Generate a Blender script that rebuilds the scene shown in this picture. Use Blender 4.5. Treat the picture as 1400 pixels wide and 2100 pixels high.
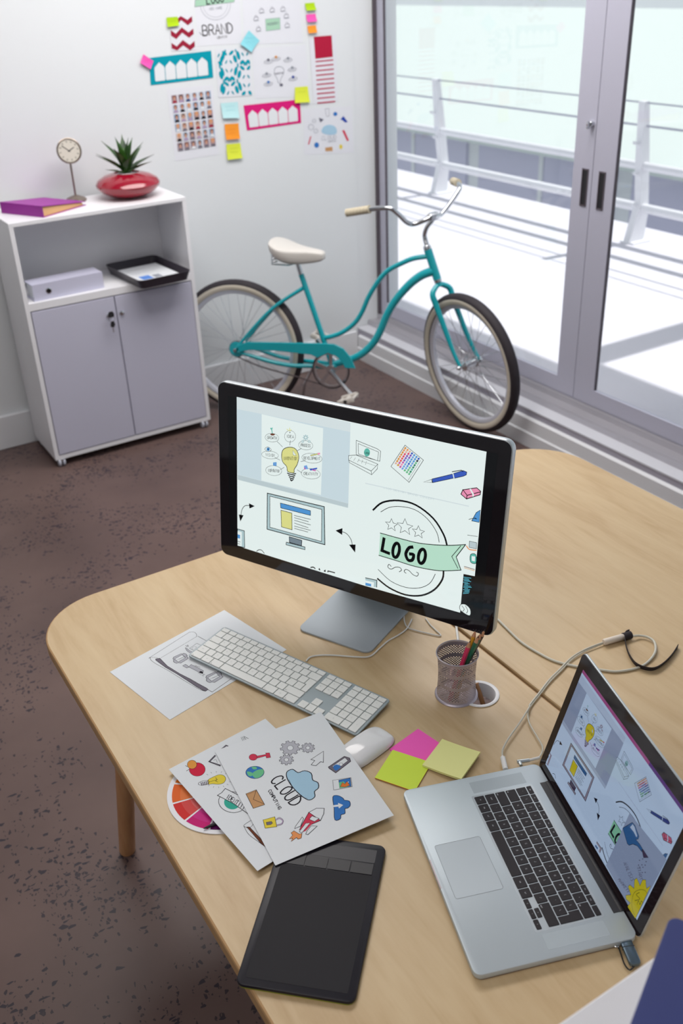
import bpy, math, random
from math import sin, cos, pi, radians as rad
from mathutils import Vector as V, Matrix
from mathutils.geometry import tessellate_polygon
G = {'cam': [[0.8486, 0.2866, -0.4446, -0.5277, 0.4006, -0.749, -0.0366, 0.8703, 0.4912], 1.96209, 1979.20394], 'lap': {'o': [0.6816, 0.9858, 0.725], 'th': -1.89728, 'tilt': 0.25999, 'hv': 0.24856, 'hz': 0.01062, 'tpv': 0.01594, 'kbv': 0.11109, 'kbh': 0.10299, 'kbw': 0.26655, 'aw': 0.16187, 'bz': 0.01624}, 'mon': {'o': [0.8662, 1.4259, 1.0394], 'th': -1.1041, 'ti': 0.13032}, 'p1': {'o': [0.3817, 1.5969, 0.7256], 'th': 0.21663}, 'p2': {'o': [0.3708, 1.2628, 0.7335], 'th': 0.10089, 's': [0.2062, 0.2865]}, 'p3': {'o': [0.4274, 0.9695, 0.7355], 'th': -0.1062, 's': [0.2118, 0.2879]}, 'kb': [0.5335, 1.548, -1.1891], 'tb': [0.2835, 0.8238, -0.7552, 0.1708, 0.2746], 'gr': [0.6657, 1.0464, -1.0288], 'ye': [0.7504, 1.0217, -1.1225], 'pk': [0.7275, 1.0917, 0.1949], 'cw': [0.4354, 1.1703, 0.0995], 'cwa': [137.7, 167.8, -163.0, -131.7], 'sty': [[0.3663, 1.1075, 0.731], [0.3944, 1.1052, 0.731]], 'bike': {'hR': [1.991, 4.273, 0.334], 'fw': [0.6488, -0.761, 0.0], 'up': [0.0531, 0.0453, 0.9976], 'nl': [0.7591, 0.6472, -0.0698], 'hF': [2.722, 3.379, 0.333], 'wF': [-0.0941, 0.001, 0.9956], 'fF': [-0.0105, -0.9999, 0.0], 'nF': [0.9955, -0.0104, 0.0941], 'tt': [[0.9409, 0.4775], [0.8762, 0.4662], [0.817, 0.4408], [0.7601, 0.4095], [0.7207, 0.3699], [0.687, 0.3213], [0.6591, 0.2724], [0.6338, 0.214], [0.6052, 0.1667], [0.5699, 0.1308], [0.5248, 0.1001], [0.4794, 0.0815], [0.4371, 0.0705]], 'dt': [[0.9689, 0.4135], [0.9191, 0.394], [0.872, 0.36], [0.8245, 0.3109], [0.7824, 0.2555], [0.7489, 0.1938], [0.7211, 0.1253], [0.6897, 0.0679], [0.6452, 0.0182], [0.5938, -0.017], [0.5485, -0.035], [0.4895, -0.0599]], 'st': [[0.3339, 0.3722], [0.3458, 0.3081], [0.4356, 0.0678]], 'cs': [[-0.0003, -0.0079], [0.0935, -0.0301], [0.1868, -0.0521], [0.2864, -0.0639], [0.3855, -0.0626], [0.4508, -0.0639]], 'ss': [[0.3426, 0.308], [0.2089, 0.2214], [0.1111, 0.1282], [0.0019, 0.0059]], 'cg': [[0.0127, 0.0265], [0.0646, 0.0461], [0.1986, 0.0528], [0.3303, 0.0581], [0.4598, 0.0634], [0.5109, 0.0633], [0.5552, 0.0453], [0.5927, 0.0021], [0.6143, -0.0494], [0.5632, -0.0515], [0.5477, -0.02], [0.5162, 0.0058], [0.4779, 0.0174], [0.4256, -0.0103], [0.3935, 0.0031], [0.3284, 0.0065], [0.1965, 0.0109], [0.0757, 0.0061], [0.0206, -0.0082]], 'ring': [0.4862, -0.0712], 'arm': [0.5961, -0.1787], 'chain': [[-0.0108, -0.0429], [0.1199, -0.0784], [0.2995, -0.1162], [0.4112, -0.1426], [0.483, -0.156]], 'head': [[0.9402, 0.5083], [0.9877, 0.3767]], 'ht': [2.628, 3.5805, 0.8411], 'hb': [2.6518, 3.5385, 0.7097], 'stem': [[2.628, 3.5781, 0.844], [2.6281, 3.5946, 0.871], [2.6282, 3.6038, 0.9036], [2.6281, 3.5859, 0.9409], [2.6277, 3.5476, 0.977], [2.6276, 3.5436, 0.9923]], 'clamp': [2.6276, 3.5436, 0.9923], 'bars': [[-0.03, -0.0057, -0.0049], [-0.07, -0.0453, -0.0224], [-0.105, -0.0512, -0.0078], [-0.145, -0.0457, 0.03], [-0.18, -0.0473, 0.0633], [-0.195, -0.06, 0.0735], [-0.215, -0.0894, 0.0737], [-0.245, -0.1351, 0.0686], [-0.3, -0.236, 0.05]], 'sad': {'n': [0.4565, 0.4743], 'rt': [0.1955, 0.5192], 'rb': [0.1833, 0.4688], 'b': [0.2973, 0.4324]}, 'ped2': [0.3715, 0.0488]}, 'cab1': [[1.1437, 1.3018, 0.728], [1.142, 1.2812, 0.728], [1.1363, 1.2426, 0.728], [1.1308, 1.1965, 0.728], [1.1347, 1.154, 0.728], [1.1446, 1.1113, 0.728], [1.1688, 1.0731, 0.728], [1.2016, 1.0372, 0.728], [1.2232, 1.0171, 0.728], [1.2627, 1.0032, 0.728], [1.2956, 1.0047, 0.728], [1.3276, 1.0163, 0.731], [1.351, 1.0395, 0.731], [1.353, 1.0583, 0.731], [1.3433, 1.072, 0.731], [1.3311, 1.076, 0.733], [1.3118, 1.0865, 0.733]], 'adp': [[1.3118, 1.0865, 0.733], [1.2642, 1.0963, 0.733]], 'cab2': [[1.2662, 1.0981, 0.731], [1.2194, 1.1021, 0.731], [1.1771, 1.098, 0.731], [1.1342, 1.0843, 0.731], [1.0926, 1.071, 0.731], [1.0517, 1.0535, 0.731], [1.012, 1.0366, 0.731], [1.005, 1.0298, 0.734], [0.9599, 1.0064, 0.734], [0.9201, 0.9881, 0.734], [0.8902, 0.9707, 0.734], [0.8771, 0.9551, 0.734]], 'cab3': [[1.2656, 1.0972, 0.729], [1.2192, 1.0997, 0.729], [1.1764, 1.095, 0.729], [1.134, 1.0811, 0.729], [1.0925, 1.0679, 0.729], [1.0521, 1.0511, 0.729], [1.0125, 1.0343, 0.729], [0.9937, 1.0211, 0.731], [0.9776, 0.9985, 0.731], [0.9645, 0.9618, 0.731], [0.9544, 0.9372, 0.731], [0.9345, 0.9231, 0.731], [0.9187, 0.9265, 0.731]], 'plug1': [[0.8771, 0.9551, 0.734], [0.862, 0.9296, 0.734]], 'plug2': [[0.8939, 0.933, 0.733], [0.9123, 0.9247, 0.733], [0.9313, 0.9197, 0.733]], 'strap': [[1.3328, 1.0919, 0.725], [1.3191, 1.0885, 0.725], [1.2937, 1.0603, 0.725], [1.2748, 1.029, 0.725], [1.269, 1.005, 0.725], [1.2816, 0.9841, 0.725], [1.3073, 0.9824, 0.725], [1.3453, 0.9914, 0.725], [1.3815, 1.0054, 0.725]], 'kcab': [[0.7298, 1.3966, 0.7275], [0.7443, 1.4038, 0.7275], [0.7656, 1.3961, 0.7275], [0.791, 1.3777, 0.7275], [0.8213, 1.3508, 0.7275], [0.8462, 1.3362, 0.7275], [0.8775, 1.347, 0.7275], [0.9068, 1.3582, 0.7275], [0.9343, 1.362, 0.7275], [0.9625, 1.3703, 0.7275], [0.9924, 1.3925, 0.7275]], 'cabA': [[0.9881, 1.4168, 0.7275], [0.9745, 1.3953, 0.7275], [0.9675, 1.3747, 0.7275], [0.9736, 1.358, 0.7275], [0.9877, 1.3359, 0.7275], [1.0076, 1.3099, 0.7275], [1.011, 1.3346, 0.7275], [1.0127, 1.3535, 0.7275], [1.0183, 1.3777, 0.7275]], 'cabB': [[1.0577, 1.3215, 0.728], [1.0461, 1.3045, 0.728], [1.0283, 1.2778, 0.728], [1.0186, 1.2653, 0.728]], 'usb': [[0.7869, 0.5817, 0.731], [0.7676, 0.5404, 0.731]], 'dow': [[0.9745, 1.1498, 0.726], [0.9823, 1.1352, 0.675]], 'ym': [-166.92678, -164.11332, -277.30016, 254.1004], 'fold': [[0.5736, 0.3765, 1.15], [0.5814, 0.3667, 1.15], [0.4597, 0.3195, 1.15]]}
POST = {'note_lime': {'c': [1.8894, 1.7796], 'q': [[-25.4, 17.6], [27.8, 18.9], [26.4, -17.0], [-28.7, -19.3]], 'bg': 'nl'}, 'chevron': {'c': [1.9312, 1.7314], 'q': [[-55.0, 72.5], [59.0, 69.4], [56.8, -72.7], [-60.8, -69.0]], 'bg': 'W'}, 'brand': {'c': [2.1171, 1.7944], 'q': [[-105.4, 121.5], [116.3, 123.1], [106.9, -123.5], [-118.0, -121.0]], 'bg': 'W'}, 'mind': {'c': [2.3938, 1.7881], 'q': [[-144.9, 128.8], [148.0, 128.3], [153.9, -134.1], [-157.0, -123.0]], 'bg': 'W'}, 'note_aqua': {'c': [2.2642, 1.6756], 'q': [[0.3, 47.7], [52.5, 1.7], [0.7, -43.3], [-53.6, -6.0]], 'bg': 'na'}, 'note_lime2': {'c': [2.5983, 1.8049], 'q': [[-27.7, 15.0], [23.9, 16.2], [28.7, -15.1], [-25.0, -16.0]], 'bg': 'nl'}, 'note_pink2': {'c': [2.601, 1.7571], 'q': [[-26.9, 15.9], [25.1, 16.9], [27.9, -16.1], [-26.1, -16.8]], 'bg': 'np'}, 'note_orange2': {'c': [2.6024, 1.7088], 'q': [[-23.8, 15.3], [23.8, 16.3], [23.8, -15.3], [-23.8, -16.2]], 'bg': 'no'}, 'strip': {'c': [2.6622, 1.5256], 'q': [[-75.7, 144.4], [74.2, 150.1], [70.6, -146.4], [-69.1, -148.0]], 'bg': 'W'}, 'teal': {'c': [1.91, 1.5909], 'q': [[-151.0, 51.5], [154.8, 60.6], [153.3, -52.5], [-157.1, -59.6]], 'bg': 'c2'}, 'note_pink': {'c': [1.7459, 1.628], 'q': [[-10.3, 31.2], [33.1, 0.6], [10.8, -30.4], [-33.5, -1.5]], 'bg': 'np'}, 'damask': {'c': [2.1723, 1.5505], 'q': [[-85.4, 105.9], [91.6, 99.9], [86.1, -106.0], [-92.4, -100.0]], 'bg': 'W'}, 'bulb': {'c': [2.4198, 1.5333], 'q': [[-146.4, 112.9], [144.3, 110.7], [151.1, -120.1], [-148.9, -103.5]], 'bg': 'W'}, 'note_yellow': {'c': [2.5262, 1.4252], 'q': [[-34.3, 35.7], [37.9, 35.1], [40.2, -37.3], [-43.9, -33.6]], 'bg': 'ny'}, 'pink': {'c': [2.3639, 1.3494], 'q': [[-156.7, 55.8], [153.0, 54.5], [152.7, -53.0], [-149.2, -57.5]], 'bg': 'P2'}, 'faces': {'c': [1.9416, 1.354], 'q': [[-114.6, 156.9], [115.6, 153.6], [112.8, -153.1], [-113.8, -157.4]], 'bg': 'W'}, 'note_cyan': {'c': [2.1324, 1.391], 'q': [[-44.5, 34.9], [44.9, 32.8], [42.4, -37.4], [-42.7, -30.5]], 'bg': 'na2'}, 'note_orange': {'c': [2.1334, 1.2965], 'q': [[-35.9, 36.0], [39.0, 33.0], [34.9, -36.0], [-37.8, -32.8]], 'bg': 'no'}, 'note_yellow2': {'c': [2.1343, 1.2066], 'q': [[-36.4, 36.0], [38.4, 33.2], [39.1, -35.3], [-41.0, -33.8]], 'bg': 'ny'}, 'cloud': {'c': [2.6745, 1.242], 'q': [[-141.2, 116.0], [143.5, 103.8], [147.7, -121.6], [-150.1, -98.0]], 'bg': 'W'}}
ART = {
'MON': '''F|W|0.6|-274.9,169.5,276.6,167.6,276.9,-79.3,254,-81.1,254.1,-164.1,44.8,-168.9,-277.3,-166.9
F|w1|0.6|-274.9,169.5,-4.1,166.8,-4.1,148.3,-274.9,143.8
F|w3|0.6|-274.9,143.8,-4.1,148.3,-2.6,0.2,-275.1,0.1
F|w2|0.6|-274.8,-0.3,-2.6,-0,-3,-9.2,-274.9,-11.5
F|W|0.6|-212.4,144.6,-65.3,143.7,-66.8,3.1,-213.5,0.7
G|Y|0.6|-163,67.7,-158.4,81,-143.1,88.6,-128.6,87.3,-121.2,74.2,-124.5,56.3,-131.8,43.6,-132.5,35.9,-147.4,35.1,-150.4,45.7,-160.1,53.5
D|K|1.3|-163,67.7,-158.4,81,-143.1,88.6,-128.6,87.3,-121.2,74.2,-124.5,56.3,-131.8,43.6,-132.5,35.9,-147.4,35.1,-150.4,45.7,-160.1,53.5
T|K|2.2|-148.5,31.6,-138.9,30.8,-127.8,35.3
T|K|2.2|-145.9,27.7,-138.9,26.3,-129.7,30.6
T|K|2.2|-143.4,23.8,-138.8,21.8,-131.6,25.9
T|K|2.2|-140.8,19.8,-138.8,17.3,-133.5,21.3
S|K|1|-138.8,19.5,-137.6,16
F|W|0.6|-136,83.3,-135,73.7,-127,73.7
C|K|0.6|-136,83.3,-135,73.7,-127,73.7
X|K|0.7|-158.1,58.1,-125.5,64.7,-158.2,65|INNOVATION
D|K|0.6|-169.9,101.6,-172,97.4,-177,93.7,-184,91.1,-191.6,90.2,-198.2,91.2,-202.6,93.9,-203.8,97.8,-201.6,102,-196.5,105.7,-189.5,108.3,-182,109.1,-175.4,108.1,-171.1,105.4
X|K|0.7|-198.7,94.8,-174.9,98.2,-198.7,100.7|GROWTH
S|K|0.8|-174,94.2,-160.7,85.4
D|K|0.6|-129.6,113,-131.5,107.5,-135.6,102.8,-141.1,99.8,-147,99.2,-152.1,101,-155.3,104.8,-156.1,110,-154.2,115.5,-150,120.2,-144.5,123.1,-138.6,123.8,-133.6,122,-130.4,118.1
X|K|0.7|-151.6,107.3,-133.9,109.4,-151.7,113.1|IDEA
S|K|0.8|-141.8,102.7,-143.1,92.8
D|K|0.6|-88.5,102.3,-90.5,97.9,-95.4,93.9,-102.4,91.3,-109.8,90.4,-116.4,91.5,-120.8,94.4,-122,98.4,-119.9,102.9,-114.9,106.8,-108,109.5,-100.5,110.3,-94,109.2,-89.7,106.3
X|K|0.7|-116.6,95.6,-93.7,98.9,-116.7,101.4|PROCESS
S|K|0.8|-115.4,91.7,-125.8,84.2
D|K|0.6|-170.8,64.2,-173.2,60.3,-179.3,56.7,-187.8,54,-197.1,52.9,-205.3,53.5,-210.8,55.7,-212.4,59.1,-209.9,63,-203.7,66.6,-195.2,69.2,-185.9,70.4,-177.8,69.7,-172.4,67.5
X|K|0.7|-202.4,56.8,-180.6,60,-202.4,62.8|VISION
S|K|0.8|-179.5,58.7,-166.6,55.8
D|K|0.6|-66.3,79.4,-69,74.6,-75.9,70.2,-85.6,67.1,-96.2,65.7,-105.6,66.6,-111.9,69.4,-113.8,73.6,-111,78.4,-104,82.8,-94.3,85.9,-83.7,87.2,-74.5,86.3,-68.2,83.5
X|K|0.7|-109.5,69.9,-70.4,76.8,-109.6,75.7|DEVELOPMENT
S|K|0.8|-105.3,68.3,-116.3,63.5
D|K|0.6|-162.3,32.2,-164.7,27.2,-170.7,22.6,-178.9,19.4,-187.8,18.2,-195.7,19.3,-200.8,22.4,-202.3,27,-199.7,32.1,-193.7,36.6,-185.4,39.8,-176.5,40.9,-168.8,39.8,-163.7,36.7
X|K|0.7|-196.6,23.9,-167.8,28.8,-196.6,29.9|INSPIRATION
S|K|0.8|-165.6,35.3,-156.6,42.3
D|K|0.6|-69.4,46,-72.1,40.9,-78.6,36.1,-87.9,32.8,-98,31.4,-106.9,32.4,-112.8,35.5,-114.6,40.1,-111.9,45.3,-105.2,50.1,-95.9,53.4,-85.9,54.7,-77.1,53.6,-71.2,50.6
X|K|0.7|-108.9,36.8,-74.9,43,-109,42.7|CREATIVITY
S|K|0.8|-113.1,40.3,-124.3,44
G|N|0.6|-179.7,108,-180.3,106.9,-181.8,105.8,-184.1,104.9,-186.6,104.4,-188.9,104.4,-190.5,104.8,-191.1,105.7,-190.5,106.8,-188.9,107.8,-186.6,108.7,-184.1,109.2,-181.9,109.2,-180.3,108.8
T|E|2|-186,109.6,-187.4,116.7,-186,120.6
G|E|0.6|-187,116.8,-188.5,116.4,-190.1,117.1,-191,118.5,-190.7,119.8,-189.2,120.2,-187.5,119.5,-186.6,118.1
S|Y|1.5|-150.5,125.2,-146.3,122.4
S|Y|1.5|-143.6,128.9,-144.6,123.9
S|Y|1.5|-140.2,126,-143.5,122.5
F|K|0.6|-144.6,120.3,-141.8,120.9,-143.1,117.5
F|g|0.6|-100.8,118.5,-98.6,119,-98.5,117.1,-100.7,116.7,-101.3,115.2,-99.7,114.2,-101.3,112.5,-102.8,113.6,-104.4,112.7,-104.3,110.7,-106.5,110.3,-106.5,112.2,-108,112.5,-109.6,110.8,-111.1,111.8,-109.6,113.5,-110.3,114.7,-112.5,114.3,-112.5,116.2,-110.3,116.6,-109.7,118.1,-111.3,119.1,-109.8,120.8,-108.2,119.7,-106.7,120.6,-106.7,122.5,-104.5,123,-104.5,121,-103,120.8,-101.5,122.5,-99.9,121.4,-101.4,119.8
G|W|0.6|-103.4,117.1,-104,115.6,-105.5,114.8,-107,115,-107.6,116.2,-107,117.7,-105.5,118.5,-104,118.3
F|g|0.6|-109.8,108.1,-108.7,108.4,-108.6,107.3,-109.7,107.1,-110.1,106.3,-109.3,105.7,-110.1,104.8,-110.9,105.3,-111.8,104.9,-111.8,103.9,-112.9,103.6,-113,104.6,-113.8,104.7,-114.6,103.9,-115.5,104.5,-114.7,105.3,-115.1,106,-116.2,105.8,-116.2,106.8,-115.1,107.1,-114.7,107.9,-115.5,108.4,-114.7,109.3,-113.9,108.8,-113.1,109.3,-113.1,110.3,-111.9,110.5,-111.9,109.5,-111,109.4,-110.2,110.2,-109.4,109.7,-110.1,108.8
G|W|0.6|-111.3,107.3,-111.6,106.5,-112.4,106.1,-113.2,106.2,-113.6,106.8,-113.2,107.6,-112.4,108.1,-111.6,108
F|g|0.6|-94.6,111.3,-93.5,111.5,-93.5,110.4,-94.6,110.2,-94.9,109.4,-94.1,108.9,-94.9,107.9,-95.7,108.5,-96.6,108,-96.6,107,-97.7,106.8,-97.8,107.7,-98.6,107.9,-99.4,107,-100.2,107.6,-99.5,108.4,-99.8,109.1,-100.9,108.9,-101,109.9,-99.9,110.2,-99.5,111,-100.3,111.5,-99.5,112.4,-98.7,111.9,-97.9,112.4,-97.9,113.4,-96.7,113.6,-96.7,112.6,-95.8,112.5,-95.1,113.3,-94.2,112.8,-95,111.9
G|W|0.6|-96.1,110.4,-96.4,109.6,-97.2,109.2,-98,109.3,-98.4,110,-98,110.7,-97.2,111.2,-96.4,111.1
G|W|0.6|-204.7,71.8,-196.7,77.9,-188.1,73.5,-196.7,68
D|K|0.8|-204.7,71.8,-196.7,77.9,-188.1,73.5,-196.7,68
G|B|0.6|-192.1,73.9,-192.5,72.2,-193.6,70.7,-195.2,69.7,-197,69.3,-198.6,69.7,-199.7,70.7,-200.1,72.3,-199.7,74,-198.6,75.5,-197,76.5,-195.2,76.9,-193.6,76.5,-192.5,75.5
G|K|0.6|-194.7,73.4,-195.1,72.3,-196.1,71.6,-197.1,71.8,-197.5,72.8,-197.1,73.9,-196.1,74.6,-195.1,74.4
F|Y|0.6|-93.3,82.6,-71.9,91.5,-71.3,89.2,-92.7,80.3
C|K|0.5|-93.3,82.6,-71.9,91.5,-71.3,89.2,-92.7,80.3
F|P|0.6|-77.2,89.9,-71.4,92.1,-70.7,88.8,-76.1,86.7
F|B|0.6|-183.7,47.1,-175.1,49.7,-175.1,41.5,-183.7,40.3
F|b|0.6|-181.7,46.3,-177.1,47.3,-177.1,43.5,-181.7,42.5
F|b|0.6|-108.7,56.1,-101.6,59.3,-98.1,51.8,-106.3,49.2
F|p|0.6|-108.6,52.4,-106.4,53.4,-104.1,49.7,-106.9,48.8
F|D|0.6|-95.4,52.4,-77,59.4,-76.9,56.5,-92.6,49.6
F|p|0.6|-88.6,53.2,-80.4,53.3,-79.5,51,-87.7,50.9
T|K|1.3|-267.1,-91.6,-263.9,-77.4,-256.2,-66.8,-244.1,-63.3
F|K|0.6|-245.5,-58.3,-230.5,-61.3,-244.1,-69.9
F|K|0.6|-272.6,-90.8,-260.1,-89.8,-268.8,-106.3
T|K|1.3|-15.7,-63.7,-3.4,-65.6,6.9,-75.5,10.9,-88.4
F|K|0.6|-29.7,-65.4,-13.8,-55.9,-14,-70.9
F|K|0.6|2.8,-88,17.9,-83.5,17.6,-101.4
F|g|0.6|-197.9,-24,-57.9,-20.2,-54.1,-103.4,-198.4,-106.1
C|K|1.8|-197.9,-24,-57.9,-20.2,-54.1,-103.4,-198.4,-106.1
F|W|0.6|-191.5,-29.1,-63.7,-27.5,-62.6,-98.4,-191.3,-99.8
C|K|1.2|-191.5,-29.1,-63.7,-27.5,-62.6,-98.4,-191.3,-99.8
F|B|0.6|-165,-38.2,-90.6,-37.1,-90.4,-47.3,-163.8,-48.8
C|K|1.2|-165,-38.2,-90.6,-37.1,-90.4,-47.3,-163.8,-48.8
F|Y|0.6|-163.4,-53.9,-136.1,-53.6,-135,-91,-161.6,-91.3
C|K|1.2|-163.4,-53.9,-136.1,-53.6,-135,-91,-161.6,-91.3
S|K|1.1|-130.3,-57.3,-90.2,-56.2
S|K|1.1|-129.7,-62.3,-95.1,-62.5
S|K|1.1|-129.6,-68.2,-89.9,-68.4
S|K|1.1|-129.5,-74.4,-95.4,-76
S|K|1.1|-129.4,-81.2,-89.6,-80.5
S|K|1.1|-129.3,-86.4,-95.7,-85.9
F|h|0.6|-142,-108.6,-110.3,-108.6,-110.9,-121.4,-141.2,-121.6
C|K|1.4|-142,-108.6,-110.3,-108.6,-110.9,-121.4,-141.2,-121.6
F|g|0.6|-149.1,-123.2,-102.4,-121.7,-102.2,-127.7,-149.6,-129.2
C|K|1.4|-149.1,-123.2,-102.4,-121.7,-102.2,-127.7,-149.6,-129.2
F|g|0.6|-276.4,-125.8,-258.3,-125.7,-257.7,-165.2,-263.3,-165.9,-277,-166.3
C|K|1.5|-276.4,-125.8,-258.3,-125.7,-257.7,-165.2,-263.3,-165.9,-277,-166.3
F|W|0.6|-276.2,-130.4,-265.1,-130.2,-265.5,-164.5,-276.7,-165.6
F|B|0.6|-276.3,-138.6,-269.8,-138.3,-269.9,-147.3,-276.4,-147.4
S|K|1|-276.5,-155.1,-269.4,-155.1
S|K|1|-276.6,-160.7,-270.1,-160.3
T|K|1.6|-225.8,-165.3,-220.3,-160.5,-212.8,-159.2,-205.8,-164.7
X|K|2.4|-117.7,-182,-30.9,-178.2,-113.6,-163.6|HOME
F|g|0.6|43.9,-150.4,70.4,-148.3,70.7,-163.8,44.7,-168.4
S|K|1.5|43.9,-150.4,70.4,-148.3,70.7,-163.8
F|W|0.6|44.2,-156,64.1,-154.8,63.8,-165,44.7,-166.8
F|B|0.6|44.4,-161.2,57.7,-160.3,58,-166.2,44.7,-166.8
F|W|0.6|10,134.5,55.8,127.2,64.3,123.7,63.4,103.4,14.4,105.5,11.3,104.9
C|K|0.9|10,134.5,55.8,127.2,64.3,123.7,63.4,103.4,14.4,105.5,11.3,104.9
F|W|0.6|14.6,128.9,59.9,121.2,58.4,103.4,16.1,108.2
C|K|0.8|14.6,128.9,59.9,121.2,58.4,103.4,16.1,108.2
G|E|0.6|41.3,116.5,40.8,112.8,39.2,109.5,36.6,107.4,33.7,106.7,31,107.8,29.1,110.3,28.2,113.8,28.7,117.5,30.4,120.8,32.9,122.9,35.8,123.5,38.5,122.5,40.5,120
X|K|0.6|30.1,111.8,40.2,112.1,29.9,115.5|LOGO
F|W|0.6|-5.5,100.1,11.3,104.9,59.5,96.7,46.2,79.7,-5.2,90.7
C|K|0.9|-5.5,100.1,11.3,104.9,59.5,96.7,46.2,79.7,-5.2,90.7
F|W|0.6|-4.4,90.9,45.7,79.6,47.3,72.4,-3.7,86.3
C|K|0.9|-4.4,90.9,45.7,79.6,47.3,72.4,-3.7,86.3
F|W|0.6|45.7,79.6,59.5,96.2,58.7,86.7,47.3,72.4
C|K|0.9|45.7,79.6,59.5,96.2,58.7,86.7,47.3,72.4
S|K|0.5|1.8,99.3,-2.7,93.4
S|K|0.5|10,99,6.2,92.5
S|K|0.5|18.3,98.6,15,91.5
S|K|0.5|26.5,98.3,23.8,90.6
S|K|0.5|34.7,97.9,32.5,89.7
S|K|0.5|16.8,95.6,54.7,92.1
F|W|0.6|115,146.4,154.8,125.5,128.2,75.3,87.9,98.3
C|K|0.9|115,146.4,154.8,125.5,128.2,75.3,87.9,98.3
S|K|0.5|149,124.2,125.5,78.4
F|t|0.6|114.7,142.9,118.6,142.6,117,138.7,113.1,139
F|o|0.6|119.6,140.5,123.5,140.1,121.8,136.2,117.9,136.5
F|k|0.6|124.4,138,128.3,137.7,126.6,133.7,122.7,134
F|D|0.6|129.2,135.5,133.1,135.2,131.4,131.2,127.5,131.5
F|B|0.6|134,133,137.9,132.7,136.2,128.8,132.4,129.1
F|B|0.6|138.8,130.6,142.7,130.3,141,126.3,137.2,126.6
F|D|0.6|143.6,128.1,147.4,127.8,145.8,123.8,142,124.1
F|o|0.6|112.3,138.2,116.2,137.9,114.5,133.9,110.6,134.2
F|k|0.6|117.1,135.7,121,135.4,119.3,131.4,115.4,131.7
F|R|0.6|121.9,133.2,125.8,132.9,124.1,128.9,120.3,129.2
F|V|0.6|126.7,130.7,130.6,130.4,129,126.5,125.1,126.8
F|b|0.6|131.6,128.3,135.4,128,133.8,124,129.9,124.3
F|B|0.6|136.4,125.8,140.2,125.5,138.6,121.5,134.7,121.8
F|n|0.6|141.2,123.3,145,123,143.4,119.1,139.5,119.4
F|t|0.6|109.8,133.4,113.7,133.1,112,129.1,108.1,129.4
F|R|0.6|114.6,130.9,118.5,130.6,116.8,126.6,112.9,126.9
F|V|0.6|119.5,128.4,123.4,128.1,121.7,124.1,117.8,124.4
F|V|0.6|124.3,126,128.2,125.7,126.5,121.7,122.6,122
F|B|0.6|129.1,123.5,133,123.2,131.3,119.2,127.5,119.5
F|B|0.6|133.9,121,137.8,120.7,136.2,116.7,132.3,117
F|l|0.6|138.7,118.6,142.6,118.3,141,114.3,137.1,114.6
F|t|0.6|107.3,128.6,111.2,128.3,109.5,124.3,105.6,124.6
F|R|0.6|112.1,126.1,116,125.8,114.4,121.8,110.4,122.1
F|V|0.6|117,123.6,120.9,123.3,119.2,119.3,115.3,119.6
F|b|0.6|121.8,121.2,125.7,120.9,124,116.9,120.1,117.2
F|B|0.6|126.7,118.7,130.5,118.4,128.9,114.4,125,114.7
F|b|0.6|131.5,116.2,135.4,115.9,133.7,111.9,129.8,112.2
F|e|0.6|136.3,113.8,140.2,113.5,138.5,109.5,134.7,109.7
F|o|0.6|104.8,123.8,108.7,123.5,107,119.5,103.1,119.8
F|r|0.6|109.6,121.3,113.6,121,111.9,117,107.9,117.3
F|V|0.6|114.5,118.8,118.4,118.5,116.7,114.5,112.8,114.8
F|b|0.6|119.3,116.4,123.3,116.1,121.6,112,117.7,112.3
F|D|0.6|124.2,113.9,128.1,113.6,126.4,109.6,122.5,109.9
F|b|0.6|129,111.4,132.9,111.1,131.3,107.1,127.4,107.4
F|e|0.6|133.9,108.9,137.7,108.7,136.1,104.6,132.2,104.9
F|t|0.6|102.3,119,106.2,118.7,104.5,114.6,100.6,114.9
F|r|0.6|107.1,116.5,111.1,116.2,109.4,112.1,105.4,112.4
F|p|0.6|112,114,115.9,113.7,114.2,109.7,110.3,110
F|b|0.6|116.9,111.5,120.8,111.2,119.1,107.2,115.2,107.5
F|B|0.6|121.7,109,125.6,108.8,124,104.7,120,105
F|l|0.6|126.6,106.6,130.5,106.3,128.8,102.3,124.9,102.5
F|E|0.6|131.4,104.1,135.3,103.8,133.6,99.8,129.7,100.1
F|t|0.6|99.7,114.1,103.7,113.8,102,109.8,98,110.1
F|p|0.6|104.6,111.6,108.6,111.3,106.9,107.3,102.9,107.6
F|P|0.6|109.5,109.2,113.4,108.9,111.7,104.8,107.8,105.1
F|b|0.6|114.4,106.7,118.3,106.4,116.6,102.3,112.7,102.6
F|b|0.6|119.2,104.2,123.2,103.9,121.5,99.9,117.6,100.1
F|l|0.6|124.1,101.7,128,101.4,126.3,97.4,122.4,97.7
F|e|0.6|128.9,99.3,132.8,99,131.2,94.9,127.3,95.2
F|k|0.6|97.2,109.3,101.2,109,99.4,104.9,95.5,105.2
F|t|0.6|102.1,106.8,106.1,106.5,104.3,102.4,100.4,102.7
F|p|0.6|107,104.3,110.9,104,109.2,99.9,105.3,100.2
F|b|0.6|111.9,101.8,115.8,101.5,114.1,97.5,110.2,97.7
F|l|0.6|116.7,99.3,120.7,99.1,119,95,115.1,95.3
F|l|0.6|121.6,96.9,125.5,96.6,123.9,92.5,119.9,92.8
F|l|0.6|126.5,94.4,130.4,94.1,128.7,90.1,124.8,90.3
F|D|0.6|175.1,92.9,215.7,111.9,219.1,104.8,176.8,86
C|K|1|175.1,92.9,215.7,111.9,219.1,104.8,176.8,86
F|D|0.6|216.8,112.8,235.4,123,242.8,121.7,242.4,116.3,236.4,112.1,219.8,104.5
C|K|1|216.8,112.8,235.4,123,242.8,121.7,242.4,116.3,236.4,112.1,219.8,104.5
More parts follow.
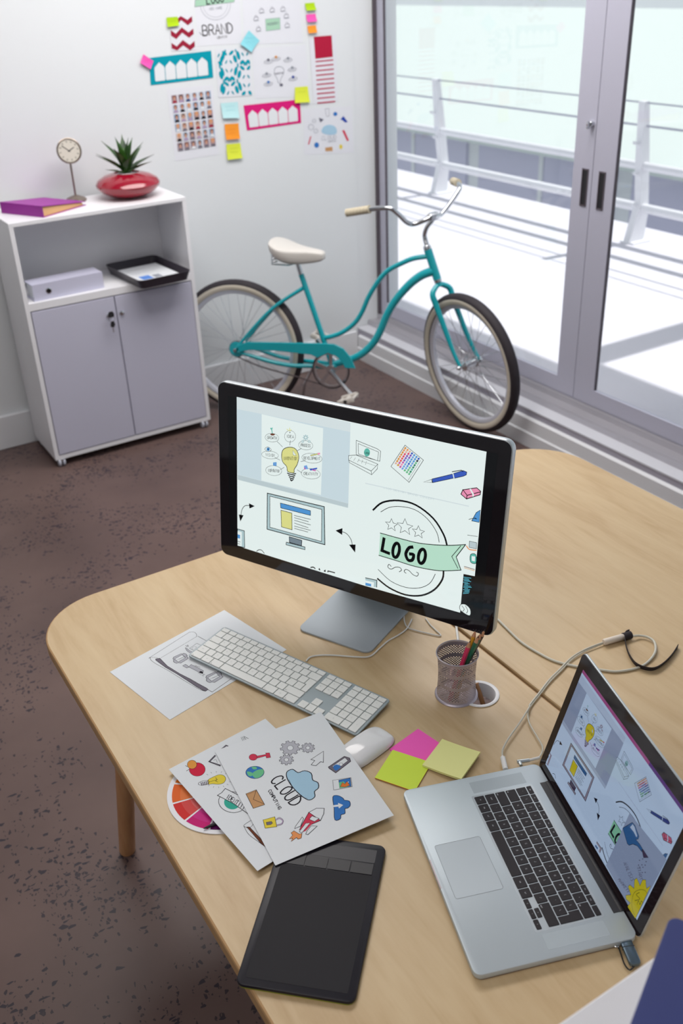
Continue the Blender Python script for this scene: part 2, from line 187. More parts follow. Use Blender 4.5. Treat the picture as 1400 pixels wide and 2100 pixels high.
F|W|0.6|157.9,82.8,174,91.8,176,86.3
C|K|0.8|157.9,82.8,174,91.8,176,86.3
S|K|1.4|214.2,116,232,122.9,235.6,120.8
F|W|0.6|215.2,112.2,217,113.1,220,104.5,218.2,103.7
F|P|0.6|238.2,86.2,264.7,96.2,273,91.5,272.5,84.6,247,70.2,235.3,76.9
C|K|1.5|238.2,86.2,264.7,96.2,273,91.5,272.5,84.6,247,70.2,235.3,76.9
S|K|1.5|235.3,76.9,238.2,86.2,247.5,77.5,273.1,90.4
S|K|1.5|247.5,77.5,247,70.2
F|W|0.6|250.9,90.7,253.7,91.9,260.7,82.9,260.6,78.4,258.2,77.4,257.3,82.1
X|w2|0.45|75.1,50.8,183,51.8,74.9,54.3|LOGO DESIGN BRAND CONCEPT
F|w1|0.6|34.2,53.2,252.7,58.4,252.9,56.1,34.3,50.8
T|K|3.6|54.3,0.6,74.2,21.4,108.7,33.8,145.7,33.4,183.4,15.6,207.1,-11.3,215.9,-31.6
T|K|1.2|71.5,0.8,89.7,14.9,114.3,22.6,143.9,23.5,171.6,11.5,192.6,-10.4,199.4,-29.6
T|K|3.6|213,-84.4,212.1,-104.2,197.1,-131.1,171.1,-151.5,136.2,-160.8,99.7,-156.4,72,-144
T|K|1.2|196.5,-97.7,186.4,-120.5,165.1,-136.9,135.2,-144.5,101.4,-140.5,72.2,-123.4
F|m|0.6|72.6,-44.2,116,-43.8,160.8,-42.3,213.6,-32.2,253.2,-19.9,236.5,-49.9,248.6,-74.2,203.6,-88.3,154.5,-93.7,108.9,-92.8,72.1,-91.8
T|K|1.6|72.6,-43.7,116,-43.8,160.8,-42.3,213.6,-32.2,253.2,-19.9
T|K|1.6|72.1,-92.3,108.9,-92.8,154.5,-93.7,203.6,-88.3,248.6,-74.2
S|K|1.6|253.2,-19.9,236.5,-49.9,248.6,-74.2
S|K|1.3|243.8,-25.2,227.6,-51.6,242,-72.4
C|K|1|95.6,-7.3,99.8,-15.4,109.3,-15.5,102.4,-21.9,105.2,-30.6,96.7,-26.4,88.8,-31.7,90.5,-22.6,82.9,-17.2,92.4,-15.8
C|K|1|124.5,0.1,129.9,-10.5,142.2,-10.7,133.4,-18.9,137,-30.2,126.1,-24.7,115.9,-31.6,118.1,-19.9,108.2,-12.8,120.5,-11.1
C|K|1|153.9,-7.1,158.1,-15.2,167.5,-15.3,160.8,-21.7,163.7,-30.4,155.3,-26.2,147.5,-31.5,149.1,-22.5,141.5,-17,150.9,-15.7
S|K|6.6|81.6,-53,78.5,-80,94.6,-81.8
D|K|6.6|116.6,-70,115.3,-76.9,113,-82.6,109.9,-86,106.8,-86.4,104.2,-83.8,102.7,-78.6,102.6,-71.9,103.8,-65.1,106.2,-59.4,109.2,-56,112.3,-55.6,114.9,-58.2,116.4,-63.4
T|K|6.6|144.3,-54.6,136.6,-58.7,131,-73,136.8,-84.3,145.7,-81.8,147.9,-70.3,139.9,-70.5
D|K|6.6|172.9,-67.3,171.8,-74.1,169.4,-79.7,166.3,-83.1,163,-83.6,160.3,-81,158.6,-75.9,158.4,-69.3,159.6,-62.6,161.9,-57,165.1,-53.7,168.3,-53.2,171,-55.8,172.7,-60.8
T|K|1.3|100.8,-108.4,95.5,-105.4,93.8,-112.2,101.1,-114.4,110.3,-107.5,119.9,-105.5,124,-109.9,119.2,-115
T|K|1.3|134.4,-113.9,129.9,-111.2,132.7,-106.1,140.3,-106.4,149.5,-112.5,158.4,-113,160.9,-106.7,156.6,-105
F|B|0.6|275.8,55.4,275.8,31,261,30.2,268.4,48.6
C|K|1|275.8,55.4,275.8,31,261,30.2,268.4,48.6
T|K|1|255.1,31.5,263.9,36,270.3,36.4,266,37.7
S|K|0.8|255.2,0.1,275.1,2.4
F|w2|0.6|260.1,-11,274.7,-10.3,275.4,-22.6,260.8,-23.5
C|K|0.8|260.1,-11,274.7,-10.3,275.4,-22.6,260.8,-23.5
T|o|2|255.3,-22.1,261.6,-27.5,275.4,-25.6
G|E|0.6|264.9,-37.3,275.1,-34.4,277.2,-51.7,266.2,-52.3
D|K|1|264.9,-37.3,275.1,-34.4,277.2,-51.7,266.2,-52.3
F|W|0.6|267.4,-39.6,274.3,-38.7,274.6,-48.8,268.3,-48.9
S|N|1.2|254.4,-64.8,275.6,-65.2
S|t|1|254.7,-67.6,275.9,-67.8
S|c|1.2|254.5,-87,270.3,-84.8
S|c|1.2|256.9,-89,265.8,-88.6
S|c|1.2|256.2,-91.8,267.5,-90.5
S|c|1.2|257,-94.3,270.5,-92
S|c|1.2|255.3,-97.5,264.6,-96.2
S|c|1.2|258.1,-99.3,268.1,-97.6
S|c|1.2|258.1,-102,264.8,-101
S|c|1.2|257.2,-105,270.8,-101.6
S|c|1.2|256.7,-107.8,272.8,-103.5
S|c|1.2|259.3,-109.7,265.7,-108.1
S|c|1.2|256.4,-113.3,270,-109.2
S|c|1.2|259.9,-114.9,268.9,-112
S|c|1.2|257.6,-118.3,269.5,-114.2
S|c|1.2|257.2,-121.2,268.1,-117.1
G|W|0.6|254,-146.2,263.8,-142.6,274.5,-149.7,275.2,-163.2,263.1,-162,253.4,-156.3
D|K|1|254,-146.2,263.8,-142.6,274.5,-149.7,275.2,-163.2,263.1,-162,253.4,-156.3
T|K|1|257,-147.7,262.3,-153.5,259.3,-159.5
T|K|1|264,-145.5,269.6,-153.7,267.8,-160.5''',
'LAP': '''F|W|0|-161.874,-101.196,161.874,-101.196,161.874,101.196,-161.874,101.196
F|p|0|-161.874,95.1955,56.6558,95.1955,56.6558,101.196,-161.874,101.196
F|V|0|56.6558,95.1955,161.874,95.1955,161.874,101.196,56.6558,101.196
F|w1|0.34|-161.874,91,-8.3,89.9,-8,79.5,-161.874,76.5
F|w3|0.34|-161.874,76.5,-8,79.5,-4.7,-3.7,-161.874,-4.2
F|w2|0.34|-161.874,-4.4,-4.7,-3.8,-4.8,-9,-161.874,-10.7
F|W|0.34|-131.4,77.1,-44.2,76.8,-42.8,-2.2,-129.7,-3.8
G|Y|0.34|-100.8,34,-98.3,41.4,-89.4,45.7,-80.8,45,-76.2,37.7,-77.8,27.6,-82,20.5,-82.2,16.1,-91.1,15.7,-93,21.6,-98.9,26
D|K|0.73|-100.8,34,-98.3,41.4,-89.4,45.7,-80.8,45,-76.2,37.7,-77.8,27.6,-82,20.5,-82.2,16.1,-91.1,15.7,-93,21.6,-98.9,26
T|K|1.23|-91.7,13.7,-85.9,13.3,-79.4,15.8
T|K|1.23|-90,11.5,-85.9,10.7,-80.5,13.2
T|K|1.23|-88.5,9.3,-85.7,8.2,-81.5,10.5
T|K|1.23|-86.9,7.1,-85.7,5.7,-82.6,7.9
S|K|0.56|-85.7,6.9,-84.9,5
F|W|0.34|-85.1,42.8,-84.3,37.4,-79.6,37.4
C|K|0.34|-85.1,42.8,-84.3,37.4,-79.6,37.4
X|K|0.39|-97.8,28.6,-78.6,32.3,-98,32.5|INNOVATION
D|K|0.34|-105.5,53,-106.7,50.6,-109.6,48.5,-113.7,47.1,-118.2,46.6,-122.1,47.1,-124.7,48.6,-125.5,50.8,-124.3,53.2,-121.3,55.3,-117.2,56.7,-112.8,57.2,-108.9,56.6,-106.3,55.1
X|K|0.39|-122.4,49.1,-108.4,51.1,-122.5,52.4|GROWTH
S|K|0.45|-107.8,48.8,-99.8,43.9
D|K|0.34|-81.8,59.5,-82.8,56.4,-85.2,53.7,-88.4,52,-91.9,51.7,-94.9,52.7,-96.9,54.8,-97.5,57.7,-96.4,60.8,-94,63.5,-90.8,65.1,-87.3,65.5,-84.3,64.5,-82.4,62.3
X|K|0.39|-94.7,56.2,-84.3,57.4,-94.9,59.5|IDEA
S|K|0.45|-88.9,53.7,-89.5,48.1
D|K|0.34|-57.3,53.5,-58.4,51,-61.2,48.8,-65.3,47.3,-69.7,46.8,-73.6,47.4,-76.3,49,-77.1,51.3,-75.9,53.8,-73,56,-68.9,57.5,-64.5,58,-60.6,57.4,-58,55.8
X|K|0.39|-73.8,49.7,-60.3,51.6,-74,53|PROCESS
S|K|0.45|-73,47.5,-79.1,43.3
D|K|0.34|-105.4,32,-106.8,29.8,-110.3,27.8,-115.3,26.2,-120.8,25.6,-125.7,25.9,-129,27.1,-130,29.1,-128.6,31.2,-124.9,33.3,-119.9,34.8,-114.5,35.4,-109.6,35.1,-106.4,33.8
X|K|0.39|-124,27.8,-111.1,29.6,-124.1,31.1|VISION
S|K|0.45|-110.5,28.9,-102.8,27.3
D|K|0.34|-43.7,40.7,-45.3,38,-49.3,35.5,-55,33.7,-61.2,32.9,-66.8,33.4,-70.6,35,-71.8,37.4,-70.2,40.1,-66.1,42.5,-60.4,44.3,-54.2,45,-48.7,44.5,-44.9,43
X|K|0.39|-69.2,35.3,-46.1,39.2,-69.3,38.5|DEVELOPMENT
S|K|0.45|-66.7,34.4,-73.1,31.7
D|K|0.34|-99.8,14,-101.2,11.2,-104.7,8.6,-109.5,6.8,-114.7,6.1,-119.4,6.7,-122.5,8.4,-123.5,11,-122,13.9,-118.5,16.4,-113.7,18.2,-108.4,18.9,-103.8,18.3,-100.7,16.5
X|K|0.39|-120,9.3,-103,12.1,-120.1,12.7|INSPIRATION
S|K|0.45|-101.8,15.8,-96.6,19.7
D|K|0.34|-45,21.9,-46.5,19,-50.3,16.3,-55.8,14.5,-61.7,13.7,-67,14.2,-70.6,15.9,-71.7,18.5,-70.2,21.5,-66.3,24.2,-60.8,26,-54.9,26.8,-49.7,26.2,-46.2,24.5
X|K|0.39|-68.3,16.7,-48.2,20.2,-68.4,20|CREATIVITY
S|K|0.45|-70.8,18.6,-77.5,20.7
G|N|0.34|-111.4,56.6,-111.7,56,-112.6,55.3,-114,54.8,-115.4,54.5,-116.8,54.5,-117.8,54.8,-118.1,55.3,-117.8,55.9,-116.9,56.5,-115.5,57,-114,57.2,-112.7,57.2,-111.8,57
T|E|1.12|-115.2,57.5,-116.1,61.5,-115.3,63.6
G|E|0.34|-115.9,61.5,-116.8,61.3,-117.7,61.7,-118.3,62.5,-118.1,63.2,-117.2,63.4,-116.2,63,-115.7,62.2
S|Y|0.84|-94.4,66.3,-91.8,64.7
S|Y|0.84|-90.4,68.4,-90.9,65.6
S|Y|0.84|-88.3,66.8,-90.2,64.8
F|K|0.34|-90.8,63.5,-89.2,63.9,-89.9,62
F|g|0.34|-64.8,62.6,-63.5,62.9,-63.4,61.8,-64.7,61.6,-65.1,60.7,-64.1,60.2,-65,59.2,-65.9,59.8,-66.9,59.3,-66.8,58.2,-68.1,58,-68.1,59,-69,59.2,-69.9,58.3,-70.8,58.8,-70,59.8,-70.4,60.4,-71.7,60.2,-71.7,61.3,-70.4,61.5,-70.1,62.4,-71.1,62.9,-70.2,63.9,-69.2,63.3,-68.4,63.8,-68.4,64.8,-67.1,65.1,-67.1,64,-66.2,63.9,-65.3,64.8,-64.3,64.2,-65.2,63.3
G|W|0.34|-66.3,61.8,-66.7,61,-67.5,60.5,-68.4,60.6,-68.8,61.3,-68.5,62.1,-67.6,62.6,-66.7,62.5
F|g|0.34|-70,56.7,-69.3,56.9,-69.3,56.3,-69.9,56.2,-70.1,55.7,-69.6,55.4,-70.1,54.9,-70.6,55.2,-71.1,54.9,-71.1,54.4,-71.7,54.2,-71.8,54.8,-72.3,54.8,-72.8,54.4,-73.3,54.7,-72.8,55.2,-73.1,55.6,-73.7,55.4,-73.8,56,-73.1,56.2,-72.9,56.6,-73.4,56.9,-72.9,57.4,-72.4,57.1,-72,57.4,-72,58,-71.3,58.1,-71.2,57.5,-70.7,57.5,-70.3,57.9,-69.8,57.6,-70.2,57.1
G|W|0.34|-70.9,56.3,-71,55.8,-71.5,55.6,-72,55.7,-72.2,56,-72,56.5,-71.5,56.7,-71,56.7
F|g|0.34|-61,58.6,-60.4,58.7,-60.4,58.1,-61,57.9,-61.2,57.5,-60.7,57.2,-61.1,56.7,-61.6,57,-62.2,56.7,-62.1,56.1,-62.8,56,-62.9,56.5,-63.3,56.6,-63.8,56.1,-64.3,56.5,-63.9,56.9,-64.1,57.3,-64.7,57.2,-64.8,57.8,-64.1,57.9,-63.9,58.4,-64.4,58.7,-63.9,59.2,-63.5,58.9,-63,59.2,-63,59.7,-62.3,59.9,-62.3,59.3,-61.8,59.2,-61.4,59.7,-60.8,59.4,-61.3,58.9
G|W|0.34|-61.9,58.1,-62.1,57.6,-62.5,57.4,-63,57.4,-63.3,57.8,-63,58.2,-62.6,58.5,-62.1,58.4
G|W|0.34|-125.6,36.2,-121,39.6,-115.8,37.2,-120.8,34.1
D|K|0.45|-125.6,36.2,-121,39.6,-115.8,37.2,-120.8,34.1
G|B|0.34|-118.2,37.4,-118.4,36.4,-119,35.6,-120,35,-121,34.8,-122,35,-122.6,35.6,-122.9,36.5,-122.7,37.4,-122.1,38.3,-121.1,38.9,-120.1,39.1,-119.1,38.9,-118.5,38.3
G|K|0.34|-119.7,37.1,-119.9,36.5,-120.5,36.1,-121.1,36.2,-121.4,36.8,-121.2,37.4,-120.6,37.8,-120,37.7
F|Y|0.34|-59.8,42.4,-47.2,47.5,-46.9,46.2,-59.4,41.1
C|K|0.28|-59.8,42.4,-47.2,47.5,-46.9,46.2,-59.4,41.1
F|P|0.34|-50.4,46.6,-47,47.8,-46.5,46,-49.7,44.8
F|B|0.34|-112.8,22.4,-107.7,23.8,-107.6,19.2,-112.7,18.5
F|b|0.34|-111.6,21.9,-108.9,22.5,-108.8,20.3,-111.5,19.8
F|b|0.34|-68.5,27.5,-64.3,29.3,-62.1,25.1,-66.9,23.7
F|p|0.34|-68.4,25.4,-67.1,26,-65.6,23.9,-67.3,23.4
F|D|0.34|-60.5,25.5,-49.7,29.4,-49.6,27.8,-58.8,23.9
F|p|0.34|-56.5,25.9,-51.7,26,-51.1,24.7,-55.9,24.6
T|K|0.73|-159.9,-55.7,-158.2,-47.7,-153.9,-41.8,-146.7,-39.8
F|K|0.34|-147.6,-37,-138.7,-38.6,-146.6,-43.5
T|K|0.73|-11.4,-39.6,-4.1,-40.7,2.2,-46.2,4.8,-53.5
F|K|0.34|-19.6,-40.6,-10.4,-35.3,-10.3,-43.7
F|K|0.34|-0,-53.3,8.9,-50.7,9,-60.8
F|g|0.34|-120,-17.6,-37.1,-15.3,-33.5,-62,-118.9,-63.7
C|K|1.01|-120,-17.6,-37.1,-15.3,-33.5,-62,-118.9,-63.7
F|W|0.34|-116.1,-20.5,-40.4,-19.4,-38.6,-59.2,-114.8,-60.2
C|K|0.67|-116.1,-20.5,-40.4,-19.4,-38.6,-59.2,-114.8,-60.2
F|B|0.34|-100.3,-25.5,-56.2,-24.8,-55.9,-30.5,-99.4,-31.5
C|K|0.67|-100.3,-25.5,-56.2,-24.8,-55.9,-30.5,-99.4,-31.5
F|Y|0.34|-99.1,-34.4,-82.9,-34.2,-81.6,-55.2,-97.4,-55.4
C|K|0.67|-99.1,-34.4,-82.9,-34.2,-81.6,-55.2,-97.4,-55.4
S|K|0.62|-79.4,-36.2,-55.7,-35.5
S|K|0.62|-79,-39,-58.5,-39.1
S|K|0.62|-78.8,-42.3,-55.3,-42.4
S|K|0.62|-78.6,-45.8,-58.4,-46.7
S|K|0.62|-78.5,-49.6,-54.9,-49.2
S|K|0.62|-78.3,-52.6,-58.4,-52.2
F|h|0.34|-85.5,-65.1,-66.7,-65,-66.8,-72.2,-84.8,-72.4
C|K|0.78|-85.5,-65.1,-66.7,-65,-66.8,-72.2,-84.8,-72.4
F|g|0.34|-89.5,-73.3,-61.8,-72.4,-61.6,-75.7,-89.6,-76.7
C|K|0.78|-89.5,-73.3,-61.8,-72.4,-61.6,-75.7,-89.6,-76.7
F|g|0.34|-161.874,-74.9,-154.1,-74.9,-153.1,-97,-156.4,-97.4,-161.874,-97.7
F|W|0.34|-161.874,-77.5,-158.1,-77.4,-157.7,-96.7,-161.874,-97.3
F|B|0.34|-161.874,-82.1,-160.7,-81.9,-160.6,-87,-161.874,-87.1
T|K|0.9|-134.2,-97.1,-131,-94.3,-126.6,-93.6,-122.4,-96.7
F|g|0.34|25.4,-88.3,41,-87,41.5,-95.8,26.1,-98.4
S|K|0.84|25.4,-88.3,41,-87,41.5,-95.8
F|W|0.34|25.6,-91.4,37.4,-90.7,37.4,-96.4,26.1,-97.5
F|B|0.34|25.8,-94.3,33.7,-93.8,34,-97.1,26.1,-97.5
F|W|0.34|0.6,71.8,27.8,67.7,32.9,65.8,32.7,54.4,3.7,55.5,1.8,55.1
C|K|0.5|0.6,71.8,27.8,67.7,32.9,65.8,32.7,54.4,3.7,55.5,1.8,55.1
F|W|0.34|3.4,68.6,30.4,64.4,29.8,54.4,4.6,57
C|K|0.45|3.4,68.6,30.4,64.4,29.8,54.4,4.6,57
G|E|0.34|19.4,61.7,19.2,59.6,18.3,57.8,16.8,56.6,15.1,56.2,13.5,56.8,12.3,58.2,11.7,60.2,11.9,62.2,12.9,64.1,14.3,65.3,16,65.6,17.7,65.1,18.9,63.7
X|K|0.34|12.9,59,18.8,59.2,12.7,61.1|LOGO
F|W|0.34|-8,52.4,1.8,55.1,30.5,50.6,22.9,41,-7.7,47.1
C|K|0.5|-8,52.4,1.8,55.1,30.5,50.6,22.9,41,-7.7,47.1
F|W|0.34|-7.2,47.2,22.6,41,23.7,36.9,-6.7,44.7
C|K|0.5|-7.2,47.2,22.6,41,23.7,36.9,-6.7,44.7
F|W|0.34|22.6,41,30.5,50.3,30.2,45,23.7,36.9
C|K|0.5|22.6,41,30.5,50.3,30.2,45,23.7,36.9
S|K|0.28|-3.7,52,-6.3,48.6
S|K|0.28|1.2,51.8,-1,48.2
S|K|0.28|6.1,51.6,4.2,47.6
S|K|0.28|11,51.4,9.5,47.1
S|K|0.28|15.8,51.2,14.7,46.6
S|K|0.28|5.2,49.9,27.8,48
F|W|0.34|62.6,78.6,86.5,66.9,71.6,38.7,47.3,51.5
C|K|0.5|62.6,78.6,86.5,66.9,71.6,38.7,47.3,51.5
S|K|0.28|83.1,66.2,69.9,40.4
F|t|0.34|62.5,76.6,64.8,76.5,63.9,74.3,61.6,74.4
F|o|0.34|65.4,75.3,67.7,75.1,66.8,72.9,64.5,73
F|k|0.34|68.3,73.9,70.6,73.7,69.7,71.5,67.4,71.7
F|D|0.34|71.2,72.5,73.5,72.3,72.6,70.1,70.3,70.3
F|B|0.34|74.1,71.1,76.4,70.9,75.5,68.7,73.2,68.9
F|B|0.34|77,69.8,79.3,69.6,78.3,67.4,76.1,67.5
F|D|0.34|79.9,68.4,82.1,68.2,81.2,66,79,66.1
F|o|0.34|61.1,74,63.5,73.8,62.5,71.6,60.2,71.7
F|k|0.34|64,72.6,66.3,72.4,65.4,70.2,63.1,70.3
F|R|0.34|66.9,71.2,69.2,71,68.3,68.8,66,68.9
F|V|0.34|69.8,69.8,72.1,69.6,71.2,67.4,68.9,67.6
F|b|0.34|72.7,68.5,75,68.3,74.1,66,71.8,66.2
F|B|0.34|75.6,67.1,77.9,66.9,77,64.7,74.7,64.8
F|n|0.34|78.5,65.7,80.8,65.5,79.9,63.3,77.6,63.5
F|t|0.34|59.7,71.3,62.1,71.1,61.1,68.9,58.8,69
F|R|0.34|62.6,69.9,64.9,69.7,64,67.5,61.7,67.6
F|V|0.34|65.6,68.5,67.9,68.3,66.9,66.1,64.6,66.2
F|V|0.34|68.5,67.2,70.8,67,69.8,64.7,67.5,64.9
F|B|0.34|71.3,65.8,73.7,65.6,72.7,63.3,70.5,63.5
F|B|0.34|74.2,64.4,76.5,64.2,75.7,62,73.3,62.1
F|l|0.34|77.1,63,79.4,62.9,78.5,60.6,76.2,60.8
F|t|0.34|58.3,68.6,60.7,68.4,59.7,66.2,57.4,66.3
F|R|0.34|61.2,67.2,63.5,67,62.7,64.8,60.3,64.9
F|V|0.34|64.2,65.8,66.5,65.6,65.5,63.4,63.2,63.5
F|b|0.34|67,64.5,69.4,64.3,68.4,62,66.1,62.2
F|B|0.34|70,63.1,72.3,62.9,71.4,60.6,69.1,60.8
F|b|0.34|72.9,61.7,75.2,61.5,74.3,59.3,71.9,59.4
F|e|0.34|75.8,60.3,78.1,60.2,77.1,57.9,74.9,58
F|o|0.34|56.9,65.9,59.2,65.7,58.3,63.5,56,63.6
F|r|0.34|59.8,64.5,62.2,64.3,61.3,62.1,58.9,62.2
F|V|0.34|62.8,63.1,65.1,62.9,64.1,60.7,61.8,60.8
F|b|0.34|65.6,61.8,68,61.6,67.1,59.3,64.8,59.5
F|D|0.34|68.6,60.4,70.9,60.2,70,57.9,67.7,58.1
F|b|0.34|71.5,59,73.8,58.8,72.9,56.5,70.6,56.7
F|e|0.34|74.4,57.6,76.7,57.5,75.8,55.2,73.5,55.3
F|t|0.34|55.5,63.2,57.8,63,56.9,60.7,54.6,60.9
F|r|0.34|58.4,61.8,60.8,61.6,59.9,59.3,57.5,59.5
F|p|0.34|61.4,60.4,63.7,60.2,62.7,58,60.4,58.1
F|b|0.34|64.3,59,66.6,58.8,65.7,56.6,63.4,56.7
F|B|0.34|67.2,57.6,69.5,57.5,68.6,55.2,66.3,55.4
F|l|0.34|70.1,56.3,72.5,56.1,71.5,53.8,69.2,54
F|E|0.34|73,54.9,75.3,54.7,74.4,52.5,72.1,52.6
F|t|0.34|54.1,60.4,56.4,60.3,55.5,58,53.1,58.2
F|p|0.34|57,59,59.4,58.9,58.4,56.6,56.1,56.8
F|P|0.34|60,57.7,62.3,57.5,61.3,55.2,59,55.4
F|b|0.34|62.9,56.3,65.2,56.1,64.3,53.8,62,54
F|b|0.34|65.8,54.9,68.2,54.7,67.2,52.5,64.9,52.6
F|l|0.34|68.7,53.5,71.1,53.3,70.1,51.1,67.8,51.3
F|e|0.34|71.6,52.2,73.9,52,73.1,49.7,70.7,49.9
F|k|0.34|52.7,57.7,55,57.6,54,55.3,51.7,55.4
F|t|0.34|55.6,56.3,58,56.2,57,53.9,54.7,54
F|p|0.34|58.6,54.9,60.9,54.8,59.9,52.5,57.6,52.6
F|b|0.34|61.5,53.5,63.8,53.4,62.9,51.1,60.6,51.2
F|l|0.34|64.4,52.1,66.8,52,65.8,49.7,63.5,49.9
F|l|0.34|67.3,50.8,69.6,50.6,68.8,48.3,66.4,48.5
F|l|0.34|70.3,49.4,72.6,49.2,71.7,47,69.3,47.1
F|D|0.34|99.1,48.6,122.8,59.4,125,55.4,100.2,44.8
C|K|0.56|99.1,48.6,122.8,59.4,125,55.4,100.2,44.8
F|D|0.34|123.5,59.9,134.3,65.6,138.7,64.9,138.6,61.9,135.1,59.5,125.4,55.2
C|K|0.56|123.5,59.9,134.3,65.6,138.7,64.9,138.6,61.9,135.1,59.5,125.4,55.2
F|W|0.34|89.1,42.9,98.5,48,99.7,44.9
C|K|0.45|89.1,42.9,98.5,48,99.7,44.9
S|K|0.78|121.9,61.7,132.3,65.6,134.5,64.4
F|W|0.34|122.5,59.5,123.6,60.1,125.5,55.2,124.5,54.8
F|P|0.34|136.6,45,152.1,50.6,157.1,48,157,44.1,142.1,36,135,39.7
C|K|0.84|136.6,45,152.1,50.6,157.1,48,157,44.1,142.1,36,135,39.7
S|K|0.84|135,39.7,136.6,45,142.3,40.1,157.2,47.4
S|K|0.84|142.3,40.1,142.1,36
F|W|0.34|144.1,47.5,145.7,48.2,150,43.2,150,40.6,148.6,40.1,148,42.7
X|w2|0.25|40.5,24.8,104.5,25.6,40.4,26.8|LOGO DESIGN BRAND CONCEPT
F|w1|0.34|16.3,26.1,145.7,29.4,145.8,28.1,16.4,24.8
T|K|2.02|29,-3.4,40.5,8.3,60.7,15.3,82.7,15.2,105.3,5.2,119.8,-9.9,125.3,-21.3
T|K|0.67|39.2,-3.3,49.8,4.7,64.2,9,81.8,9.6,98.4,2.9,111.2,-9.4,115.5,-20.2
T|K|2.02|124.5,-50.9,124.3,-62,115.8,-77.2,100.8,-88.7,80.2,-94,58.5,-91.5,41.9,-84.6
T|K|0.67|114.9,-58.4,109.3,-71.2,97,-80.5,79.4,-84.8,59.3,-82.6,41.7,-73.1
F|m|0.34|40.6,-28.6,66.3,-28.3,92.9,-27.3,124,-21.6,147.2,-14.6,137.8,-31.5,145.4,-45.1,119,-53.1,90,-56.2,62.9,-55.8,41.1,-55.3
T|K|0.9|40.6,-28.3,66.3,-28.3,92.9,-27.3,124,-21.6,147.2,-14.6
T|K|0.9|41.1,-55.6,62.9,-55.8,90,-56.2,119,-53.1,145.4,-45.1
S|K|0.9|147.2,-14.6,137.8,-31.5,145.4,-45.1
S|K|0.73|141.8,-17.6,132.6,-32.5,141.5,-44.1
C|K|0.56|53.6,-7.8,56.3,-12.3,61.9,-12.4,57.9,-16,59.7,-20.9,54.6,-18.5,50,-21.5,50.9,-16.4,46.3,-13.4,51.9,-12.6
C|K|0.56|70.7,-3.6,74,-9.5,81.3,-9.6,76.2,-14.2,78.6,-20.6,72,-17.5,66.1,-21.4,67.2,-14.8,61.2,-10.9,68.5,-9.9
C|K|0.56|88.2,-7.6,90.8,-12.1,96.4,-12.2,92.5,-15.8,94.4,-20.7,89.3,-18.3,84.8,-21.3,85.6,-16.2,81,-13.2,86.6,-12.4
S|K|3.7|46.1,-33.5,44.7,-48.7,54.3,-49.6
D|K|3.7|67.1,-43,66.5,-46.9,65.2,-50.1,63.4,-52,61.6,-52.2,60,-50.8,59,-47.8,58.9,-44.1,59.5,-40.2,60.8,-37,62.5,-35.1,64.3,-34.9,65.9,-36.4,66.9,-39.3
T|K|3.7|83.3,-34.3,78.8,-36.6,75.7,-44.6,79.3,-51,84.6,-49.6,85.7,-43.1,80.9,-43.2
D|K|3.7|100.4,-41.4,99.9,-45.2,98.6,-48.3,96.8,-50.3,94.8,-50.5,93.2,-49.1,92.1,-46.2,91.9,-42.5,92.5,-38.8,93.8,-35.6,95.6,-33.7,97.5,-33.5,99.1,-34.9,100.2,-37.7
T|K|0.73|58.4,-64.6,55.2,-62.9,54.3,-66.7,58.7,-67.9,64,-64.1,69.7,-62.9,72.2,-65.4,69.4,-68.3
T|K|0.73|78.4,-67.6,75.7,-66.1,77.3,-63.2,81.8,-63.4,87.3,-66.8,92.6,-67.1,94,-63.5,91.4,-62.6
F|B|0.34|159.4,27.7,159.8,14,151,13.5,155.1,23.9
C|K|0.56|159.4,27.7,159.8,14,151,13.5,155.1,23.9
T|K|0.56|147.5,14.3,152.7,16.8,156.5,17,153.9,17.8
S|K|0.45|148.1,-3.4,159.9,-2.1
F|w2|0.34|151.2,-9.6,159.8,-9.2,160.5,-16.1,151.8,-16.6
C|K|0.45|151.2,-9.6,159.8,-9.2,160.5,-16.1,151.8,-16.6
T|o|1.12|148.5,-15.9,152.4,-18.9,160.5,-17.8
F|W|0.34|156,-25.7,160.1,-25.2,160.4,-30.8,156.7,-30.9
S|c|0.67|149.1,-52.3,158.5,-51.1
S|c|0.67|150.6,-53.4,155.9,-53.2
S|c|0.67|150.2,-55,156.9,-54.3
S|c|0.67|150.7,-56.4,158.7,-55.1
S|c|0.67|149.8,-58.2,155.3,-57.5
S|c|0.67|151.5,-59.2,157.4,-58.3
S|c|0.67|151.5,-60.7,155.5,-60.2
S|c|0.67|151,-62.4,159,-60.5
S|c|0.67|150.8,-64,160.2,-61.6
S|c|0.67|152.3,-65.1,156.1,-64.2
S|c|0.67|150.7,-67.1,158.7,-64.8
S|c|0.67|152.8,-68,158.1,-66.3
S|c|0.67|151.5,-69.9,158.5,-67.6
S|c|0.67|151.3,-71.5,157.7,-69.2
T|K|0.56|151.6,-86.4,154.8,-89.7,153.2,-93
T|K|0.56|155.7,-85.2,159.2,-89.8,158.2,-93.6
F|w3|0.6|63.6,8.4,162.1,20,159.2,-101.4,64.4,-97.5
F|B|0.6|63.7,-21.4,75.9,2.7,83.3,3.9,99.1,-1.4,99.8,-6.1,96.3,-10.6,107.3,-9.1,116.9,-9.7,116.1,-14.1,103.7,-15.5,94.5,-21.6,89.3,-29.7,84.6,-31
C|K|0.7|63.7,-21.4,75.9,2.7,83.3,3.9,99.1,-1.4,99.8,-6.1,96.3,-10.6,107.3,-9.1,116.9,-9.7,116.1,-14.1,103.7,-15.5,94.5,-21.6,89.3,-29.7,84.6,-31
F|w1|0.6|76,-7.1,78.2,1.4,83.6,1.5,95.7,-4.1,95.2,-7.2,86.1,-5.8
F|h|0.6|114.3,-11.5,117.2,-9.3,131.7,-9.1,123.8,-17.6
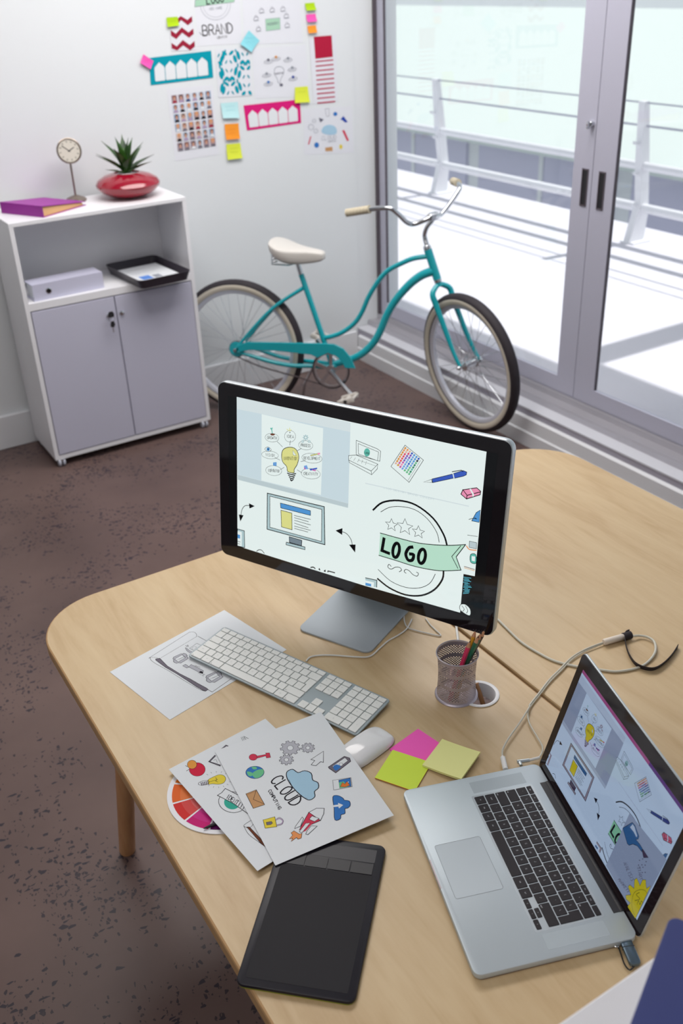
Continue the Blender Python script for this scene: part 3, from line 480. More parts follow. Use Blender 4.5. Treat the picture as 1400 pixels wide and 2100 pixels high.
C|K|0.6|114.3,-11.5,117.2,-9.3,131.7,-9.1,123.8,-17.6
G|h|0.6|120.1,-26.9,120.1,-28,119.2,-28.9,118.3,-28.9,118.4,-27.9,119.3,-26.9
G|h|0.6|124.3,-19.7,124.2,-20.8,123.3,-21.7,122.5,-21.7,122.6,-20.7,123.5,-19.7
G|h|0.6|132.1,-16.7,132.1,-17.7,131.2,-18.7,130.4,-18.6,130.4,-17.6,131.3,-16.7
G|h|0.6|122.5,-34,122.4,-35,121.5,-36,120.7,-36,120.7,-35,121.7,-34
G|h|0.6|127.8,-27.7,127.7,-28.7,126.8,-29.7,126,-29.6,126.1,-28.6,127,-27.6
G|h|0.6|133.2,-22.3,133.2,-23.4,132.3,-24.3,131.5,-24.3,131.5,-23.3,132.4,-22.3
G|h|0.6|127.1,-34.9,127,-35.9,126.1,-36.9,125.3,-36.8,125.3,-35.8,126.2,-34.8
G|h|0.6|131.4,-28.7,131.3,-29.7,130.4,-30.7,129.6,-30.6,129.7,-29.6,130.6,-28.6
G|h|0.6|134.7,-35.6,134.6,-36.6,133.7,-37.6,132.9,-37.5,133,-36.5,133.9,-35.5
G|h|0.6|139.1,-30.3,139,-31.3,138.2,-32.3,137.4,-32.3,137.4,-31.3,138.3,-30.3
X|h|0.55|93.8,-60.8,122.1,-67,98.8,-53.6|ANALYSIS
X|h|0.55|120.9,-39.7,135.9,-49.7,124.7,-33.8|START
X|h|0.55|97.9,-91.1,125.8,-86.9,100.7,-85.1|MARKETI
F|Y|0.6|159.2,-101.4,138.7,-103.1,136.5,-101.9,138.4,-93.1,127.6,-97.2,124.6,-93,132.6,-83,121.4,-78.8,123,-73.3,132.7,-69.8,126.6,-59.2,128.9,-52.9,138.1,-54.6,140.3,-55.8,140,-44.2,145.1,-38.5,150.2,-44.6,153.3,-46.5,157.7,-36.2,158.6,-72.4
C|K|0.5|159.2,-101.4,138.7,-103.1,136.5,-101.9,138.4,-93.1,127.6,-97.2,124.6,-93,132.6,-83,121.4,-78.8,123,-73.3,132.7,-69.8,126.6,-59.2,128.9,-52.9,138.1,-54.6,140.3,-55.8,140,-44.2,145.1,-38.5,150.2,-44.6,153.3,-46.5,157.7,-36.2,158.6,-72.4
T|K|0.5|154.9,-99.1,144.4,-94.6,138.1,-85,136.8,-73.5,142.8,-61.2,151.2,-52.6,158,-51.2
T|K|0.7|144.9,-64.3,141.6,-72.7,150.7,-70.5,144,-81.9
T|K|0.7|150.6,-81.7,149.9,-75.1,155.4,-77.1,154.7,-70.6,157.9,-69.6''',
'P1': '''T|K|0.6|84.7,-21.8,88.6,-20.3,183.1,-11,195.2,-11.1,201.1,-18.3,199.2,-28.3,195.1,-32.7
S|K|0.5|98.9,-38.8,196.5,-34.2
S|K|0.8|197.6,-35.4,200.2,-63.2
T|K|0.5|84.7,-21.8,90.7,-27,94.5,-34.1
T|K|0.6|84.7,-21.8,80.8,-28.8,80.6,-47.1,85.3,-86.6,88.7,-134.6,92.7,-175.2,96.4,-190.3,99,-193.1
F|h|0.6|89.8,-33.9,96.8,-37.7,92.6,-70.9,95.3,-109.9,100.1,-139.8,102.3,-162.4,105.2,-185,105.2,-191.8,99.2,-192.9,96.5,-187.7,94.2,-168.2,92.9,-139.1,91,-105.3,87.5,-72.7,87.3,-37.6
C|K|0.9|89.8,-33.9,96.8,-37.7,92.6,-70.9,95.3,-109.9,100.1,-139.8,102.3,-162.4,105.2,-185,105.2,-191.8,99.2,-192.9,96.5,-187.7,94.2,-168.2,92.9,-139.1,91,-105.3,87.5,-72.7,87.3,-37.6
S|K|0.8|104.5,-192.2,105.7,-204.3,157.8,-199.6
F|g|0.6|114.8,-59.5,119.4,-56.3,136.7,-58.6,137.9,-61.8,141.4,-61.1,143.2,-66.7,141.5,-73.2,138.6,-75.7,138.2,-81.6,133.2,-83,117.2,-83.6,115.3,-79.5,110.9,-77.6,109.4,-71.6,111.1,-66,113.7,-65.1
C|K|0.8|114.8,-59.5,119.4,-56.3,136.7,-58.6,137.9,-61.8,141.4,-61.1,143.2,-66.7,141.5,-73.2,138.6,-75.7,138.2,-81.6,133.2,-83,117.2,-83.6,115.3,-79.5,110.9,-77.6,109.4,-71.6,111.1,-66,113.7,-65.1
F|W|0.6|116.7,-62.8,136.1,-62.9,134.5,-76.2,115.5,-76.6
C|K|0.7|116.7,-62.8,136.1,-62.9,134.5,-76.2,115.5,-76.6
S|K|0.45|118.2,-68.8,126.5,-72.1
S|K|0.45|122.9,-69.4,131.1,-72.6
S|K|0.45|127.6,-69.9,135.7,-73
S|K|0.45|132.2,-70.4,140.3,-73.4
F|g|0.6|124.5,-158.8,129.6,-155.5,148.5,-158.5,149.8,-161.9,153.6,-161.2,155.5,-167.3,153.6,-174,150.4,-176.6,150,-182.8,144.5,-184.1,127,-184.2,125.1,-179.8,120.2,-177.7,118.6,-171.3,120.5,-165.5,123.3,-164.6
C|K|0.8|124.5,-158.8,129.6,-155.5,148.5,-158.5,149.8,-161.9,153.6,-161.2,155.5,-167.3,153.6,-174,150.4,-176.6,150,-182.8,144.5,-184.1,127,-184.2,125.1,-179.8,120.2,-177.7,118.6,-171.3,120.5,-165.5,123.3,-164.6
F|W|0.6|126.6,-162.2,147.8,-163,146,-177,125.2,-176.8
C|K|0.7|126.6,-162.2,147.8,-163,146,-177,125.2,-176.8
S|K|0.45|128.2,-168.7,137.3,-172.4
S|K|0.45|133.3,-169.4,142.3,-173
S|K|0.45|138.4,-170.1,147.3,-173.6
S|K|0.45|143.5,-170.8,152.3,-174.2
G|g|0.6|155.4,-48.2,155.2,-65.2,158.4,-74.3,154.5,-76.9,151.3,-70.5,151,-58.8
D|K|0.6|155.4,-48.2,155.2,-65.2,158.4,-74.3,154.5,-76.9,151.3,-70.5,151,-58.8
F|W|0.6|159.7,-56.5,180.7,-53.9,183.1,-68.2,161,-69.5
C|K|0.6|159.7,-56.5,180.7,-53.9,183.1,-68.2,161,-69.5
D|K|0.4|171.9,-63.8,170.6,-65.4,168.7,-66.4,166.4,-66.6,164.3,-66.1,162.8,-64.9,162.1,-63.2,162.4,-61.4,163.6,-59.9,165.5,-58.9,167.8,-58.6,169.9,-59.1,171.5,-60.3,172.2,-62
T|K|0.6|160.4,-41.9,159.5,-48.6,164,-43.8,161.7,-51
F|g|0.6|129.3,-102.9,134.6,-137.5,129.5,-142.9,125.4,-136.7,121.2,-105.9
C|K|0.6|129.3,-102.9,134.6,-137.5,129.5,-142.9,125.4,-136.7,121.2,-105.9
F|g|0.6|114.6,-93.8,121.5,-93.7,122.2,-100.7,120.8,-106.5,116.1,-106.3
C|K|0.6|114.6,-93.8,121.5,-93.7,122.2,-100.7,120.8,-106.5,116.1,-106.3
G|K|0.6|128.7,-144,127.2,-144.7,125.8,-144.4,124.7,-143.2,124.1,-141.2,124.2,-139,125,-136.8,126.2,-135.2,127.8,-134.5,129.2,-134.8,130.3,-136.1,130.9,-138,130.8,-140.3,130,-142.4
F|W|0.6|122.8,-135,123.4,-152.3,125.8,-147.8,128.9,-150.1,126.1,-141
C|K|0.6|122.8,-135,123.4,-152.3,125.8,-147.8,128.9,-150.1,126.1,-141
S|K|0.5|133.2,-110.7,132.6,-115.5
S|K|0.5|134.1,-113.8,133.4,-117.8
S|K|0.5|134.9,-116.9,134.2,-120.1
S|K|0.5|135.7,-119.9,135,-122.4
S|K|0.5|136.5,-123,135.8,-124.7''',
'P2': '''G|R|0.6|50.1,-42.1,45.3,-47.4,39.3,-49.9,33.4,-49,28.5,-45,25.7,-38.6,25.6,-31,28.1,-23.8,32.8,-18.3,38.9,-15.8,45,-16.6,49.9,-20.7,52.7,-27.3,52.7,-34.9
D|K|0.5|50.1,-42.1,45.3,-47.4,39.3,-49.9,33.4,-49,28.5,-45,25.7,-38.6,25.6,-31,28.1,-23.8,32.8,-18.3,38.9,-15.8,45,-16.6,49.9,-20.7,52.7,-27.3,52.7,-34.9
G|t|0.6|44.6,-21.8,41.6,-25.4,37.9,-27.1,34.3,-26.8,31.4,-24.4,29.8,-20.4,29.9,-15.6,31.6,-11,34.6,-7.4,38.3,-5.6,42,-6,44.9,-8.4,46.4,-12.4,46.3,-17.2
D|K|0.6|44.6,-21.8,41.6,-25.4,37.9,-27.1,34.3,-26.8,31.4,-24.4,29.8,-20.4,29.9,-15.6,31.6,-11,34.6,-7.4,38.3,-5.6,42,-6,44.9,-8.4,46.4,-12.4,46.3,-17.2
T|K|0.8|27.8,-11.5,29,-15.5
T|K|0.8|22.4,-23.8,28.3,-23.4
G|Y|0.6|40.7,-67.6,52.4,-67.2,62.7,-69.3,67.7,-76.9,65.8,-85.6,58.2,-90.9,49.4,-88,42.4,-80.7,36.3,-76.5
D|K|0.6|40.7,-67.6,52.4,-67.2,62.7,-69.3,67.7,-76.9,65.8,-85.6,58.2,-90.9,49.4,-88,42.4,-80.7,36.3,-76.5
S|h|1.4|28,-65,25.9,-71.8
S|h|1.4|30.8,-66.1,28.2,-73.2
S|h|1.4|33.5,-67.2,30.6,-74.6
S|h|1.4|36.3,-68.3,33,-76
S|h|1.4|39,-69.5,35.4,-77.5
D|K|0.6|40.4,-72.5,38.7,-74.1,35.5,-74.7,31.6,-74.1,27.7,-72.4,24.5,-70,22.7,-67.3,22.6,-64.9,24.3,-63.3,27.4,-62.7,31.3,-63.3,35.3,-65,38.5,-67.4,40.3,-70.1
S|K|0.6|40.3,-73.1,54,-77.3
T|K|0.6|53.8,-71.3,53.4,-76.7,49.7,-78.1,51.7,-82.6
S|K|0.4|67.2,-94.7,69.1,-97.5
S|K|0.4|61.1,-97,61.9,-100.5
S|K|0.4|53.9,-96.4,53.6,-99.9
S|K|0.4|46.8,-92.9,45.3,-95.9
S|K|0.4|40.8,-87,38.4,-89.1
S|K|0.4|36.7,-79.6,33.8,-80.5
S|K|0.4|46.8,-57.3,46,-53.7
S|K|0.4|54.1,-57.8,54.5,-54.2
S|K|0.4|61.3,-61.4,62.9,-58.2
S|K|0.4|67.4,-67.4,69.9,-65.2
S|K|0.4|71.5,-74.9,74.5,-74
G|W|0.6|62.2,-157.7,57,-162.3,50.8,-164.6,44.2,-164.4,37.8,-161.8,32.3,-156.9,28.1,-150.3,25.7,-142.6,25.3,-134.5,26.9,-126.7,30.5,-120.1,35.7,-115.3,41.9,-112.8,48.6,-112.9,55.2,-115.6,60.8,-120.6,65,-127.4,67.4,-135.3,67.7,-143.5,65.9,-151.2
D|K|0.8|62.2,-157.7,57,-162.3,50.8,-164.6,44.2,-164.4,37.8,-161.8,32.3,-156.9,28.1,-150.3,25.7,-142.6,25.3,-134.5,26.9,-126.7,30.5,-120.1,35.7,-115.3,41.9,-112.8,48.6,-112.9,55.2,-115.6,60.8,-120.6,65,-127.4,67.4,-135.3,67.7,-143.5,65.9,-151.2
G|E|0.6|54.3,-150.1,49.3,-154.2,43.6,-155.3,38.2,-153.3,34.2,-148.5,32.3,-141.9,33,-134.8,36.1,-128.6,41,-124.4,46.8,-123.2,52.3,-125.3,56.4,-130.1,58.2,-136.8,57.5,-143.9
F|W|0.6|53.4,-104.2,43.4,-108.7,34.6,-109.2,45.9,-142.7,52.6,-178,65.4,-168.4,64.5,-137.3
C|K|1|53.4,-104.2,43.4,-108.7,34.6,-109.2,45.9,-142.7,52.6,-178,65.4,-168.4,64.5,-137.3
X|K|1|42.8,-123.5,52.1,-165.6,50.5,-118.7|IDENTITY
F|h|0.6|64.5,-29.3,81.6,-22.6,81.7,-25.2,66.4,-30.9,76.7,-50.1,74.6,-52.3
C|K|0.8|64.5,-29.3,81.6,-22.6,81.7,-25.2,66.4,-30.9,76.7,-50.1,74.6,-52.3
T|K|0.4|72.9,-33.2,77.3,-32.3,75.6,-41.6
F|h|0.6|91.9,-18.1,111.2,-12.7,115.8,-24.8,114.3,-25.5,110.6,-15.4,93.6,-20.2
C|K|0.6|91.9,-18.1,111.2,-12.7,115.8,-24.8,114.3,-25.5,110.6,-15.4,93.6,-20.2
S|K|0.5|143.4,-13.3,139.6,-28.8
S|K|0.5|145.9,-13.8,141.9,-29.8
S|K|0.5|148.5,-14.3,144.1,-30.7
S|K|0.35|148.1,-17.2,144.3,-29.5
S|K|0.35|148.3,-21.3,146.4,-30
S|K|0.35|148.6,-25.4,148.5,-30.5
S|K|0.35|148.8,-29.5,150.7,-31
S|K|0.6|149.1,-15.5,153.6,-30.9
T|K|0.8|166.8,-34.5,176.9,-33.2,178.2,-35.9
T|K|0.5|49.3,-193.1,37.9,-193.6,32.7,-195.9,35.4,-203.3
S|K|0.5|48.1,-202.1,38.4,-205.7
F|N|0.6|35.5,-200.8,38.9,-203.6,39.7,-238.7,35.9,-255.5,34.7,-240.8
C|K|0.7|35.5,-200.8,38.9,-203.6,39.7,-238.7,35.9,-255.5,34.7,-240.8
T|K|0.5|32.7,-195.9,29.5,-215.1,32.7,-235.5,35.8,-252.9''',
'P3': '''G|s|0.6|89.7,165.6,95.3,177,106.1,177.4,111.2,165.7,123.1,164.1,130.8,152.8,126.7,137.1,131.9,127.4,127.8,115.6,118.3,111.3,114.2,100.5,103.5,97.7,97.4,106,91.4,126.2,88.7,148.5
D|K|1.3|89.7,165.6,95.3,177,106.1,177.4,111.2,165.7,123.1,164.1,130.8,152.8,126.7,137.1,131.9,127.4,127.8,115.6,118.3,111.3,114.2,100.5,103.5,97.7,97.4,106,91.4,126.2,88.7,148.5
T|K|0.5|90.3,158.2,89.9,133.9,94.6,110.8,101.1,103.3
X|K|2|61.1,171.9,70.8,98.2,82.9,176.3|CLOUD
X|K|1|49.1,151.3,48.8,103.2,54.5,152.6|COMPUTING
F|g|0.6|135.9,221.3,138.8,218.5,135.9,214.4,132.7,216.7,129.1,214.3,129.8,210.2,125.1,209.2,123.9,213.1,119.7,213.7,117.8,210.3,113.4,212.8,114.8,216.5,111.9,219.9,108.3,218.6,106.3,223.5,109.6,225.3,109.3,229.9,105.7,231.4,107,236.5,110.7,235.5,113.2,239.1,111.3,242.8,115.3,245.7,117.7,242.3,121.9,243.3,122.5,247.4,127.5,246.6,127.3,242.4,131.2,240.3,134.1,242.9,137.6,238.8,135,235.8,136.7,231.5,140.6,231.4,140.9,226.1,137.1,225.6
C|K|0.6|135.9,221.3,138.8,218.5,135.9,214.4,132.7,216.7,129.1,214.3,129.8,210.2,125.1,209.2,123.9,213.1,119.7,213.7,117.8,210.3,113.4,212.8,114.8,216.5,111.9,219.9,108.3,218.6,106.3,223.5,109.6,225.3,109.3,229.9,105.7,231.4,107,236.5,110.7,235.5,113.2,239.1,111.3,242.8,115.3,245.7,117.7,242.3,121.9,243.3,122.5,247.4,127.5,246.6,127.3,242.4,131.2,240.3,134.1,242.9,137.6,238.8,135,235.8,136.7,231.5,140.6,231.4,140.9,226.1,137.1,225.6
G|W|0.6|128,225.5,125.7,222.7,122.4,221.9,119.4,223.5,117.9,226.8,118.4,230.7,120.7,233.5,124,234.3,127,232.7,128.5,229.4
D|K|0.5|128,225.5,125.7,222.7,122.4,221.9,119.4,223.5,117.9,226.8,118.4,230.7,120.7,233.5,124,234.3,127,232.7,128.5,229.4
F|g|0.6|159.9,208.1,161.9,206.2,159.9,203.4,157.6,205,155.2,203.4,155.6,200.6,152.3,199.9,151.6,202.6,148.7,203,147.4,200.7,144.4,202.4,145.4,204.9,143.4,207.2,140.9,206.4,139.5,209.7,141.9,210.9,141.7,214,139.2,215.1,140.2,218.5,142.7,217.8,144.5,220.3,143.2,222.8,146,224.7,147.6,222.4,150.5,223.1,150.9,225.8,154.3,225.3,154.2,222.5,156.8,221,158.9,222.8,161.2,220,159.4,218,160.5,215.1,163.2,215,163.4,211.4,160.7,211.1
C|K|0.6|159.9,208.1,161.9,206.2,159.9,203.4,157.6,205,155.2,203.4,155.6,200.6,152.3,199.9,151.6,202.6,148.7,203,147.4,200.7,144.4,202.4,145.4,204.9,143.4,207.2,140.9,206.4,139.5,209.7,141.9,210.9,141.7,214,139.2,215.1,140.2,218.5,142.7,217.8,144.5,220.3,143.2,222.8,146,224.7,147.6,222.4,150.5,223.1,150.9,225.8,154.3,225.3,154.2,222.5,156.8,221,158.9,222.8,161.2,220,159.4,218,160.5,215.1,163.2,215,163.4,211.4,160.7,211.1
G|W|0.6|154.5,211,152.9,209.1,150.6,208.6,148.6,209.7,147.5,211.9,147.9,214.5,149.6,216.5,151.8,217,153.9,215.9,154.9,213.6
D|K|0.5|154.5,211,152.9,209.1,150.6,208.6,148.6,209.7,147.5,211.9,147.9,214.5,149.6,216.5,151.8,217,153.9,215.9,154.9,213.6
F|g|0.6|114.5,199.4,116.7,197.4,114.7,194.5,112.3,196.2,109.8,194.5,110.4,191.6,107,190.8,106.1,193.7,103.1,194.2,101.8,191.6,98.7,193.4,99.7,196.1,97.6,198.5,95,197.6,93.5,201,96,202.3,95.7,205.5,93.1,206.6,94,210.2,96.7,209.4,98.5,212,97,214.6,99.9,216.6,101.6,214.1,104.5,214.8,105,217.8,108.5,217.2,108.4,214.2,111.1,212.7,113.2,214.6,115.7,211.7,113.8,209.6,115,206.6,117.9,206.5,118.1,202.7,115.3,202.5
C|K|0.6|114.5,199.4,116.7,197.4,114.7,194.5,112.3,196.2,109.8,194.5,110.4,191.6,107,190.8,106.1,193.7,103.1,194.2,101.8,191.6,98.7,193.4,99.7,196.1,97.6,198.5,95,197.6,93.5,201,96,202.3,95.7,205.5,93.1,206.6,94,210.2,96.7,209.4,98.5,212,97,214.6,99.9,216.6,101.6,214.1,104.5,214.8,105,217.8,108.5,217.2,108.4,214.2,111.1,212.7,113.2,214.6,115.7,211.7,113.8,209.6,115,206.6,117.9,206.5,118.1,202.7,115.3,202.5
G|W|0.6|109,202.4,107.3,200.4,105,199.8,102.9,201,101.8,203.3,102.1,206,103.7,208.1,106.1,208.6,108.2,207.5,109.3,205.1
D|K|0.5|109,202.4,107.3,200.4,105,199.8,102.9,201,101.8,203.3,102.1,206,103.7,208.1,106.1,208.6,108.2,207.5,109.3,205.1
G|r|0.6|62.3,235.8,60.4,232.9,57.5,231.3,54.4,231.2,51.5,232.8,49.4,235.6,48.6,239.1,49.2,242.7,51.1,245.6,53.9,247.3,57.1,247.4,60,245.8,62.1,243,62.9,239.4
D|K|0.5|62.3,235.8,60.4,232.9,57.5,231.3,54.4,231.2,51.5,232.8,49.4,235.6,48.6,239.1,49.2,242.7,51.1,245.6,53.9,247.3,57.1,247.4,60,245.8,62.1,243,62.9,239.4
F|r|0.6|62.2,238.8,78.9,234.5,79.1,238.2,85.5,235.1,83,223.3,75.8,225.6,76.9,231,61.1,233.4
C|K|0.5|62.2,238.8,78.9,234.5,79.1,238.2,85.5,235.1,83,223.3,75.8,225.6,76.9,231,61.1,233.4
G|B|0.6|59.1,195.4,56.4,191.2,52.3,188.4,47.3,187.4,42.1,188.2,37.2,190.8,33.2,194.9,30.6,199.9,29.7,205.4,30.6,210.5,33.3,214.8,37.4,217.7,42.4,218.8,47.7,218,52.7,215.3,56.8,211.2,59.3,206.1,60.2,200.6
D|K|0.6|59.1,195.4,56.4,191.2,52.3,188.4,47.3,187.4,42.1,188.2,37.2,190.8,33.2,194.9,30.6,199.9,29.7,205.4,30.6,210.5,33.3,214.8,37.4,217.7,42.4,218.8,47.7,218,52.7,215.3,56.8,211.2,59.3,206.1,60.2,200.6
G|l|0.6|39.8,202.8,50,206.4,59.9,203,57.4,193.5,49,188.2,40.9,189.6,38.5,196.3
G|l|0.6|33.3,211.7,40.4,204.3,36.5,197.4,31.9,201.6
G|l|0.6|44.4,217.8,50.9,215.1,51.2,209.5,45.4,210.7
F|N2|0.6|12.9,163.5,31.9,163.5,32.1,125.3,12.1,126.9
C|K|0.7|12.9,163.5,31.9,163.5,32.1,125.3,12.1,126.9
S|K|0.6|31.9,163.5,19.5,145.4,32,127
S|K|0.4|12.7,160.9,31.7,161.2
F|Y|0.6|17.3,95.4,37.1,92.4,31.9,71.1,13.8,77.4
C|K|0.6|17.3,95.4,37.1,92.4,31.9,71.1,13.8,77.4
F|h|0.6|20,88.2,28.5,85.7,28.6,81.4,25,80.1,18.9,82.4
C|K|0.5|20,88.2,28.5,85.7,28.6,81.4,25,80.1,18.9,82.4
T|v|1.6|36.4,84.7,42.6,85.3,45.4,78,41.1,73.3,33.4,74.7
T|K|0.4|37.1,86.6,43.8,87.2,46.6,78,41,71.4,33.1,72.7
F|W|0.6|172.2,191,160.5,166.2,156.6,170.1,145.3,165.1,139.1,171.3,149,177.8,144,183.4
C|K|0.8|172.2,191,160.5,166.2,156.6,170.1,145.3,165.1,139.1,171.3,149,177.8,144,183.4
F|h|0.6|163.5,151.7,199.4,161.5,205.8,153.2,203.9,145,168.7,132.7,163.2,148.3
C|K|0.8|163.5,151.7,199.4,161.5,205.8,153.2,203.9,145,168.7,132.7,163.2,148.3
F|W|0.6|170.4,149.9,199,158,200.4,148.6,171.4,138.5
C|K|0.5|170.4,149.9,199,158,200.4,148.6,171.4,138.5
G|B|0.6|170.7,147.9,178.4,150.4,182.8,143.3,179.6,139.5,171,137.6
G|W|0.6|188.5,145,187.5,143.7,186.1,142.9,184.6,142.8,183.3,143.5,182.5,144.8,182.3,146.4,182.7,148.1,183.7,149.5,185.1,150.3,186.6,150.3,187.9,149.6,188.8,148.4,189,146.7
D|K|0.4|188.5,145,187.5,143.7,186.1,142.9,184.6,142.8,183.3,143.5,182.5,144.8,182.3,146.4,182.7,148.1,183.7,149.5,185.1,150.3,186.6,150.3,187.9,149.6,188.8,148.4,189,146.7
F|W|0.6|156.6,119.6,187,109.8,179.7,89.9,148.5,98.4
C|K|0.5|156.6,119.6,187,109.8,179.7,89.9,148.5,98.4
F|B|0.6|165.9,114.7,185.6,109.5,178.4,91.3,159.3,97.2
C|K|0.6|165.9,114.7,185.6,109.5,178.4,91.3,159.3,97.2
F|l|0.6|163.5,109.6,172,107.9,173.7,93.1,159.3,97.2
F|o|0.6|161.6,99.5,168.9,106.7,171.3,101.3,177.1,105.2,177.4,94.6,168.4,95.2
C|K|0.4|161.6,99.5,168.9,106.7,171.3,101.3,177.1,105.2,177.4,94.6,168.4,95.2
G|W|0.6|179.2,102.3,178.4,101.6,177.5,102,177.6,103.2,178.5,103.9,179.3,103.5
G|B|0.6|140.4,85,149.1,83.8,154.4,74.2,154.5,69.2,160.9,63.1,158.1,53.9,151.6,50.7,147.1,51.5,142.7,42.4,135.6,42.9,130.9,35.7,122,38.4,131.6,61.3
D|K|0.8|140.4,85,149.1,83.8,154.4,74.2,154.5,69.2,160.9,63.1,158.1,53.9,151.6,50.7,147.1,51.5,142.7,42.4,135.6,42.9,130.9,35.7,122,38.4,131.6,61.3
F|W|0.6|132.4,68.1,141.3,65.1,142.4,68.8,148.1,60.2,138.6,56.9,139.4,61.1,130.7,64.4
F|W|0.6|90.8,73.6,105.8,75.5,116.9,69,111.4,58.8,100.6,48.4
C|K|0.8|90.8,73.6,105.8,75.5,116.9,69,111.4,58.8,100.6,48.4
F|r|0.6|90.8,73.6,100.6,48.4,88.6,48.3,61.6,46.7,72.1,57
C|K|0.8|90.8,73.6,100.6,48.4,88.6,48.3,61.6,46.7,72.1,57
F|W|0.6|92.1,64.1,100.4,53.3,90.9,50.9,85.3,59.6
C|K|0.7|92.1,64.1,100.4,53.3,90.9,50.9,85.3,59.6
F|r|0.6|83.1,51.2,86.6,49.3,70.7,40.4,65.3,40
F|W|0.6|76.6,54.6,83.4,51.7,63.3,39.6,60.3,43.6
C|K|0.6|76.6,54.6,83.4,51.7,63.3,39.6,60.3,43.6
F|W|0.6|76.9,69.5,77.5,65.4,66.9,53.3,56.2,53.3,59.6,57.2
C|K|0.7|76.9,69.5,77.5,65.4,66.9,53.3,56.2,53.3,59.6,57.2
F|W|0.6|82.4,45.2,90.8,40.2,70.2,31.3,67.5,34.2,72.6,39.4
C|K|0.7|82.4,45.2,90.8,40.2,70.2,31.3,67.5,34.2,72.6,39.4
F|o2|0.6|47.5,47.8,53.4,49.4,58.3,39.1,62.7,38.3,57.9,30,52.2,30.5,51.8,34.8,46.5,33.5,40.5,31.5,45.5,36.5,40.2,37.8,47.9,42.1
C|K|0.6|47.5,47.8,53.4,49.4,58.3,39.1,62.7,38.3,57.9,30,52.2,30.5,51.8,34.8,46.5,33.5,40.5,31.5,45.5,36.5,40.2,37.8,47.9,42.1''',
'w_note_lime': '''T|g3|0.7|-13.3,4.2,-9.1,0.3,-3.8,4.4,0.4,0.6,5.8,4.7,10,0.8,15.3,5''',
'w_chevron': '''F|R2|0.6|-51.3,66.3,-28.8,50.5,1.2,68.3,31.5,51.4,55.2,65.5,55.2,43.9,31.2,29.6,1.2,52.3,-29.8,28.6,-52.7,44.4
F|R2|0.6|-54.2,15.6,-31,-0.2,0.5,23.6,30.8,1,55.3,15.4,55.3,-6.4,30.5,-20.9,-0.2,1.8,-32,-22.3,-55.5,-6.5
F|R2|0.6|-57,-35.6,-33.2,-51.4,-1,-27.1,30.2,-49.9,55.3,-35.2,55.3,-57.3,30,-72.1,-1.5,-49.3,-33.5,-68,-58.3,-57.9''',
'w_brand': '''D|g2|1.5|64.8,40,59.1,20.7,46.5,3.7,28.4,-9.5,6.5,-17.4,-17,-19.2,-39.7,-14.9,-59.2,-4.9,-74,9.8,-82.4,27.6,-83.7,47,-77.9,65.9,-65.5,82.6,-47.7,95.5,-26.2,103.4,-3.2,105.5,19.4,101.6,39.2,91.9,54.3,77.5,63.1,59.6
D|g2|1|51.1,40.7,46.4,24.8,36.1,10.7,21.3,-0.2,3.4,-6.7,-15.8,-8.3,-34.2,-4.7,-50.4,3.5,-62.4,15.6,-69.3,30.4,-70.4,46.3,-65.6,62,-55.4,75.8,-40.9,86.5,-23.2,93,-4.2,94.8,14.1,91.5,30.3,83.5,42.6,71.6,49.8,56.8
F|m2|0.6|-106.5,64.9,91.8,76.5,84.6,48,-111.4,38.1
C|h2|1.2|-106.5,64.9,91.8,76.5,84.6,48,-111.4,38.1
X|K|5|-52,45.5,33.4,51.7,-51.9,75.9|LOGO
X|g2|1.3|-42.2,21.2,21.9,23.5,-42.7,31.4|ADD NAME
X|K|4.2|-85.2,-79.8,65,-76.2,-85.5,-39.6|BRAND
X|K|1.2|-18.7,-96.5,35.1,-95.5,-18.6,-87.3|IDENTITY
T|K|2|-100.4,-65,-89.8,-76.1,-66.2,-77.5''',
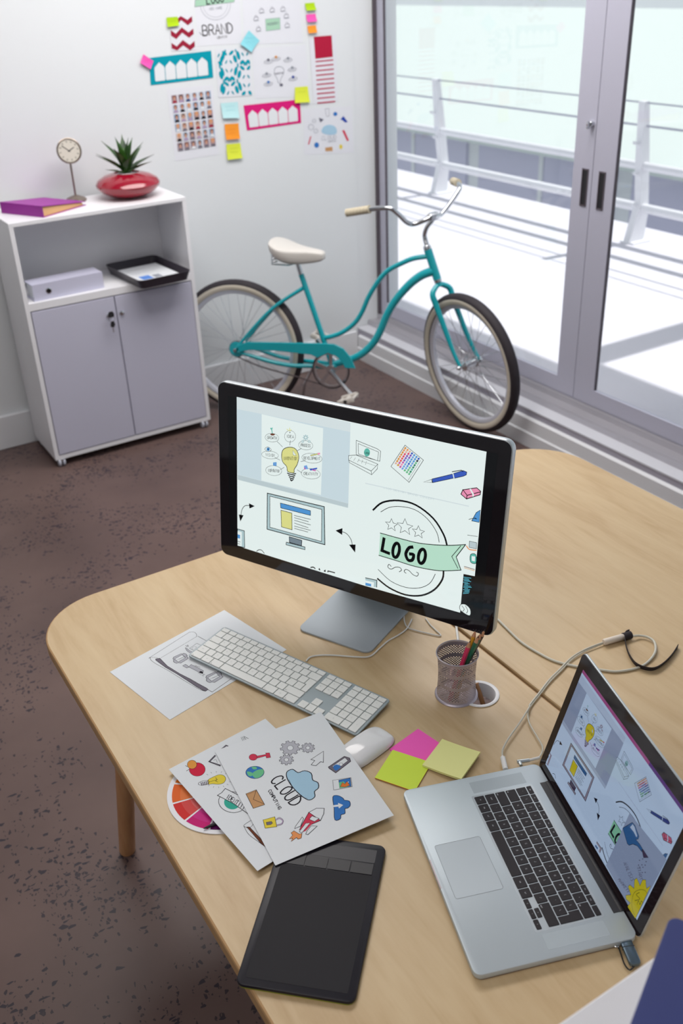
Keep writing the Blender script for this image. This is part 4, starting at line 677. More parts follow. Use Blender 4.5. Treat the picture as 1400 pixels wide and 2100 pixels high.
'w_mind': '''F|m2|0.6|-38,-23.1,39.2,-21.5,37.3,-70.1,-38.6,-72.9
C|g2|1.5|-38,-23.1,39.2,-21.5,37.3,-70.1,-38.6,-72.9
X|h2|1.6|-29.5,-50.6,28,-48,-29.5,-40.6|MODERN
D|h2|1.6|-43.6,13.8,-45.4,8.2,-53.2,4.3,-62.4,4.3,-67.6,8.2,-65.8,13.8,-58.1,17.7,-48.9,17.7
S|g2|2|-67.1,1.7,-40.2,3.2
T|h2|1|-63.8,19.8,-54.4,25,-46.2,16.2
D|h2|1.6|12.2,14.6,10.5,9,2.6,5,-6.7,5,-12,9,-10.2,14.6,-2.4,18.5,6.9,18.5
S|g2|2|-11.5,2.5,15.7,3.9
T|h2|1|-8.2,20.6,1.2,25.8,9.6,17
D|h2|1.6|69.6,15.3,67.8,9.7,60,5.7,50.5,5.7,45.1,9.7,46.9,15.3,54.7,19.3,64.1,19.3
S|g2|2|45.7,3.1,73.2,4.6
T|h2|1|48.9,21.4,58.4,26.6,66.9,17.7
D|h2|1.6|-74.9,-16.3,-76.6,-21.9,-84.4,-25.8,-93.6,-25.8,-98.8,-21.8,-97,-16.2,-89.3,-12.3,-80.1,-12.3
S|g2|2|-98.3,-28.3,-71.5,-26.9
T|h2|1|-94.9,-10.2,-85.6,-5,-77.5,-13.9
D|h2|1.6|85.8,-14,84,-19.7,76.1,-23.7,66.6,-23.6,61.2,-19.6,62.9,-13.9,70.8,-10,80.3,-10
S|g2|2|61.7,-26.2,89.5,-24.8
T|h2|1|65,-7.8,74.5,-2.6,83,-11.6
D|h2|1.6|-66.2,-60.8,-68,-66.4,-75.8,-70.3,-85.1,-70.2,-90.3,-66.2,-88.5,-60.6,-80.7,-56.7,-71.5,-56.7
S|g2|2|-89.9,-72.8,-62.8,-71.5
T|h2|1|-86.4,-54.5,-77,-49.3,-68.9,-58.3
D|h2|1.6|87.5,-53.7,85.8,-59.4,77.8,-63.4,68.3,-63.3,62.8,-59.2,64.6,-53.5,72.5,-49.5,82,-49.6
S|g2|2|63.4,-65.9,91.2,-64.6
T|h2|1|66.6,-47.3,76.2,-42.1,84.8,-51.2''',
'w_note_aqua': '''T|c3|0.7|-24.7,17.9,-16.9,13.8,-8.4,18.2,-0.6,14.1,8,18.5,15.8,14.4,24.4,18.8
T|c3|0.7|-26.2,2.3,-18.4,-1.8,-9.9,2.6,-2.1,-1.6,6.5,2.9,14.3,-1.3,23,3.1''',
'w_note_lime2': '''''',
'w_note_pink2': '''''',
'w_note_orange2': '''''',
'w_strip': '''F|R3|0.6|-50.6,149.5,49.8,150.1,52.1,55,-47.6,52.9
F|R4|0.6|-47.1,43.8,54.4,44.1,54.2,38,-47.4,37.6
F|R4|0.6|-47.2,23.2,54.7,23.5,54.3,17.4,-47.4,17.1
F|R4|0.6|-47.2,2.6,54.8,2.6,54.6,-3.4,-47.4,-3.4
F|R4|0.6|-47.2,-17.9,55.1,-18.1,54.8,-24.4,-47.6,-24
F|R4|0.6|-47.2,-38.8,55.2,-39.1,54.9,-45.4,-47.6,-44.9
F|R4|0.6|-47.2,-59.5,55.4,-60.1,55.2,-66.4,-47.6,-65.6
F|R4|0.6|-47.2,-80.4,55.7,-81.2,55.3,-87.5,-47.6,-86.6
F|R4|0.6|-47.2,-101.4,55.8,-102.4,55.6,-108.8,-47.7,-107.6
F|R4|0.6|-47.2,-122.5,56.1,-123.9,55.8,-130.1,-47.7,-128.8
F|R4|0.6|-47.2,-143.8,56.2,-145.2,55.9,-151.5,-47.7,-150''',
'w_teal': '''F|W|0.6|-127.7,12.5,-105.6,30.8,-85,13.7,-82.3,7.1,-84.5,-41,-87.7,-44.5,-130.7,-45.5,-133.6,-42.2,-131.1,5.8
F|W|0.6|-75.9,13.9,-53.6,32.3,-32.7,15.1,-29.9,8.5,-31.8,-39.8,-35,-43.2,-78.5,-44.3,-81.4,-41,-79.2,7.2
F|W|0.6|-23.6,15.4,-1.2,33.8,20.1,16.5,23,9.9,21.5,-38.5,18.2,-42,-25.7,-43,-28.7,-39.7,-26.9,8.6
F|W|0.6|29.4,16.8,51.9,35.3,73.5,18,76.4,11.3,75.3,-37.2,72,-40.7,27.6,-41.8,24.6,-38.4,26.1,10
F|W|0.6|82.8,18.2,105.4,36.8,127.4,19.4,130.4,12.8,129.6,-35.9,126.4,-39.4,81.5,-40.5,78.4,-37.2,79.5,11.4''',
'w_note_pink': '''T|P2|0.7|-13.6,8.1,-9.2,4.1,-3.7,8.2,0.7,4.2,6.3,8.4,10.7,4.3,16.3,8.5''',
'w_damask': '''G|c2|0.6|-52.5,11.9,-51,-2.5,-55.2,-10.4,-62.5,-7,-68.7,5.6,-70.1,20,-66,27.8,-58.7,24.5
G|c2|0.6|-51.7,56.3,-58.8,46.2,-66.2,44.8,-69.6,52.5,-67,65.1,-59.9,75.2,-52.4,76.8,-49,68.9
G|c2|0.6|-33.7,-15.2,-34.4,-22.2,-41,-29.2,-49.4,-31.9,-54.8,-28.8,-54,-21.8,-47.5,-14.9,-39.1,-12.2
G|c2|0.6|-29.8,77.8,-35.5,76,-44.7,80.1,-52.1,87.8,-53.3,94.3,-47.6,96,-38.4,92,-31,84.4
G|c2|0.6|-67.7,33,-69.1,26,-72.2,23.2,-75.2,26.2,-76.2,33.3,-74.8,40.3,-71.7,43.1,-68.8,40.1
G|c2|0.6|-35.5,14.6,-32.5,8.3,-32.9,4.2,-36.4,4.8,-40.9,9.6,-43.9,15.9,-43.5,20,-40.1,19.4
G|c2|0.6|-34.7,45.5,-39.5,41,-43,40.8,-43.2,44.8,-39.9,50.8,-35.1,55.3,-31.6,55.6,-31.5,51.6
G|c2|0.6|16.3,3,9.4,-9.2,1.8,-12.1,-2,-4,0.2,10.4,7.1,22.5,14.7,25.4,18.5,17.3
G|c2|0.6|17.6,62.8,19.7,50,15.8,42.3,8.4,44.4,1.7,54.8,-0.3,67.6,3.5,75.3,10.9,73.3
G|c2|0.6|0.4,-30.6,-5.2,-33.2,-13.5,-30.1,-19.7,-22.8,-20.1,-15.7,-14.5,-13,-6.2,-16.2,0,-23.5
G|c2|0.6|5.2,92.8,3.7,86.2,-4.1,79.1,-13.6,75.5,-19.2,77.5,-17.7,84.1,-9.9,91.2,-0.4,94.8
G|c2|0.6|25.4,30.3,23.9,23.3,20.8,20.4,17.8,23.5,16.7,30.6,18.2,37.8,21.3,40.5,24.3,37.5
G|c2|0.6|-11.6,8.8,-16.4,4.2,-19.9,3.8,-20,7.9,-16.7,14,-11.9,18.6,-8.4,18.9,-8.2,14.8
G|c2|0.6|-10.5,50,-7.5,43.8,-7.8,39.8,-11.3,40.2,-15.9,45,-18.9,51.2,-18.5,55.3,-15.1,54.8
G|c2|0.6|-54.9,-74.9,-62,-85.2,-69.4,-86.8,-72.7,-78.7,-70.1,-65.7,-63,-55.5,-55.6,-53.9,-52.2,-61.9
G|c2|0.6|-33.1,-52.9,-38.8,-54.7,-47.9,-50.4,-55.2,-42.6,-56.4,-35.9,-50.8,-34.1,-41.6,-38.2,-34.3,-46.1
G|c2|0.6|-27.2,-26.6,-28.9,-33.8,-32.6,-36.6,-36.1,-33.5,-37.5,-26.2,-35.8,-19.2,-32.1,-16.4,-28.5,-19.4
G|c2|0.6|-38.1,-86.1,-42.8,-90.7,-46.3,-91,-46.4,-86.9,-43.2,-80.6,-38.4,-76,-34.9,-75.7,-34.8,-79.9
G|c2|0.6|14.1,-68.6,16,-81.8,12.2,-89.7,4.8,-87.6,-1.8,-76.7,-3.8,-63.6,0,-55.7,7.4,-57.8
G|c2|0.6|1.7,-37.7,0.2,-44.5,-7.6,-51.8,-17,-55.4,-22.6,-53.2,-21,-46.6,-13.3,-39.2,-3.9,-35.6
G|c2|0.6|-16.9,-27,-18.5,-34.1,-22.3,-37,-25.8,-33.9,-27.2,-26.6,-25.5,-19.5,-21.8,-16.7,-18.2,-19.8
G|c2|0.6|-13.9,-81.7,-10.9,-88.1,-11.3,-92.2,-14.8,-91.7,-19.3,-86.8,-22.3,-80.2,-21.9,-76.2,-18.5,-76.7
G|c2|0.6|35.7,75.5,37.2,61.2,32.9,53.4,25.4,56.8,19.2,69.1,17.7,83.4,22,91.1,29.5,87.9
G|c2|0.6|54.9,48.6,54,41.6,47.4,34.8,38.8,32.1,33.3,35.1,34.1,42.1,40.8,48.9,49.4,51.6
G|c2|0.6|20.3,96.4,18.8,89.4,15.6,86.6,12.6,89.5,11.5,96.6,12.9,98.5,16,98.4,19,98.4
G|c2|0.6|53,78.2,56.1,72,55.7,67.9,52.2,68.4,47.5,73.2,44.5,79.4,44.9,83.5,48.4,83
G|c2|0.6|86,33.6,83.9,30.8,75.4,34,69.1,41.2,68.7,48.2,74.4,50.9,82.9,47.8,86.2,40.6
G|c2|0.6|77.5,72.4,72.6,67.9,69,67.6,68.9,71.6,72.3,77.8,77.2,82.2,80.8,82.5,80.9,78.5
G|c2|0.6|32,-57.7,33.4,-72.4,29.1,-80.4,21.7,-77,15.5,-64.2,14.1,-49.5,18.3,-41.6,25.8,-45
G|c2|0.6|33,-12.5,25.7,-22.8,18.2,-24.2,14.7,-16.2,17.5,-3.5,24.7,6.8,32.3,8.3,35.7,0.3
G|c2|0.6|51,-85.5,50.2,-92.7,43.5,-99.7,35,-100.5,29.5,-99.2,30.3,-92.1,37,-85.1,45.5,-82.4
G|c2|0.6|55.3,9.3,49.5,7.5,40.1,11.8,32.7,19.4,31.5,26.1,37.3,27.9,46.6,23.8,54.1,16
G|c2|0.6|61.4,35.3,59.7,28.3,55.8,25.4,52.2,28.5,50.9,35.6,52.6,42.8,56.4,45.5,60.1,42.5
G|c2|0.6|16.6,-36.2,15.2,-43.4,12,-46.2,9,-43.2,8,-35.9,9.4,-28.8,12.6,-25.9,15.5,-29
G|c2|0.6|49.2,-55.1,52.2,-61.5,51.8,-65.7,48.3,-65.1,43.7,-60.2,40.7,-53.7,41.1,-49.6,44.6,-50.1
G|c2|0.6|50.1,-23.6,45.2,-28.2,41.7,-28.5,41.6,-24.4,44.9,-18.2,49.8,-13.6,53.3,-13.2,53.5,-17.4
G|c2|0.6|81.9,-101.1,79.9,-102.1,71.4,-100.7,65.1,-93.2,64.7,-86,70.4,-83.2,78.8,-86.6,82.1,-93.9
G|c2|0.6|85.7,24.6,85.5,17.9,81.3,10.5,71.7,6.8,66,9,67.6,15.6,75.5,22.9,85.2,26.5
G|c2|0.6|71.9,35,70.2,28,66.4,25.1,62.7,28.2,61.4,35.3,63.1,42.4,67,45.2,70.6,42.2
G|c2|0.6|73.5,-61.2,68.6,-65.8,65,-66.1,64.9,-61.9,68.3,-55.7,73.2,-51.1,76.8,-50.8,76.9,-54.9
G|c2|0.6|74.8,-19.1,77.8,-25.5,77.4,-29.6,73.9,-29.1,69.2,-24.2,66.2,-17.8,66.6,-13.7,70.1,-14.2
G|c2|0.6|-42.4,70.8,-49.3,58.8,-56.7,55.9,-60.5,63.9,-58.4,78,-51.6,90,-44.1,92.8,-40.3,84.9
G|c2|0.6|-58.1,37.8,-63.6,35.1,-71.8,38.2,-78,45.4,-78.5,52.3,-72.9,55,-64.7,51.8,-58.5,44.8
G|c2|0.6|-33.5,97.8,-34.9,90.8,-38,87.9,-41,90.9,-42.1,97.9,-40.8,99.9,-37.8,99.8,-34.7,99.8
G|c2|0.6|-70,76.3,-74.8,71.8,-78.3,71.5,-78.4,75.5,-75.2,81.6,-70.4,86,-66.9,86.4,-66.8,82.4
G|c2|0.6|-62.8,-61.5,-69.6,-73.9,-77,-76.8,-80.7,-68.5,-78.6,-54,-71.9,-41.7,-64.4,-38.9,-60.7,-47
G|c2|0.6|-61.6,-1.1,-59.6,-14,-63.4,-21.8,-70.7,-19.7,-77.3,-9.1,-79.3,3.8,-75.6,11.5,-68.2,9.5
G|c2|0.6|-53.9,-33.9,-55.4,-41,-58.4,-43.9,-61.4,-40.8,-62.5,-33.6,-61,-26.5,-58,-23.6,-55,-26.7''',
'w_bulb': '''D|g2|2.6|-35.7,-1.6,-29.3,20.3,-5.6,26,15.1,15.4,15.3,-5.6,-3.4,-30.4,-6.5,-45.3,-17.7,-44.4,-21.9,-26.7
X|h2|1.2|-33.4,-7.8,13.4,-6.9,-33.8,-0.3|INNOVATION
G|h2|0.6|7.7,-56.3,4.6,-60.9,-2.1,-62.3,-8.6,-59.8,-11,-54.8,-7.9,-50.2,-1.1,-48.8,5.4,-51.3
G|h2|0.6|-55.8,58.5,-58.9,54.1,-65.2,53.4,-69.9,56.9,-69.4,62,-64.2,64.8,-58.1,63.3
D|h2|1.5|-41,51.8,-44.8,47.2,-55.8,43.7,-69.9,42.8,-81.6,44.7,-86.5,48.7,-82.8,53.3,-71.8,56.7,-57.7,57.7,-46,55.8
S|g2|2.2|-76.7,49.7,-50.9,50.8
G|t|0.6|-13.5,68,-16.6,63.6,-22.9,62.9,-27.7,66.5,-27.3,71.6,-22,74.4,-15.9,72.8
D|h2|1.5|1.4,61.3,-2.4,56.7,-13.5,53.2,-27.7,52.3,-39.5,54.2,-44.4,58.2,-40.6,62.8,-29.6,66.2,-15.4,67.2,-3.6,65.4
S|g2|2.2|-34.5,59.2,-8.5,60.3
G|g2|0.6|51,58.3,47.9,53.9,41.5,53.2,36.7,56.8,37,61.9,42.3,64.7,48.6,63.2
D|h2|1.5|66.2,51.6,62.4,46.9,51.1,43.4,36.8,42.4,24.8,44.4,19.8,48.4,23.6,53,34.7,56.5,49.1,57.5,61.1,55.6
S|g2|2.2|29.8,49.4,56.1,50.5
G|g2|0.6|71.6,15.7,68.4,11.2,62,10.6,57.1,14.2,57.5,19.4,62.8,22.2,69.1,20.6
D|h2|1.5|86.9,8.8,83,4.1,71.7,0.6,57.2,-0.3,45.2,1.7,40.1,5.8,43.9,10.5,55.1,14,69.6,14.9,81.7,12.9
S|g2|2.2|50.1,6.8,76.7,7.8
G|g2|0.6|-69.8,0.3,-73,-4.1,-79.3,-4.8,-84,-1.2,-83.5,3.9,-78.3,6.7,-72.2,5.1
D|h2|1.5|-55,-6.6,-58.8,-11.2,-69.9,-14.7,-84.1,-15.6,-95.8,-13.6,-100.7,-9.5,-96.9,-4.9,-85.9,-1.4,-71.8,-0.5,-60,-2.5
S|g2|2.2|-90.9,-8.5,-65,-7.6
G|B|0.6|-63.7,-37.6,-66.9,-42.1,-73.2,-42.7,-78,-39.1,-77.5,-33.9,-72.3,-31.1,-66.1,-32.7
D|h2|1.5|-48.9,-44.6,-52.7,-49.3,-63.8,-52.7,-78,-53.5,-89.8,-51.5,-94.8,-47.4,-91,-42.7,-79.9,-39.3,-65.7,-38.4,-53.9,-40.5
S|g2|2.2|-84.9,-46.4,-58.8,-45.5
G|D|0.6|73.4,-26,70.2,-30.5,63.7,-31.1,58.9,-27.4,59.2,-22.2,64.6,-19.4,70.9,-21
D|h2|1.5|88.8,-33,84.9,-37.7,73.6,-41.2,59,-42.1,46.9,-40,41.7,-35.8,45.6,-31.1,56.9,-27.7,71.4,-26.8,83.6,-28.8
S|g2|2.2|51.9,-34.9,78.6,-34''',
'w_note_yellow': '''T|g3|0.7|-21.3,15.4,-14.4,10.8,-6.9,15.4,0,10.7,7.6,15.3,14.5,10.6,22.1,15.2''',
'w_pink': '''F|W|0.6|-134.4,13.2,-113,31.1,-89.4,13.3,-86,6.6,-83.5,-41.8,-86.3,-45.2,-130.8,-45.8,-133.9,-42.4,-137,6.4
F|W|0.6|-80.3,13.3,-58.4,31.1,-34.8,13.4,-31.5,6.8,-29.5,-41.1,-32.4,-44.5,-77.3,-45.1,-80.5,-41.7,-83,6.6
F|W|0.6|-25.7,13.5,-3.3,31.1,20.3,13.6,23.6,7,24.9,-40.5,22,-43.8,-23.4,-44.4,-26.5,-41.1,-28.4,6.8
F|W|0.6|29.6,13.6,52.4,31.1,76.1,13.8,79.3,7.2,80,-39.8,77,-43.1,31.1,-43.7,28,-40.4,26.7,7
F|W|0.6|85.4,13.8,108.7,31.1,132.4,13.9,135.5,7.4,135.6,-39.1,132.5,-42.4,86.2,-43,83.1,-39.8,82.4,7.2''',
'w_faces': '''F|f2|0.6|-96.7,126.5,-69.7,127,-69.3,93.2,-96.3,92.6
F|R2|0.6|-94.3,92.7,-90.5,103.6,-75.4,103.9,-71.3,93.1
G|N|0.6|-74.7,116.1,-78.8,107.2,-87.2,107.1,-91.5,115.8,-87.4,124.6,-79,124.8
G|k2|0.6|-77.5,112.3,-80.2,104.3,-85.8,104.2,-88.7,112.1,-86,120.1,-80.4,120.2
F|f2|0.6|-63.3,127.2,-36.1,127.7,-35.8,93.8,-63,93.3
F|v|0.6|-60.9,93.3,-57.1,104.3,-41.9,104.6,-37.8,93.8
G|K|0.6|-41.2,116.8,-45.3,107.9,-53.8,107.7,-58.1,116.4,-54,125.3,-45.5,125.5
G|k2|0.6|-44,113,-46.7,105,-52.3,104.9,-55.2,112.8,-52.5,120.8,-46.9,120.9
F|f1|0.6|-29.7,127.9,-2.3,128.4,-2,94.5,-29.4,94
F|D2|0.6|-27.4,94,-23.4,105,-8.2,105.3,-4.1,94.5
G|N|0.6|-7.4,117.5,-11.6,108.6,-20.1,108.4,-24.5,117.1,-20.3,126,-11.8,126.2
G|k2|0.6|-10.2,113.7,-13,105.7,-18.7,105.6,-21.6,113.5,-18.8,121.5,-13.2,121.6
F|f1|0.6|4.1,128.6,31.7,129.1,31.9,95.2,4.4,94.6
F|v|0.6|6.4,94.7,10.4,105.7,25.7,106,29.9,95.2
G|N|0.6|26.6,118.2,22.3,109.3,13.8,109.1,9.4,117.8,13.6,126.7,22.2,126.9
G|k2|0.6|23.7,114.4,20.9,106.4,15.2,106.3,12.3,114.2,15.1,122.2,20.8,122.3
F|f1|0.6|38.2,129.3,66,129.8,66.1,95.9,38.4,95.3
F|K|0.6|40.5,95.4,44.5,106.3,59.9,106.7,64.1,95.8
G|N|0.6|60.8,118.9,56.5,110,47.9,109.8,43.5,118.5,47.7,127.4,56.4,127.6
G|k2|0.6|57.9,115.1,55.1,107.1,49.3,106.9,46.4,114.9,49.2,122.9,55,123
F|f4|0.6|72.5,130,100.4,130.6,100.5,96.6,72.6,96
F|h|0.6|74.7,96.1,78.8,107,94.3,107.3,98.5,96.5
G|N|0.6|95.2,119.6,90.9,110.7,82.2,110.5,77.8,119.2,82.1,128.1,90.8,128.3
G|k2|0.6|92.3,115.8,89.4,107.8,83.6,107.6,80.7,115.6,83.6,123.6,89.4,123.7
F|f1|0.6|-96.2,86.2,-69.2,86.7,-68.8,52.5,-95.8,52
F|v|0.6|-93.8,52,-89.9,63.1,-75,63.4,-70.8,52.5
G|N|0.6|-74.2,75.7,-78.3,66.7,-86.7,66.6,-91,75.3,-86.9,84.3,-78.5,84.5
G|k2|0.6|-77,71.9,-79.7,63.8,-85.2,63.7,-88.1,71.6,-85.5,79.7,-79.9,79.9
F|f1|0.6|-62.9,86.8,-35.7,87.4,-35.4,53.2,-62.5,52.6
F|K|0.6|-60.5,52.7,-56.6,63.7,-41.5,64,-37.4,53.1
G|N|0.6|-40.7,76.3,-44.9,67.4,-53.3,67.2,-57.6,76,-53.5,84.9,-45.1,85.1
G|k2|0.6|-43.5,72.5,-46.3,64.4,-51.9,64.3,-54.8,72.3,-52.1,80.4,-46.4,80.5
F|f1|0.6|-29.3,87.5,-2,88,-1.7,53.8,-29,53.3
F|W|0.6|-27,53.3,-23,64.4,-7.9,64.7,-3.7,53.8
G|t|0.6|-7.1,77,-11.2,68,-19.7,67.9,-24.1,76.7,-19.9,85.6,-11.4,85.8
G|k2|0.6|-9.9,73.2,-12.6,65.1,-18.3,65,-21.2,73,-18.5,81,-12.8,81.2
F|f4|0.6|4.4,88.2,32,88.7,32.2,54.5,4.7,53.9
F|K|0.6|6.8,54,10.7,65,26,65.3,30.2,54.4
G|N|0.6|26.8,77.7,22.6,68.7,14.1,68.5,9.7,77.3,13.9,86.3,22.5,86.5
G|k2|0.6|24,73.9,21.2,65.8,15.5,65.6,12.6,73.6,15.4,81.7,21.1,81.8
F|f1|0.6|38.4,88.8,66.1,89.4,66.3,55.1,38.7,54.6
F|W|0.6|40.7,54.6,44.7,65.7,60.1,66,64.3,55.1
G|K|0.6|61,78.3,56.7,69.4,48.1,69.2,43.7,78,48,87,56.6,87.2
G|k2|0.6|58.1,74.5,55.3,66.4,49.5,66.3,46.6,74.3,49.4,82.4,55.2,82.5
F|f1|0.6|72.7,89.5,100.6,90.1,100.6,55.8,72.8,55.2
F|h|0.6|74.9,55.3,78.9,66.4,94.4,66.7,98.6,55.7
G|t|0.6|95.3,79,91,70,82.3,69.9,78,78.7,82.2,87.6,90.9,87.8
G|k2|0.6|92.4,75.2,89.6,67.1,83.8,67,80.9,75,83.7,83.1,89.5,83.2
F|f4|0.6|-95.7,45.5,-68.7,46,-68.3,11.5,-95.2,11
F|K|0.6|-93.2,11,-89.4,22.2,-74.5,22.5,-70.3,11.5
G|K|0.6|-73.7,34.9,-77.8,25.9,-86.1,25.7,-90.4,34.5,-86.4,43.6,-78,43.8
G|k2|0.6|-76.5,31,-79.1,22.9,-84.7,22.8,-87.6,30.8,-84.9,39,-79.4,39.1
F|f3|0.6|-62.4,46.1,-35.3,46.6,-35,12.1,-62,11.6
F|v|0.6|-60,11.7,-56.1,22.8,-41.1,23.1,-37,12.1
G|K|0.6|-40.3,35.5,-44.4,26.5,-52.9,26.3,-57.2,35.2,-53.1,44.2,-44.7,44.4
G|k2|0.6|-43.1,31.7,-45.8,23.5,-51.4,23.4,-54.3,31.4,-51.6,39.6,-46,39.7
F|f4|0.6|-28.9,46.7,-1.6,47.3,-1.4,12.7,-28.6,12.2
F|v|0.6|-26.6,12.3,-22.7,23.4,-7.5,23.7,-3.4,12.7
G|t|0.6|-6.7,36.1,-10.9,27.1,-19.4,26.9,-23.7,35.8,-19.5,44.8,-11.1,45
G|k2|0.6|-9.5,32.3,-12.3,24.1,-17.9,24,-20.8,32.1,-18.1,40.2,-12.4,40.4
F|f2|0.6|4.8,47.4,32.2,47.9,32.5,13.4,5.1,12.9
F|K|0.6|7.1,12.9,11,24,26.3,24.3,30.4,13.3
G|t|0.6|27.1,36.8,22.9,27.7,14.4,27.6,10,36.4,14.2,45.5,22.8,45.7
G|k2|0.6|24.3,32.9,21.5,24.8,15.8,24.6,12.9,32.7,15.7,40.9,21.4,41
F|f1|0.6|38.7,48,66.3,48.6,66.5,14,38.9,13.5
F|K|0.6|40.9,13.5,45,24.7,60.3,25,64.4,14
G|N|0.6|61.2,37.4,56.9,28.4,48.3,28.2,44,37.1,48.2,46.1,56.8,46.3
G|k2|0.6|58.3,33.6,55.5,25.4,49.8,25.3,46.9,33.3,49.7,41.5,55.4,41.6
F|f2|0.6|72.8,48.7,100.7,49.2,100.8,14.6,73,14.1
F|K|0.6|75,14.1,79.1,25.3,94.5,25.6,98.7,14.6
G|t|0.6|95.4,38.1,91.1,29,82.5,28.8,78.1,37.7,82.4,46.8,91.1,47
G|k2|0.6|92.6,34.2,89.7,26,83.9,25.9,81,34,83.9,42.2,89.6,42.3
F|f4|0.6|-95.1,4.4,-68.3,4.9,-67.8,-29.9,-94.7,-30.4
F|W|0.6|-92.7,-30.3,-88.9,-19.1,-73.9,-18.8,-69.8,-29.9
G|t|0.6|-73.2,-6.3,-77.3,-15.4,-85.6,-15.6,-89.9,-6.6,-85.9,2.5,-77.5,2.7
G|k2|0.6|-75.9,-10.2,-78.6,-18.4,-84.2,-18.5,-87.1,-10.4,-84.4,-2.2,-78.8,-2
F|f3|0.6|-61.9,5,-34.9,5.5,-34.5,-29.3,-61.5,-29.8
F|h|0.6|-59.5,-29.8,-55.7,-18.5,-40.7,-18.2,-36.5,-29.3
G|N|0.6|-39.9,-5.7,-44,-14.8,-52.4,-15,-56.7,-6,-52.6,3.1,-44.2,3.3
G|k2|0.6|-42.7,-9.6,-45.4,-17.8,-51,-17.9,-53.9,-9.8,-51.2,-1.6,-45.6,-1.4
F|f2|0.6|-28.5,5.6,-1.3,6.1,-1,-28.7,-28.2,-29.2
F|K|0.6|-26.2,-29.2,-22.3,-17.9,-7.2,-17.6,-3,-28.7
G|t|0.6|-6.4,-5.1,-10.5,-14.2,-19,-14.4,-23.3,-5.4,-19.2,3.7,-10.7,3.9
G|k2|0.6|-9.1,-9,-11.9,-17.2,-17.5,-17.3,-20.4,-9.2,-17.7,-1,-12.1,-0.8
F|f3|0.6|5.1,6.2,32.5,6.8,32.7,-28.1,5.4,-28.6
F|R2|0.6|7.4,-28.6,11.4,-17.3,26.6,-17,30.7,-28.1
G|N|0.6|27.4,-4.5,23.2,-13.6,14.7,-13.8,10.4,-4.8,14.5,4.3,23,4.5
G|k2|0.6|24.6,-8.4,21.8,-16.6,16.1,-16.7,13.2,-8.6,16,-0.3,21.7,-0.2
F|f1|0.6|39,6.9,66.5,7.4,66.7,-27.5,39.2,-28
F|v|0.6|41.2,-28,45.2,-16.7,60.5,-16.4,64.6,-27.5
G|K|0.6|61.4,-3.9,57.1,-13,48.6,-13.2,44.2,-4.2,48.4,4.9,57,5.1
G|k2|0.6|58.5,-7.7,55.7,-16,50,-16.1,47.1,-8,49.9,0.3,55.6,0.4
F|f2|0.6|73,7.5,100.8,8,100.9,-26.9,73.2,-27.4
F|R2|0.6|75.2,-27.4,79.3,-16.1,94.7,-15.8,98.8,-26.9
G|t|0.6|95.6,-3.2,91.3,-12.4,82.6,-12.5,78.3,-3.6,82.6,5.6,91.2,5.7
G|k2|0.6|92.7,-7.1,89.8,-15.4,84.1,-15.5,81.2,-7.3,84,0.9,89.8,1
F|f3|0.6|-94.6,-37,-67.8,-36.6,-67.3,-71.7,-94.1,-72.1
F|K|0.6|-92.1,-72.1,-88.3,-60.8,-73.4,-60.5,-69.3,-71.7
G|t|0.6|-72.7,-47.9,-76.8,-57,-85.1,-57.2,-89.4,-48.2,-85.3,-39,-77,-38.8
G|k2|0.6|-75.4,-51.8,-78.1,-60.1,-83.7,-60.2,-86.5,-52,-83.9,-43.7,-78.3,-43.6
F|f1|0.6|-61.4,-36.4,-34.5,-36,-34.1,-71.1,-61,-71.6
F|v|0.6|-59.1,-71.5,-55.2,-60.2,-40.2,-59.9,-36.1,-71.1
G|K|0.6|-39.5,-47.3,-43.6,-56.5,-51.9,-56.6,-56.2,-47.6,-52.2,-38.4,-43.8,-38.2
G|k2|0.6|-42.2,-51.2,-44.9,-59.5,-50.5,-59.6,-53.4,-51.4,-50.7,-43.1,-45.1,-43
F|f2|0.6|-28.1,-35.9,-1,-35.4,-0.7,-70.5,-27.8,-71
F|h|0.6|-25.8,-71,-21.9,-59.6,-6.8,-59.4,-2.7,-70.6
G|K|0.6|-6,-46.7,-10.1,-55.9,-18.6,-56,-22.9,-47,-18.8,-37.8,-10.3,-37.6
G|k2|0.6|-8.8,-50.6,-11.5,-58.9,-17.1,-59,-20,-50.8,-17.3,-42.5,-11.7,-42.4
F|f3|0.6|5.4,-35.3,32.8,-34.8,33,-70,5.7,-70.4
F|v|0.6|7.7,-70.4,11.7,-59,26.9,-58.8,31,-70
G|K|0.6|27.7,-46.1,23.5,-55.3,15,-55.5,10.7,-46.4,14.8,-37.2,23.3,-37
G|k2|0.6|24.9,-50,22.1,-58.3,16.4,-58.4,13.5,-50.2,16.3,-41.9,22,-41.8
F|f1|0.6|39.2,-34.7,66.7,-34.2,66.9,-69.4,39.4,-69.9
F|h|0.6|41.5,-69.8,45.4,-58.5,60.7,-58.2,64.8,-69.4
G|K|0.6|61.6,-45.5,57.3,-54.7,48.8,-54.9,44.5,-45.8,48.7,-36.6,57.2,-36.5
G|k2|0.6|58.7,-49.4,55.9,-57.8,50.2,-57.9,47.3,-49.6,50.1,-41.3,55.8,-41.2
F|f4|0.6|73.2,-34.1,100.9,-33.6,101,-68.8,73.3,-69.3
F|W|0.6|75.4,-69.2,79.4,-57.9,94.8,-57.6,98.9,-68.8
G|N|0.6|95.7,-44.9,91.4,-54.1,82.8,-54.3,78.5,-45.2,82.7,-36,91.3,-35.9
G|k2|0.6|92.8,-48.8,90,-57.2,84.2,-57.3,81.3,-49.1,84.2,-40.7,89.9,-40.6
F|f2|0.6|-94,-78.9,-67.3,-78.4,-66.8,-113.8,-93.5,-114.3
F|h|0.6|-91.6,-114.3,-87.8,-102.8,-72.9,-102.6,-68.8,-113.9
